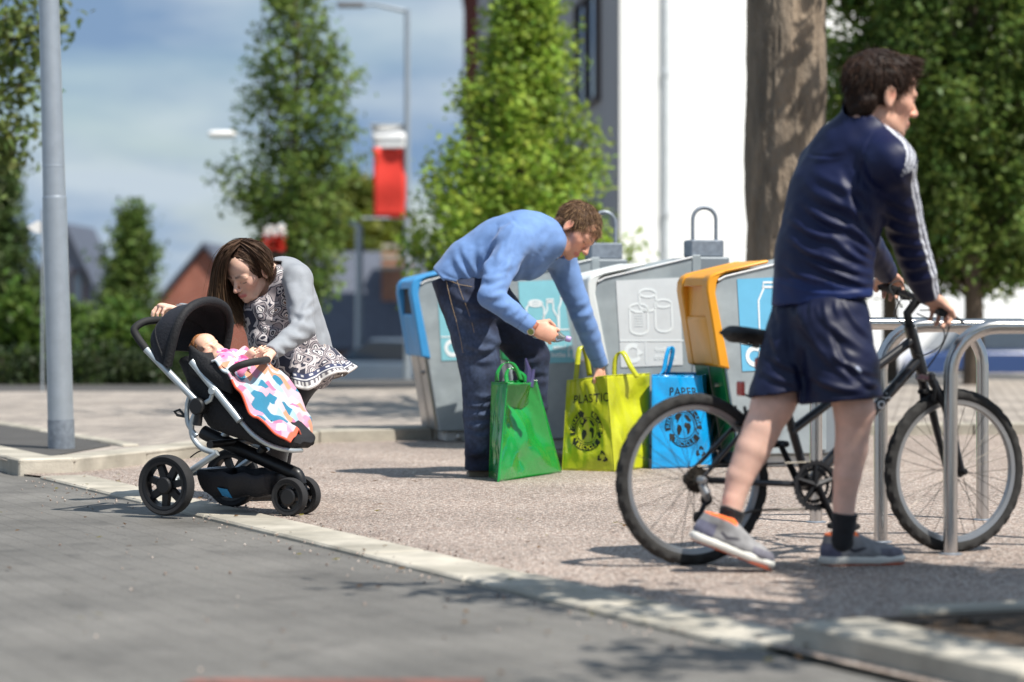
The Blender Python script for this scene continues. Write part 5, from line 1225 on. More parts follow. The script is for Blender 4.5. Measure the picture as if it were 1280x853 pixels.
def short_hair(h, parent, base, tip, n=5200, thick=.012, length=.032, line=(.085, .078, 1.04), quiff=.0, seed=1, messy=.35):
    s = h.s; S = SDF(np.array(h.c)-.17*s, np.array(h.c)+.19*s, .0038); R = h.R
    S.ell(h(-.015, 0, .046), np.array((.100+thick*.8, .078+thick*.7, .082+thick*.9))*s, R, .0)
    S.cap(h(-.085, 0, .0), h(-.075, 0, -.055), .03*s, .022*s, .02*s); S.cap(h(-.062, -.045, -.028), h(-.062, .045, -.028), .029*s, .029*s, .02*s); S.cap(h(-.058, -.030, -.056), h(-.058, .030, -.056), .024*s, .024*s, .02*s)
    if quiff: S.cap(h(.06, -.03, .10), h(.085, .03, .105), .025*s, .02*s, .03*s)
    x0, z0, sl_ = line; nrm = h.f*sl_-h.u
    S.cut(h(x0, 0, z0), nrm)
    for y in (-1, 1): S.ell(h(-.014, y*.09, -.006), np.array((.024, .02, .034))*s, R, .006, 's')
    P, Q = S.mesh(); P = relax(P, Q, 1); N_ = vnormals(P, Q); P = P+N_*(noise3(P, 30, seed)*.0022)[:, None]
    r = np.random.default_rng(seed); c0 = np.array(base)[None]*r.uniform(.7, 1.2, (len(P), 1))
    cap_ = link(np_mesh('hair', P, Q, smooth=True, cols=c0), 'hair', M_hair, parent)
    L_ = h.local(P); crown = np.array((-.05, 0, .11))
    ii = r.integers(0, len(P), n); p = P[ii]; nn = N_[ii]; l = L_[ii]
    fl = l-crown; fl /= np.maximum(np.linalg.norm(fl, axis=1)[:, None], 1e-6); fl = fl@h.R.T
    fl = fl-nn*(fl*nn).sum(1)[:, None]
    d = fl+nn*r.uniform(.02, .28, (n, 1))+r.normal(size=(n, 3))*messy*.4
    if quiff: d += (np.array(h.u)*quiff+np.array(h.f)*quiff*.6)[None]*np.clip((l[:, :1]-.03)/.05, 0, 1)*np.clip((l[:, 2:]-.06)/.04, 0, 1)
    d /= np.linalg.norm(d, axis=1)[:, None]; ln = length*s*r.uniform(.5, 1.1, (n, 1, 1))*np.clip(.55+(l[:, 2]+.05)/.14, .4, 1.25)[:, None, None]
    t = np.linspace(0, 1, 5)[None, :, None]; paths = (p-nn*.003)[:, None]+d[:, None]*ln*t+(fl[:, None]*.5-np.array((0, 0, .25))[None, None])*ln*t*t*.6
    f_ = r.uniform(0, 1, (n, 1, 1))**2; c = (np.array(base)*(1-f_)+np.array(tip)*f_)*r.uniform(.75, 1.15, (n, 1, 1))*np.ones((1, 5, 1))
    ribbons(None, paths, r.uniform(.0006, .0014, n), c, 'hair_strands', M_hair, cap_)['kind'] = 'stuff'
def hand(S, wrist, d, palm, side, sc=1.0, curl=(18, 28, 22), thumb=(.75, .5), spread=.10, k=.004):
    """d: finger direction, palm: direction the palm faces, side +1: thumb on (palm x d) side"""
    w_ = Vector(wrist); d = Vector(d).normalized(); n = Vector(palm); n = (n-d*n.dot(d)).normalized(); l = n.cross(d)*side
    X = lambda a, b, c: w_+(d*a+l*b+n*c)*sc
    S.chain([X(-.03, 0, 0), X(.01, 0, 0), X(.045, .0, .0), X(.082, .0, .0)], [.026*sc, .029*sc, .037*sc, .038*sc], .012, n=n, qf=.45)
    S.cap(X(.02, .02, .006), X(.055, .036, .008), .017*sc, .014*sc, .014)
    tips = []
    for i, (o, L_) in enumerate(((-.0305, .062), (-.0105, .076), (.0105, .080), (.0305, .070))):
        p = X(.084-.004*abs(i-2), o, 0); dd = (d+l*(o*spread*26)).normalized(); rr = .0088*sc if i else .0076*sc; nn = n
        for q, (fr_, an) in enumerate(zip((.45, .31, .24), curl)):
            a = math.radians(an*(1+.06*(1.5-i))); ax = dd*math.cos(a)+nn*math.sin(a); nn = nn*math.cos(a)-dd*math.sin(a); dd = ax
            e = p+dd*(L_*fr_*sc); S.cap(p, e, rr, rr*.93, k); p = e; rr *= .93
        tips.append(p)
    t0 = X(.03, .032, .008); t1 = X(.062, .058, .012+.02*thumb[0]); t2 = X(.092, .060-.01*thumb[1], .018+.038*thumb[1])
    S.chain([t0, t1, t2], [.0125*sc, .0105*sc, .0088*sc], .006)
    return X, tips
def bbox(pts, m): a = np.array([tuple(p) for p in pts]); return a.min(0)-m, a.max(0)+m
M_cloth = pm('cloth', (1, 1, 1), rough=.8, attr=True, var=.08, scale=25, bump=.25, bscale=260, sheen=.15)
M_poly = pm('polyester', (1, 1, 1), rough=.5, attr=True, var=.06, scale=14, bump=.10, bscale=320, spec=.3)
M_denim = pm('denim', (1, 1, 1), rough=.85, attr=True, var=.28, scale=60, bump=.4, bscale=420)

# ---------------------------------------------------------------- young man with the bicycle
def cyclist():
    TF = Vector((.75, .66, 0)).normalized(); TR = Vector((TF.y, -TF.x, 0))
    root = thing('person', 'young man in navy tracksuit top and shorts wheeling the black bicycle', 'person', G(1000, 710))
    h = Head(W(1101, 121, 8.50), (.92, .34, -.16), (.12, 0, 1), 1.13)
    shR = W(1114, 203, 8.36); elR = W(1132, 287, 8.55); wrR = W(1160, 369, 8.72); shL = W(1030, 208, 8.66); elL = W(1078, 295, 8.93); wrL = W(1108, 342, 9.18)
    kN = W(1068, 512, 8.43); aN = W(1055, 655, 8.46); kF = W(966, 506, 8.52); aF = W(912, 650, 8.47); hN = W(1045, 392, 8.44); hF = W(1005, 392, 8.62)
    # body (skin)
    lo, hi = bbox([W(870, 712, 8.3), W(1215, 55, 8.3), W(1215, 712, 9.35), W(870, 60, 9.35)], .02); lo[2] = .02
    S = SDF(lo, hi, .0048)
    h.build(S)
    S.chain([h(-.03, 0, -.05), h(-.045, 0, -.12), W(1078, 190, 8.52)], [.058, .058, .07], .03)
    S.chain([W(1078, 190, 8.52), W(1050, 260, 8.53), W(1030, 360, 8.53)], [.08, .09, .07], .03)
    S.chain([W(1078, 195, 8.52), shR, elR, wrR], [.05, .045, .038, .027], .02); S.chain([W(1070, 195, 8.56), shL, elL, wrL], [.05, .045, .038, .027], .02)
    S.chain([W(1030, 365, 8.53), W(1040, 410, 8.47), W(1062, 490, 8.43), kN], [.06, .075, .066, .064], .03); S.chain([W(1030, 365, 8.53), W(1005, 410, 8.6), W(978, 485, 8.54), kF], [.06, .075, .070, .068], .03)
    S.chain([kN, W(1066, 535, 8.44), W(1064, 562, 8.45), W(1059, 595, 8.45), W(1055, 628, 8.46), aN], [.060, .057, .055, .046, .037, .035], .03)
    S.chain([kF, W(953, 535, 8.51), W(941, 562, 8.5), W(925, 596, 8.49), W(917, 624, 8.48), aF], [.064, .062, .058, .046, .037, .035], .03)
    gr = HB_near+Z*.012; hand(S, wrR, W(1194, 402, 8.86)-wrR, -Z, 1 if True else -1, 1.05, curl=(32, 48, 40), thumb=(.6, .4))
    hand(S, wrL, (HB_far+BF*.04+Z*.02)-wrL, -Z, -1, 1.05, curl=(32, 48, 40), thumb=(.6, .4))
    def pt_(P, C):
        h.paint(P, C, brow=srgb(70, 48, 36), lip=srgb(196, 120, 108))
        leg = P[:, 2] < .75; C[leg] = C[leg]*.4+np.array(srgb(230, 192, 176))*.6
        C *= (1+.05*noise3(P, 12, 3))[:, None]
        for q in (kN, kF): tint(P, C, [q], .05, srgb(214, 152, 132), .8, .35)
    finish(S, 'body', M_skin, root, 1, SKIN, pt_)
    short_hair(h, root, srgb(42, 30, 25), srgb(88, 62, 46), n=7500, thick=.012, length=.026, quiff=.9, seed=5)
    # tracksuit top
    lo, hi = bbox([W(955, 385, 8.2), W(1185, 140, 8.2), W(1185, 385, 9.3), W(955, 140, 9.3)], .04); S = SDF(lo, hi, .0055)
    cN = W(1028, 362, 8.53)
    S.chain([W(1027, 385, 8.53), W(1030, 318, 8.53), W(1047, 250, 8.53), W(1066, 205, 8.52)], [.192, .182, .186, .165], .05, n=TF, qf=.72)
    S.chain([shL, W(1066, 190, 8.52), shR], [.078, .095, .074], .06); S.chain([W(1094, 168, 8.48), W(1106, 186, 8.42), shR], [.055, .062, .07], .05); S.cap(W(1080, 190, 8.52), h(-.040, 0, -.03), .085, .080, .04)
    S.chain([shR, elR, W(1150, 342, 8.66), wrR], [.074, .064, .056, .040], .03); S.chain([shL, elL, wrL], [.078, .060, .042], .03)
    S.cut(W(1030, 377, 8.53), (.10, 0, -1), lo=np.array(W(950, 430, 8.2)), hi=np.array(W(1100, 350, 8.85)))
    S.cut(wrR+(wrR-elR).normalized()*.004, wrR-elR, lo=np.array(wrR)-.07, hi=np.array(wrR)+.09); S.cut(wrL+(wrL-elL).normalized()*.004, wrL-elL, lo=np.array(wrL)-.07, hi=np.array(wrL)+.09)
    # collar: hollow stand
    cd = (h(-.045, 0, -.09)-W(1080, 190, 8.52)).normalized(); cp = h(-.045, 0, -.066)
    cn = (h.u*1.0-h.f*-.60).normalized(); S.cut(cp, cn, lo=np.array(cp)-.13, hi=np.array(cp)+.13); S.cap(cp-cd*.015, cp+cd*.10, .062, .072, .002, op='s')
    LN = []; r = random.Random(2)
    for a, b_, w_, am in (((1000, 316), (1072, 350), 4, 8), ((988, 298), (1062, 330), 4, 7), ((986, 272), (1052, 302), 5, 7), ((1003, 252), (1078, 292), 5, 8), ((1008, 232), (1086, 270), 6, 8), ((1018, 214), (1075, 238), 6, 6), ((1056, 212), (1092, 268), 6, -8), ((1070, 236), (1100, 305), 6, -8), ((980, 330), (1040, 354), 4, 6), ((1045, 340), (1092, 356), 4, 7), ((1040, 296), (1090, 330), 4, 7), ((1030, 318), (1086, 342), 4, 7), ((992, 340), (1028, 352), 3.5, 5), ((1060, 270), (1092, 310), 5, 7), ((1015, 200), (1060, 182), 6, 4), ((1030, 240), (1070, 262), 5, 6), ((1000, 285), (1040, 298), 4, 6), ((1060, 255), (1085, 285), 5, 6),
        ((1085, 195), (1100, 235), 6, 6), ((1100, 240), (1145, 262), 5, 6), ((1104, 258), (1148, 280), 5, 7), ((1108, 280), (1152, 292), 5, 7), ((1112, 300), (1158, 305), 4, 6), ((1120, 318), (1160, 318), 4, 6), ((1128, 334), (1164, 330), 4, 5), ((1132, 350), (1166, 346), 4, 5), ((1118, 215), (1140, 240), 5, 5), ((1008, 192), (1052, 194), 2.2, -3), ((1092, 168), (1078, 205), 2.2, -3), ((1078, 205), (1076, 245), 2.2, -3), ((968, 348), (1090, 360), 2.2, -4), ((1010, 262), (1062, 284), 4, 7), ((995, 306), (1030, 322), 3.5, 6), ((1066, 300), (1094, 322), 4, 6)):
        LN.append((a, b_, w_, am*.001))
    NAVY = srgb(20, 28, 64)
    ax_ = (elR-shR)
    def pt_(P, C):
        # ribbed hem, cuffs and collar a little bluer
        up_ = (cN.z-.01-(P[:, 0]-cN.x)*.1); m_ = (P[:, 2] < cN.z+.022-(P[:, 0]-cN.x)*.12) & (P[:, 1] < 8.9) & (P[:, 0] < 1.24); C[m_] = np.array(srgb(27, 42, 90))
        # three white stripes along the outside of the sleeve
        chain_ = [W(1097, 170, 8.45), shR+Z*.0, elR, wrR]; best = np.full(len(P), 9.); offs = np.full(len(P), 9.)
        out = Vector((.70, -.68, .22)).normalized()
        for q0, q1 in zip(chain_[:-1], chain_[1:]):
            ax3 = (q1-q0).normalized(); o1 = (out-ax3*out.dot(ax3)).normalized(); o2 = ax3.cross(o1); ab = np.array(q1-q0); v = P-np.array(q0); t = np.clip(v@ab/(ab@ab), 0, 1); e = v-t[:, None]*ab; d = np.linalg.norm(e, axis=1)
            an = np.arctan2(e@np.array(o2), e@np.array(o1)); u_ = d < best; best[u_] = d[u_]; offs[u_] = (an*np.minimum(d, .085))[u_]
        for o in (-.022, 0., .022):
            m_ = (np.abs(offs-o) < .0058) & (best < .12); C[m_] = np.array(srgb(226, 228, 236))
        tint(P, C, [W(1020, 357, 8.33), W(1029, 358, 8.33)], .004, srgb(220, 224, 230), .3)
        C *= (1+.06*noise3(P, 9, 6))[:, None]
    finish(S, 'tracksuit_top', M_poly, root, 1, NAVY, pt_, wrinkle=.0016, wf=9, seed=4, lines=LN)
    # shorts
    lo, hi = bbox([W(940, 515, 8.2), W(1110, 355, 8.2), W(1110, 515, 8.85), W(940, 355, 8.85)], .05); S = SDF(lo, hi, .0055)
    eN = W(1055, 500, 8.42); eF = W(984, 489, 8.54)
    S.chain([W(1028, 358, 8.53), W(1026, 400, 8.53)], [.150, .168], .04, n=TF, qf=.70); S.chain([W(1038, 406, 8.46), W(1050, 455, 8.43), eN+(eN-hN).normalized()*.06], [.124, .124, .128], .05); S.chain([W(1008, 406, 8.60), W(995, 450, 8.56), eF+(eF-hF).normalized()*.06], [.122, .121, .124], .05)
    S.cut(eN, (.10, 0, -1), lo=np.array(eN)+np.array((-.155, -.3, -.2)), hi=np.array(eN)+np.array((.2, .3, .1))); S.cut(eF, (.15, 0, -1), lo=np.array(eF)+np.array((-.3, -.3, -.2)), hi=np.array(eF)+np.array((.025, .3, .1)))
    S.cut(W(1028, 352, 8.53), (-.1, 0, 1))
    LN = [(a, b_, w_, am*.001) for a, b_, w_, am in (((1000, 395), (1062, 472), 5, 8), ((1020, 385), (1088, 440), 5, 7), ((1035, 440), (1096, 468), 4, 8), ((1015, 472), (1078, 488), 4, 9), ((985, 378), (1000, 470), 5, -8), ((1004, 430), (1010, 496), 6, -12), ((1055, 378), (1092, 425), 4, 7), ((958, 440), (1002, 465), 4, 8), ((954, 465), (1000, 480), 4, 7), ((1040, 405), (1080, 482), 5, -7), ((965, 395), (985, 470), 5, 7), ((1060, 455), (1098, 485), 4, 8), ((1030, 378), (1035, 400), 3, 5), ((1045, 378), (1049, 396), 3, 5), ((1000, 376), (998, 398), 3, 5), ((1015, 376), (1015, 400), 3, 5), ((975, 376), (972, 398), 3, 5), ((1070, 480), (1098, 478), 4, 6))]
    def pt_(P, C):
        tint(P, C, [W(1072, 460, 8.30), W(1078, 467, 8.30), W(1086, 470, 8.30)], .006, srgb(170, 178, 200), .4); C *= (1+.06*noise3(P, 9, 8))[:, None]
    finish(S, 'shorts', M_poly, root, 1, srgb(20, 25, 54), pt_, wrinkle=.0022, wf=8, seed=9, lines=LN)
    # socks and trainers
    for nm, an, kn in (('near', aN, kN), ('far', aF, kF)):
        d = (kn-an).normalized(); lo, hi = bbox([an-d*.07, an+d*.08], .07); S = SDF(lo, hi, .0042)
        S.chain([an-d*.06, an, an+d*.045], [.036, .040, .046], .01); S.cut(an+d*.036, d)
        finish(S, 'sock', M_cloth, root, 1, srgb(24, 24, 28), wrinkle=.0012, wf=30)
    def shoe(heel, toe, nm):
        heel = Vector(heel); t = (Vector(toe)-heel); L_ = t.length; t.normalize(); l = Z.cross(t).normalized(); n = t.cross(l); k = L_/.29
        X = lambda a, b, c: heel+(t*a+l*b+n*c)*k
        lo, hi = bbox([X(-.02, -.07, -.02), X(.31, .07, .13), X(-.02, .07, .13), X(.31, -.07, -.02)], .03); S = SDF(lo, hi, .0042)
        S.chain([X(.035, 0, .032), X(.10, 0, .034), X(.17, 0, .032), X(.225, .003, .028), X(.258, .004, .026)], [.036, .038, .043, .044, .033], .02, n=n, qf=.82)
        S.chain([X(.040, 0, .05), X(.054, 0, .094)], [.040, .043], .02); S.chain([X(.065, 0, .092), X(.13, 0, .062), X(.19, 0, .045)], [.038, .034, .027], .02)
        S.cut(X(.05, 0, .104), (n*1.0+t*-.12).normalized(), lo=np.array(X(.05, 0, .1))-.1, hi=np.array(X(.05, 0, .1))+.1); S.ell(X(.062, 0, .118), (.042*k, .034*k, .034*k), np.array([[t[i], l[i], n[i]] for i in range(3)]), .006, 's'); S.cut(X(0, 0, .02), -n)
        def pt_(P, C):
            q = np.array(heel); a = (P-q)@np.array(t)/k; c = (P-q)@np.array(n)/k; b_ = (P-q)@np.array(l)/k
            m_ = c > .086-.22*np.maximum(a-.085, 0)-.02*(np.abs(a-.06) < .02); m_ = (c > .095-.10*np.maximum(a-.09, 0)) & (a < .125); C[m_] = np.array(srgb(248, 116, 48))
            m2 = (a > .20) & (c < .05); C[m2] = C[m2]*.3+np.array(srgb(96, 94, 110))*.7
            m3 = (a < .06) & (c < .07); C[m3] = np.array(srgb(104, 104, 124))
            for sg in (1, -1): tint(P, C, [X(.085, sg*.036, .052), X(.105, sg*.040, .042), X(.16, sg*.044, .058)], .0055, srgb(54, 52, 62), .4)
            C *= (1+.10*noise3(P, 30, 2))[:, None]
        up_ = finish(S, 'shoe', M_cloth, root, 1, srgb(142, 141, 142), pt_)
        S = SDF(lo, hi, .0042)
        S.chain([X(.035, 0, .012), X(.11, 0, .012), X(.20, .003, .012), X(.262, .004, .014)], [.044, .040, .049, .036], .02, n=n, qf=.62); S.cut(X(0, 0, .026), n); S.cut(X(0, 0, -.004), -n)
        finish(S, 'midsole', M_cloth, up_, 1, srgb(224, 222, 214))
        b = MB(); pts = [(.0, 0), (.02, .034), (.08, .037), (.14, .038), (.21, .046), (.27, .034), (.295, 0), (.27, -.034), (.21, -.044), (.14, -.034), (.08, -.036), (.02, -.034)]
        b.prism([X(a, c, -.007) for a, c in pts], n*.006*k); b.build('outsole', pm('outsole', srgb(170, 78, 44), rough=.8, var=.25, scale=30), up_, smooth=False)
        b = MB()
        for i in range(5): b.tube([X(.105+.02*i, -.02, .080-.009*i), X(.112+.02*i, 0, .092-.009*i), X(.105+.02*i, .02, .080-.009*i)], .0028, seg=5)
        b.build('laces', pm('laces', srgb(190, 190, 196), rough=.8), up_, kind='stuff')
    hN_ = G(1027, 704, .007); tN_ = hN_+Vector((.97, .16, 0)).normalized()*.285; shoe(hN_, tN_, 'near')
    tF_ = G(964, 711, .01); hF_ = tF_-Vector((.86, .08, -.34)).normalized()*.285; shoe(hF_, tF_, 'far')
cyclist()

# ---------------------------------------------------------------- bending man
def bender():
    root = thing('person', 'man in a light blue jumper and jeans bending over the bags', 'person', G(610, 596))
    h = Head(W(718, 289, 13.06), (.62, -.34, -.70), (.70, .0, .64), 1.10)
    shN = W(643, 304, 12.86); elN = W(613, 371, 12.66); wrN = W(664, 409, 12.66); shF = W(698, 318, 13.30); elF = W(727, 392, 13.36); wrF = W(750, 455, 13.50)
    kN = W(602, 468, 13.0); aN = W(602, 578, 13.06); kF = W(664, 446, 13.32); aF = W(662, 578, 13.40); hN = W(586, 380, 13.0); hF = W(612, 376, 13.24); pel = W(582, 358, 13.1)
    lo, hi = bbox([W(540, 600, 12.3), W(775, 245, 12.3), W(775, 600, 13.75), W(540, 245, 13.75)], .02); lo[2] = .02
    S = SDF(lo, hi, .0052); h.build(S)
    nk = W(682, 303, 13.02)
    S.chain([h(-.03, 0, -.05), h(-.05, 0, -.11), nk], [.062, .062, .075], .03)
    S.chain([nk, W(640, 310, 13.07), pel], [.08, .09, .09], .03); S.chain([nk, shN, elN, wrN], [.06, .05, .042, .030], .02); S.chain([nk, shF, elF, wrF], [.06, .05, .042, .030], .02)
    S.chain([pel, hN, kN, aN], [.1, .08, .06, .04], .03); S.chain([pel, hF, kF, aF], [.1, .08, .06, .04], .03)
    X, tips = hand(S, wrN, Vector((.85, -.05, -.32)), Vector((.25, .85, -.25)), -1, 1.12, curl=(30, 42, 34), thumb=(.9, 1.0))
    hand(S, wrF, Vector((.18, .15, -1)), Vector((-.8, .2, -.1)), 1, 1.1, curl=(15, 25, 20))
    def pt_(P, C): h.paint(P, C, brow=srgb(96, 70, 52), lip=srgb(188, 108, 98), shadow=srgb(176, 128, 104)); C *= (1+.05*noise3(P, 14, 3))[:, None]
    finish(S, 'body', M_skin, root, 1, srgb(222, 166, 140), pt_)
    short_hair(h, root, srgb(84, 62, 46), srgb(178, 144, 108), n=9000, thick=.012, length=.026, quiff=.0, seed=8, line=(.088, .07, 1.0), messy=.25)
    # jumper
    lo, hi = bbox([W(535, 475, 12.3), W(770, 250, 12.3), W(770, 475, 13.7), W(535, 250, 13.7)], .03); S = SDF(lo, hi, .0062)
    fb_ = Vector((.50, -.10, -.86)); ax_ = Vector((.88, 0, .48))
    S.chain([W(572, 347, 13.07), W(590, 328, 13.07), W(624, 308, 13.07), W(656, 302, 13.07)], [.155, .162, .180, .174], .06, n=fb_, qf=.80)
    S.chain([W(628, 320, 13.04), W(660, 324, 13.05)], [.12, .11], .06)
    S.chain([W(655, 300, 13.0), W(684, 300, 13.03)], [.15, .105], .05); S.chain([shN, W(662, 302, 13.05), shF], [.088, .12, .088], .06)
    S.chain([shN, shN.lerp(elN, .5)+Vector((-.01, -.01, 0)), elN, elN.lerp(wrN, .5), wrN], [.084, .073, .064, .055, .042], .03); S.chain([shF, elF, W(738, 422, 13.43), wrF], [.084, .061, .055, .042], .03)
    hem = W(556, 352, 13.0); S.cut(hem, Vector((-.72, 0, -.70)), lo=np.array(W(530, 420, 12.6)), hi=np.array(W(600, 300, 13.5)))
    S.cut(W(600, 362, 13.0), Vector((-.3, 0, -1)), lo=np.array(W(556, 420, 12.80)), hi=np.array(W(628, 340, 13.6)))
    S.cut(wrN+(wrN-elN).normalized()*.006, wrN-elN, lo=np.array(wrN)-.07, hi=np.array(wrN)+.1); S.cut(wrF+(wrF-elF).normalized()*.006, wrF-elF, lo=np.array(wrF)-.07, hi=np.array(wrF)+.1)
    cp = h(-.055, 0, -.085); cd = (h(-.03, 0, -.05)-nk).normalized(); S.cap(nk, cp, .095, .074, .03); S.cut(cp+cd*.006, cd, lo=np.array(cp)-.11, hi=np.array(cp)+.11); S.cap(cp-cd*.03, cp+cd*.06, .058, .068, .002, op='s')
    LN = [(a, b_, w_, am*.001) for a, b_, w_, am in (((600, 306), (612, 344), 5, 9), ((588, 312), (598, 350), 5, 8), ((655, 318), (645, 350), 5, 9), ((668, 316), (662, 346), 5, 8), ((632, 345), (606, 360), 4, 9), ((634, 354), (608, 366), 4, 8), ((606, 372), (630, 366), 4, 8), ((652, 282), (640, 322), 4, -8), ((570, 316), (582, 346), 5, 7), ((622, 296), (604, 332), 4, 7), ((640, 332), (612, 350), 4, 8), ((622, 388), (636, 378), 4, 7), ((598, 346), (624, 348), 4, 7), ((682, 322), (662, 350), 5, 8), ((632, 300), (622, 330), 4, 6), ((576, 328), (590, 352), 4, 6), ((640, 394), (648, 384), 3, 5), ((650, 400), (656, 391), 3, 4), ((700, 332), (690, 350), 4, 6), ((716, 384), (734, 376), 4, 6), ((718, 398), (738, 390), 4, 6), ((726, 416), (744, 408), 4, 5), ((610, 278), (640, 270), 6, 4), ((690, 290), (676, 310), 4, 5), ((612, 304), (622, 282), 2.4, -5), ((622, 282), (640, 274), 2.4, -5), ((640, 274), (656, 284), 2.4, -5), ((550, 340), (575, 350), 2.4, -4), ((660, 330), (640, 356), 4, 8), ((578, 306), (590, 336), 4, 7), ((604, 330), (598, 352), 4, 7), ((646, 318), (630, 342), 4, 8), ((614, 318), (606, 344), 4, 7))]
    def pt_(P, C):
        C *= (1+.05*noise3(P, 10, 6))[:, None]
        for p, e in ((wrN, elN), (wrF, elF)):
            ax2 = (p-e).normalized(); q = (P-np.array(p))@np.array(ax2); m_ = (q > -.055) & (q < -.049) & (np.linalg.norm(P-np.array(p), axis=1) < .1); C[m_] *= .72
        tint(P, C, [h(-.02, -.055, -.115), h(.035, -.062, -.135)], .008, srgb(26, 28, 34), .4); tint(P, C, [h(.045, -.03, -.13), h(.075, -.03, -.165)], .010, srgb(26, 28, 34), .4)
    finish(S, 'jumper', M_cloth, root, 1, srgb(104, 138, 190), pt_, wrinkle=.0016, wf=7, seed=12, lines=LN)
    b = MB(); q = h(.052, -.040, -.142); b.lathe(q, (h.f*.6-h.l), [(.008, -.003), (.009, .004), (.005, .006)], seg=12); b.build('button', M_hilite_button, root)
    # jeans
    lo, hi = bbox([W(535, 605, 12.5), W(705, 325, 12.5), W(705, 605, 13.5), W(535, 325, 13.5)], .03); lo[2] = .03; S = SDF(lo, hi, .0065)
    S.chain([W(574, 344, 13.08), W(584, 364, 13.08), W(592, 380, 13.08)], [.150, .162, .158], .05, n=Vector((.7, 0, -.7)), qf=.86)
    S.chain([hN, hN.lerp(kN, .5), kN, kN.lerp(aN, .5), aN, aN-Z*.02], [.128, .120, .104, .092, .084, .088], .05); S.chain([hF, hF.lerp(kF, .5), kF, kF.lerp(aF, .5), aF, aF-Z*.02], [.125, .115, .098, .086, .080, .084], .05)
    S.cut(W(566, 342, 13.0), Vector((-.35, 0, .95)), lo=np.array(W(530, 380, 12.5)), hi=np.array(W(640, 300, 13.6)))
    S.cut(aN-Z*.05, -Z, lo=np.array(aN)-.2, hi=np.array(aN)+.1); S.cut(aF-Z*.05, -Z, lo=np.array(aF)-.2, hi=np.array(aF)+.1)
    r = random.Random(6); LN = []
    for i in range(16):
        y_ = r.uniform(428, 575); LN.append(((r.uniform(576, 590), y_), (r.uniform(604, 626), y_+r.uniform(-14, 14)), r.uniform(3, 5), r.choice((.008, .009, -.008, .007))))
    for i in range(12):
        y_ = r.uniform(410, 560); LN.append(((r.uniform(638, 650), y_), (r.uniform(666, 690), y_+r.uniform(-14, 14)), r.uniform(3, 5), r.choice((.008, -.008, .007))))
    for a, b_, am in (((558, 362), (612, 386), 9), ((562, 378), (604, 408), 8), ((560, 392), (598, 424), -8), ((590, 396), (644, 392), 9), ((600, 418), (652, 430), 8), ((575, 352), (600, 366), 7)): LN.append((a, b_, 5, am*.001))
    def pt_(P, C):
        fade = np.clip(noise3(P, 4, 21)*.5+.2, 0, 1)[:, None]; C[:] = C*(1-.55*fade)+np.array(srgb(72, 88, 118))*.5*fade
        tint(P, C, [W(576, 400, 12.90), W(590, 470, 12.90), W(594, 530, 12.95)], .075, srgb(88, 106, 138), .9, .45)
        st_ = srgb(178, 150, 110)
        for pts in ([(572, 346), (580, 375), (586, 402)], [(583, 352), (596, 372), (606, 398)], [(553, 352), (562, 385), (570, 420), (578, 480)], [(572, 346), (586, 352), (600, 356)]): tint(P, C, [W(*p, 12.80) for p in pts], .010, st_, .2, .0)
        C *= (1+.12*noise3(P, 24, 5))[:, None]
    jn = finish(S, 'jeans', M_denim, root, 1, srgb(27, 34, 56), pt_, wrinkle=.002, wf=8, seed=3, lines=LN)
    # seams: side seam and back pocket stitching as thin thread on the surface
    P_, Q_ = S.mesh(); P_ = relax(P_, Q_, 1)
    def on_surf(px, py):
        D = np.array(((px-640)/F_PX, 1, -(py-YH)/F_PX)); D /= np.linalg.norm(D); v = P_-CAMP; t = v@D; dist = np.linalg.norm(v-t[:, None]*D, axis=1); m_ = dist < .012
        if not m_.any(): return None
        i = np.where(m_)[0][np.argmin(t[m_])]; return Vector(CAMP+D*(t[i]-.004))
    M_thr = pm('stitching', srgb(170, 146, 112), rough=.8)
    for k_, pts in enumerate(([(558, 352), (563, 375), (570, 400), (576, 425), (580, 450)], [(571, 350), (577, 368), (584, 386), (590, 404), (594, 422)], [(556, 349), (575, 356), (598, 360)])):
        q = [on_surf(*p) for p in [tuple(Vector(pts[i]).lerp(Vector(pts[i+1]), t)) for i in range(len(pts)-1) for t in (0, .33, .66)]]; q = [v for v in q if v is not None]
        if len(q) > 3: b = MB(); b.tube(q, .0011, seg=4); b.build('stitching', M_thr, jn)
    # shoes
    M_shoe = pm('suede', srgb(118, 106, 96), rough=.9, var=.15, scale=40, bump=.3, bscale=200); M_sole = pm('shoe_sole', srgb(160, 148, 130), rough=.8)
    for hl, di in ((G(584, 595), Vector((.95, -.02, 0))), (G(646, 583.5), Vector((.97, .05, 0)))):
        t = di.normalized(); l = Z.cross(t); X2 = lambda a, b_, c: hl+t*a+l*b_+Z*c
        lo, hi = bbox([X2(-.03, -.07, 0), X2(.33, .07, .13)], .06); lo[2] = -.002; S = SDF(lo, hi, .005); S.chain([X2(.04, 0, .045), X2(.12, 0, .05), X2(.21, 0, .035), X2(.27, 0, .03)], [.042, .042, .044, .034], .02); S.cap(X2(.05, 0, .06), X2(.06, 0, .11), .042, .044, .02); S.cut(X2(0, 0, .018), -Z)
        o = finish(S, 'shoe', M_shoe, root, 1); b = MB(); b.prism([X2(a, c, .0) for a, c in [(-.004, 0), (.01, .034), (.08, .038), (.16, .04), (.23, .047), (.29, .034), (.312, 0), (.29, -.034), (.23, -.045), (.16, -.038), (.08, -.038), (.01, -.034)]], Z*.022); b.build('sole', M_sole, o, smooth=False)
    # wristwatch: a thing worn on the arm
    ax2 = (wrN-elN).normalized(); c_ = wrN+ax2*.012
    wt = thing('wristwatch', 'wristwatch with brown strap and green dial on the bending man', 'watch', c_)
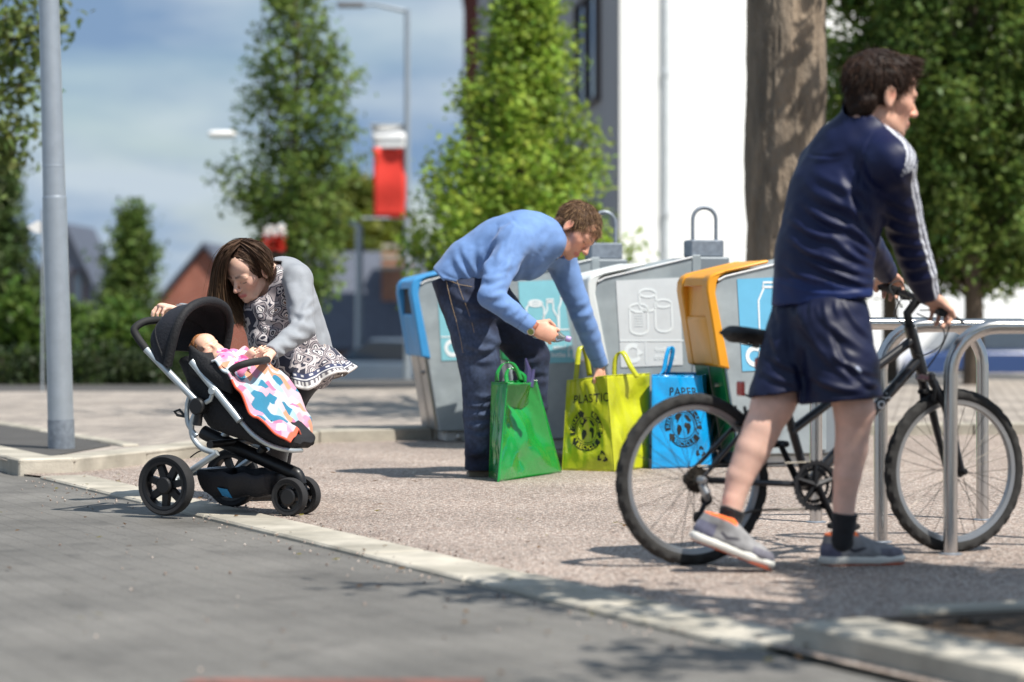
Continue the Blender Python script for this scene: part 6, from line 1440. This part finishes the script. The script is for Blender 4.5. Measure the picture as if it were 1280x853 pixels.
    b = MB(); b.lathe(c_, ax2, [(.036, -.011), (.038, -.008), (.038, .008), (.036, .011), (.034, .008), (.034, -.008)], seg=26, closed=True); b.build('strap', pm('leather_strap', srgb(150, 84, 58), rough=.6), wt)
    nv = Vector((-.30, -.90, -.35)); nv = (nv-ax2*nv.dot(ax2)).normalized()
    b = MB(); b.lathe(c_+nv*.034, nv, [(.019, 0), (.021, .003), (.020, .010), (.016, .0115)], seg=24); b.build('case', M_stain, wt)
    b = MB(); b.lathe(c_+nv*.046, nv, [(.0155, -.001), (.0155, .0008)], seg=20); b.build('dial', pm('green_dial', srgb(120, 140, 70), rough=.3, coat=.5), wt)
    # plastic bottle in the near hand
    pc = X(.075, .0, .040); bd2 = Vector((.94, .10, -.20)).normalized()
    bo = thing('plastic_bottle', 'small clear plastic bottle with purple cap held by the bending man', 'bottle', pc-bd2*.07)
    M_pet = pm('clear_plastic', srgb(225, 238, 240), rough=.06, trans=.85, var=.01, spec=.5)
    b = MB(); b.lathe(pc-bd2*.07, bd2, [(.02, 0), (.030, .006), (.031, .03), (.0295, .05), (.031, .07), (.031, .115), (.026, .135), (.014, .155), (.012, .162), (.012, .17)], seg=24); b.build('shell', M_pet, bo)
    b = MB(); b.lathe(pc-bd2*.07, bd2, [(.0318, .045), (.0322, .047), (.0322, .092), (.0318, .094)], seg=24, closed=False); b.build('label', pm('bottle_label', srgb(220, 228, 236), rough=.4, var=.2, scale=70, col2=srgb(150, 170, 190)), bo)
    b = MB(); b.lathe(pc-bd2*.07, bd2, [(.0135, .165), (.015, .168), (.015, .188), (.013, .192)], seg=18); b.build('cap', pm('purple_cap', srgb(176, 156, 206), rough=.4), bo)
bender()
# ---------------------------------------------------------------- woman leaning over the pushchair
def paisley_material():
    m = bpy.data.materials.new('paisley_print'); m.use_nodes = True; nt = m.node_tree; N = nt.nodes; L = nt.links.new; bs = N['Principled BSDF']; bs.inputs['Roughness'].default_value = .75; bs.inputs['Sheen Weight'].default_value = .15
    tc = N.new('ShaderNodeTexCoord'); nz = N.new('ShaderNodeTexNoise'); nz.inputs['Scale'].default_value = 14; nz.inputs['Detail'].default_value = 2; L(tc.outputs['Object'], nz.inputs[0])
    mx = N.new('ShaderNodeVectorMath'); mx.operation = 'MULTIPLY_ADD'; L(nz.outputs['Color'], mx.inputs[0]); mx.inputs[1].default_value = (.07, .07, .07); L(tc.outputs['Object'], mx.inputs[2])
    v = N.new('ShaderNodeTexVoronoi'); v.inputs['Scale'].default_value = 17; L(mx.outputs[0], v.inputs[0])
    r = N.new('ShaderNodeValToRGB'); r.color_ramp.interpolation = 'CONSTANT'; e = r.color_ramp.elements
    e[0].position = 0; e[0].color = (*srgb(132, 98, 78), 1)
    for p, c in ((.12, (226, 220, 216)), (.20, (34, 36, 54)), (.27, (206, 200, 200)), (.36, (40, 42, 60)), (.43, (150, 140, 142)), (.55, (42, 44, 62)), (.60, (196, 188, 188))):
        x = e.new(p); x.color = (*srgb(*c), 1)
    e[-1].position = .72; e[-1].color = (*srgb(44, 46, 64), 1)
    L(v.outputs['Distance'], r.inputs[0])
    at = N.new('ShaderNodeAttribute'); at.attribute_name = 'Col'
    mm = N.new('ShaderNodeMix'); mm.data_type = 'RGBA'; L(at.outputs['Alpha'], mm.inputs[0]); L(r.outputs[0], mm.inputs[6]); L(at.outputs['Color'], mm.inputs[7]); L(mm.outputs[2], bs.inputs['Base Color'])
    return m
M_pais = paisley_material()
def set_alpha(me, alpha):
    a = me.color_attributes['Col']; c = np.zeros(len(me.vertices)*4, np.float32); a.data.foreach_get('color', c); c = c.reshape(-1, 4); c[:, 3] = alpha; a.data.foreach_set('color', c.ravel())
def woman():
    root = thing('person', 'woman in grey cardigan and paisley dress leaning over the pushchair', 'person', G(372, 612))
    h = Head(W(312, 340, 11.36), (-.52, -.66, -.50), (-.10, -.20, 1), 1.0)
    nk = W(340, 349, 11.47); shN = W(371, 350, 11.36); elN = W(378, 412, 11.20); wrN = W(338, 441, 10.98); shF = W(330, 362, 11.70); elF = W(275, 400, 11.66); wrF = W(226, 389, 11.34)
    ch_ = W(352, 378, 11.50); ws = W(374, 424, 11.56); pel = W(386, 455, 11.6)
    lo, hi = bbox([W(180, 620, 10.8), W(415, 292, 10.8), W(415, 620, 11.95), W(180, 292, 11.95)], .02); lo[2] = .01
    S = SDF(lo, hi, .0048); h.build(S, fem=True)
    S.chain([h(-.03, 0, -.05), h(-.055, 0, -.11), nk], [.050, .050, .058], .03); S.chain([nk, ch_, ws, pel], [.075, .10, .10, .11], .04)
    S.chain([nk, shN, elN, wrN], [.05, .042, .036, .024], .02); S.chain([nk, shF, elF, wrF], [.05, .042, .036, .024], .02)
    k1, a1, k2, a2 = W(348, 535, 11.36), W(342, 600, 11.46), W(352, 535, 11.58), W(348, 598, 11.64)
    S.chain([pel, W(362, 490, 11.50), k1, a1], [.085, .065, .052, .036], .03); S.chain([pel, W(365, 490, 11.64), k2, a2], [.085, .065, .052, .036], .03)
    hand(S, wrN, (W(314, 447, 10.90)-wrN), Vector((.1, .25, -1)), -1, .98, curl=(14, 20, 16), thumb=(.3, .2))
    hand(S, wrF, (W(192, 386, 11.26)-wrF)+Z*.02, Vector((0, .1, -1)), 1, .98, curl=(28, 40, 30), thumb=(.5, .3))
    def pt_(P, C): h.paint(P, C, brow=srgb(84, 60, 48), lip=srgb(206, 104, 104), blush=.45); C *= (1+.04*noise3(P, 14, 3))[:, None]
    finish(S, 'body', M_skin, root, 1, srgb(232, 190, 168), pt_)
    # black leggings and flat shoes
    lo, hi = bbox([W(325, 620, 11.15), W(425, 430, 11.15), W(425, 620, 11.95), W(325, 430, 11.95)], .03); lo[2] = .0; S = SDF(lo, hi, .007)
    S.chain([pel, W(362, 490, 11.50), k1, a1], [.10, .085, .066, .044], .03); S.chain([pel, W(365, 490, 11.64), k2, a2], [.10, .085, .066, .044], .03); finish(S, 'leggings', M_cloth, root, 1, srgb(26, 26, 30))
    for a in (a1, a2):
        lo, hi = bbox([a-Z*.07, a+Vector((-.2, -.06, -.06))], .07); lo[2] = -.002; S = SDF(lo, hi, .006); g = Vector((a.x, a.y, .0)); S.chain([g+Vector((.03, 0, .032)), g+Vector((-.08, -.03, .032)), g+Vector((-.17, -.06, .026))], [.034, .036, .028], .02); S.cut((0, 0, .004), (0, 0, -1)); finish(S, 'shoe', M_cloth, root, 1, srgb(30, 28, 28))
    # dress bodice
    lo, hi = bbox([W(295, 475, 11.1), W(420, 325, 11.1), W(420, 475, 11.95), W(295, 325, 11.95)], .03); S = SDF(lo, hi, .0052)
    S.chain([W(346, 362, 11.50), W(352, 382, 11.50), W(370, 424, 11.54), W(384, 455, 11.58)], [.118, .128, .118, .135], .05); S.chain([W(330, 384, 11.42), W(332, 396, 11.44)], [.085, .078], .06); S.cap(W(322, 388, 11.56), W(324, 398, 11.56), .08, .07, .06); S.chain([W(330, 400, 11.45), W(334, 425, 11.42), W(350, 450, 11.42)], [.085, .085, .10], .06)
    S.chain([W(352, 352, 11.40), W(340, 352, 11.60)], [.07, .07], .05)
    S.cap(nk+Vector((-.02, 0, .03)), h(-.02, 0, -.09), .070, .075, .004, op='s'); S.ell(W(334, 345, 11.40), (.055, .09, .05), None, .01, 's')
    LN = [(a, b_, w_, am*.001) for a, b_, w_, am in (((318, 362), (332, 410), 5, 7), ((338, 365), (345, 412), 5, 6), ((326, 395), (350, 402), 4, 6), ((322, 405), (350, 415), 4, 6))]
    o = finish(S, 'dress', M_pais, root, 1, srgb(30, 30, 40), None, wrinkle=.0015, wf=8, lines=LN); set_alpha(o.data, 0.0)
    # skirt
    wc = W(380, 436, 11.55); hc = W(391, 483, 11.50)
    nu, nv = 220, 60; V = []; A_ = []; Cc = []
    for j in range(nv+1):
        v = j/nv
        for i in range(nu):
            a = 2*math.pi*i/nu; ca, sa = math.cos(a), math.sin(a)
            rx = .135+(.158-.135)*v**.9; ry = .13+(.20-.13)*v; fl = (.020*math.sin(a*7+.6)+.012*math.sin(a*13+2))*v**1.5
            c = wc.lerp(hc, v); x = (rx+fl)*ca; y = (ry+fl)*sa
            tilt = x*.42*v*(1.1 if ca > 0 else .2)
            p = c+Vector((x+.02*v*max(ca, 0), y, tilt+.012*math.sin(a*5)*v))
            V.append(p); b_ = 0.0; col = (0, 0, 0)
            if v > .60:
                b_ = 1.0; w_ = (v-.60)/.40
                if w_ < .34: col = srgb(52, 60, 92) if not ((i % 8) < 3 and .10 < w_ < .22) else srgb(220, 218, 220)
                elif w_ < .42: col = srgb(226, 224, 224)
                elif w_ < .52: col = srgb(58, 60, 80)
                elif w_ < .78: col = srgb(214, 210, 206) if (i % 4) < 2 else srgb(96, 92, 98)
                elif w_ < .88: col = srgb(228, 224, 220)
                else: col = srgb(150, 142, 138)
            A_.append(b_); Cc.append(col)
    Fq = np.array([(j*nu+i, j*nu+(i+1) % nu, (j+1)*nu+(i+1) % nu, (j+1)*nu+i) for j in range(nv) for i in range(nu)])
    o = link(np_mesh('skirt', np.array([tuple(p) for p in V]), Fq, smooth=True, cols=np.array(Cc)), 'skirt', M_pais, root); set_alpha(o.data, np.array(A_)); m_ = o.modifiers.new('solid', 'SOLIDIFY'); m_.thickness = .004
    # cardigan
    lo, hi = bbox([W(205, 490, 10.85), W(425, 318, 10.85), W(425, 490, 11.95), W(205, 318, 11.95)], .03); S = SDF(lo, hi, .0058)
    S.chain([W(358, 358, 11.52), W(366, 388, 11.54), W(380, 430, 11.58), W(385, 466, 11.60)], [.118, .122, .120, .140], .05); S.chain([shN, W(350, 345, 11.52), shF], [.064, .08, .064], .05); S.cap(W(358, 345, 11.46), W(370, 350, 11.44), .07, .07, .05)
    S.cut(W(349, 360, 11.4), Vector((-1, -.12, .10)), lo=np.array(W(285, 500, 11.2)), hi=np.array(W(358, 330, 11.64)))
    S.cut(W(349, 360, 11.4), Vector((-1, 0, .10)), lo=np.array(W(285, 500, 11.5)), hi=np.array(W(350, 362, 12)))
    S.cut(W(384, 474, 11.5), Vector((.15, 0, -1)), lo=np.array(W(330, 520, 11.2)), hi=np.array(W(430, 462, 12)))
    S.chain([shN, shN.lerp(elN, .5), elN, elN.lerp(wrN, .5), wrN], [.062, .058, .053, .046, .035], .025); S.chain([shF, elF, wrF], [.066, .055, .036], .025)
    S.cut(wrN+(wrN-elN).normalized()*.004, wrN-elN, lo=np.array(wrN)-.06, hi=np.array(wrN)+.08); S.cut(wrF+(wrF-elF).normalized()*.004, wrF-elF, lo=np.array(wrF)-.06, hi=np.array(wrF)+.08)
    S.cap(nk+Vector((-.03, 0, .02)), h(-.03, 0, -.09), .066, .075, .004, op='s'); S.ell(W(336, 342, 11.44), (.05, .09, .05), None, .01, 's')
    LN = [(a, b_, w_, am*.001) for a, b_, w_, am in (((392, 372), (376, 398), 4, 8), ((396, 385), (372, 412), 4, 8), ((360, 352), (372, 384), 5, 6), ((362, 400), (388, 410), 4, 8), ((356, 414), (384, 424), 4, 7), ((350, 428), (366, 434), 4, 6), ((345, 432), (356, 444), 3, 5), ((388, 425), (402, 460), 5, 8), ((378, 432), (390, 466), 5, 8), ((394, 400), (402, 440), 5, 7), ((366, 440), (376, 466), 4, 7), ((380, 345), (390, 372), 5, 5), ((368, 388), (384, 396), 4, 7))]
    def pt_(P, C): C *= (1+.04*noise3(P, 12, 6))[:, None]
    finish(S, 'cardigan', M_cloth, root, 1, srgb(146, 150, 156), pt_, wrinkle=.0014, wf=8, seed=12, lines=LN)
    # hair: scalp cap and long strands
    S = SDF(np.array(h.c)-.18, np.array(h.c)+.20, .004); S.ell(h(-.016, 0, .046), np.array((.107, .085, .090))*1.0, h.R, .0); S.cap(h(-.08, 0, .0), h(-.08, 0, -.08), .055, .04, .03); S.cut(h(.100, 0, .062), h.f*1.0-h.u*.95); P, Q = S.mesh(); P = relax(P, Q, 1); P = P+vnormals(P, Q)*(noise3(P, 30, 2)*.001)[:, None]
    r = np.random.default_rng(4); HB = np.array(srgb(72, 53, 43)); HT = np.array(srgb(156, 126, 96))
    cap_ = link(np_mesh('hair', P, Q, smooth=True, cols=np.tile(HB, (len(P), 1))*r.uniform(.8, 1.15, (len(P), 1))), 'hair', M_hair, root)
    g = lambda *q: [W(*p) for p in q]
    part = h(.05, .015, .135)
    gd = {1: g((300, 302, 11.33), (284, 308, 11.26), (272, 326, 11.27), (267, 352, 11.30), (264, 378, 11.32), (265, 397, 11.33)),
          2: g((302, 302, 11.32), (290, 311, 11.24), (281, 324, 11.24), (277, 350, 11.29), (279, 380, 11.33), (287, 404, 11.34)),
          3: g((306, 300, 11.40), (290, 305, 11.47), (280, 325, 11.49), (282, 360, 11.46), (292, 390, 11.42), (304, 408, 11.40)),
          4: g((312, 300, 11.44), (306, 318, 11.52), (300, 350, 11.50), (306, 380, 11.45), (322, 405, 11.42)),
          5: g((302, 302, 11.32), (318, 309, 11.28), (330, 322, 11.30), (335, 334, 11.36), (334, 345, 11.42), (330, 352, 11.46)),
          7: g((300, 303, 11.31), (313, 309, 11.285), (325, 318, 11.275), (333, 330, 11.30), (336, 342, 11.36), (334, 352, 11.42)),
          8: g((300, 304, 11.30), (311, 311, 11.27), (323, 322, 11.262), (331, 334, 11.285), (335, 346, 11.35), (334, 354, 11.41)),
          6: g((312, 300, 11.40), (330, 310, 11.44), (338, 326, 11.46), (334, 348, 11.49), (326, 378, 11.47), (320, 404, 11.44))}
    gd = {k_: np.array([tuple(p) for p in spline(v, 4)]) for k_, v in gd.items()}
    def rs(a, m=18): t = np.linspace(0, 1, len(a)); q = np.linspace(0, 1, m); return np.stack([np.interp(q, t, a[:, i]) for i in range(3)], 1)
    gd = {k_: rs(v) for k_, v in gd.items()}
    paths = []; 
    for a, b_, n_ in ((1, 2, 650), (1, 3, 800), (3, 4, 800), (2, 1, 200), (4, 6, 700), (5, 6, 700), (7, 8, 420), (5, 7, 500)):
        for _ in range(n_):
            t = r.uniform(-.06, 1.06); p = gd[a]*(1-t)+gd[b_]*t; j_ = r.normal(size=3)*.009; k2_ = np.linspace(.2, 1, 18)[:, None]
            wv = np.sin(np.linspace(0, r.uniform(3, 7), 18)+r.uniform(0, 6))[:, None]*r.normal(size=3)*.005; p = p+j_*k2_*1.6+wv*k2_
            L_ = r.uniform(.82, 1.03); q = np.linspace(0, min(L_, 1), 18); tt = np.linspace(0, 1, 18); paths.append(np.stack([np.interp(q, tt, p[:, i]) for i in range(3)], 1))
    paths = np.array(paths); n_ = len(paths); t = np.linspace(0, 1, 18)[None, :, None]; f_ = np.clip((t-.45)*1.6, 0, 1)*r.uniform(.1, .95, (n_, 1, 1))+r.uniform(0, .18, (n_, 1, 1)); c = (HB*(1-f_)+HT*f_)*r.uniform(.7, 1.2, (n_, 1, 1))
    ribbons(None, paths, r.uniform(.0010, .0022, n_), c, 'hair_strands', M_hair, cap_)['kind'] = 'stuff'
    # hair lying on the head, combed away from the parting
    N_ = vnormals(P, Q); L_ = h.local(P); ok_ = np.where(L_[:, 0] < .062-.35*np.maximum(.06-L_[:, 2], 0))[0]; n3 = 3600; ii = ok_[r.integers(0, len(ok_), n3)]; p = P[ii]; nn = N_[ii]; l = L_[ii]
    fl = np.stack([-.15-0*l[:, 0], np.sign(l[:, 1]-.012)*np.clip(.3+np.abs(l[:, 1]-.012)*2, 0, 1), -np.clip(np.abs(l[:, 1])*9+.15, 0, 1.2)], 1)@h.R.T; fl = fl-nn*(fl*nn).sum(1)[:, None]; fl /= np.maximum(np.linalg.norm(fl, axis=1)[:, None], 1e-6)
    t3 = np.linspace(0, 1, 8)[None, :, None]; ln = r.uniform(.03, .075, (n3, 1, 1)); cc_ = np.array(h(-.016, 0, .046))
    pth = p[:, None]+nn[:, None]*.002+fl[:, None]*ln*t3; rad = np.linalg.norm(p-cc_, axis=1)[:, None, None]; vv = pth-cc_; pth = cc_+vv/np.linalg.norm(vv, axis=2, keepdims=True)*(rad*(1-t3)+np.maximum(rad, .0)*t3+.002)
    f2 = r.uniform(0, .35, (n3, 1, 1))**1.5; c3 = (HB*(1-f2)+HT*f2)*r.uniform(.7, 1.25, (n3, 1, 1))*np.ones((1, 8, 1))
    ribbons(None, pth, r.uniform(.0009, .0018, n3), c3, 'hair_strands', M_hair, cap_)['kind'] = 'stuff'
    # thin bracelet
    ax2 = (wrF-elF).normalized(); b = MB(); b.lathe(wrF+ax2*.02, ax2, [(.030, -.004), (.031, 0), (.030, .004), (.028, 0)], seg=20, closed=True); b.build('bracelet', M_stain, root)
woman()
# ---------------------------------------------------------------- baby
def baby():
    c = pq(260, 441, .02)
    root = thing('person', 'baby with fair hair lying in the pushchair in a pink patterned top', 'person', pq(285, 470, 0))
    h = Head(c, (SF*.55-SS*.45+Z*.35), (-SF*.55+Z*.80-SS*.1), .68)
    nk = pq(278, 452, .0); be = pq(312, 500, 0); sh1 = pq(280, 452, -.09); el1 = pq(297, 463, -.12); w1 = pq(306, 450, -.07); sh2 = pq(292, 448, .08); el2 = pq(312, 456, .10); w2 = pq(318, 447, .05)
    lo, hi = bbox([pq(230, 540, -.25), pq(390, 400, .25), pq(230, 400, -.25), pq(390, 540, .25)], .03); S = SDF(lo, hi, .0045); h.build(S)
    S.ell(h(.06, .035, -.035), np.array((.03, .03, .028))*.74, h.R, .02); S.ell(h(.06, -.035, -.035), np.array((.03, .03, .028))*.74, h.R, .02)
    S.chain([h(-.02, 0, -.07), nk, be], [.04, .05, .065], .03); S.chain([nk, sh1, el1, w1], [.04, .026, .022, .017], .02); S.chain([nk, sh2, el2, w2], [.04, .026, .022, .017], .02)
    S.chain([be, pq(338, 528, -.06), pq(356, 548, -.06)], [.05, .035, .028], .02); S.chain([be, pq(342, 526, .06), pq(360, 545, .06)], [.05, .035, .028], .02)
    hand(S, w1, SF*.6-SS*.1+Z*.5, SS, 1, .5, k=.003); hand(S, w2, SF*.6-SS*.1+Z*.5, SS, 1, .5, k=.003)
    def pt_(P, C): h.paint(P, C, brow=srgb(206, 164, 134), lip=srgb(214, 120, 116), blush=.6)
    finish(S, 'body', M_skin, root, 1, srgb(238, 192, 168), pt_)
    short_hair(h, root, srgb(200, 140, 96), srgb(226, 176, 130), n=2200, thick=.004, length=.016, seed=3, line=(.075, .085, 1.05), messy=.2)
    S = SDF(lo, hi, .005); S.chain([nk+Vector((0, 0, -.004)), be], [.060, .062], .03); S.chain([sh1, el1, w1], [.038, .034, .026], .02); S.chain([sh2, el2, w2], [.038, .034, .026], .02)
    S.cut(w1, w1-el1, lo=np.array(w1)-.05, hi=np.array(w1)+.05); S.cut(w2, w2-el2, lo=np.array(w2)-.05, hi=np.array(w2)+.05)
    def pt2(P, C): m_ = noise3(P, 22, 4) > .45; C[m_] = np.array(srgb(248, 226, 236)); m_ = noise3(P, 22, 9) > .75; C[m_] = np.array(srgb(206, 70, 130))
    finish(S, 'top', M_cloth, root, 1, srgb(236, 140, 186), pt2, wrinkle=.002, wf=14)
baby()
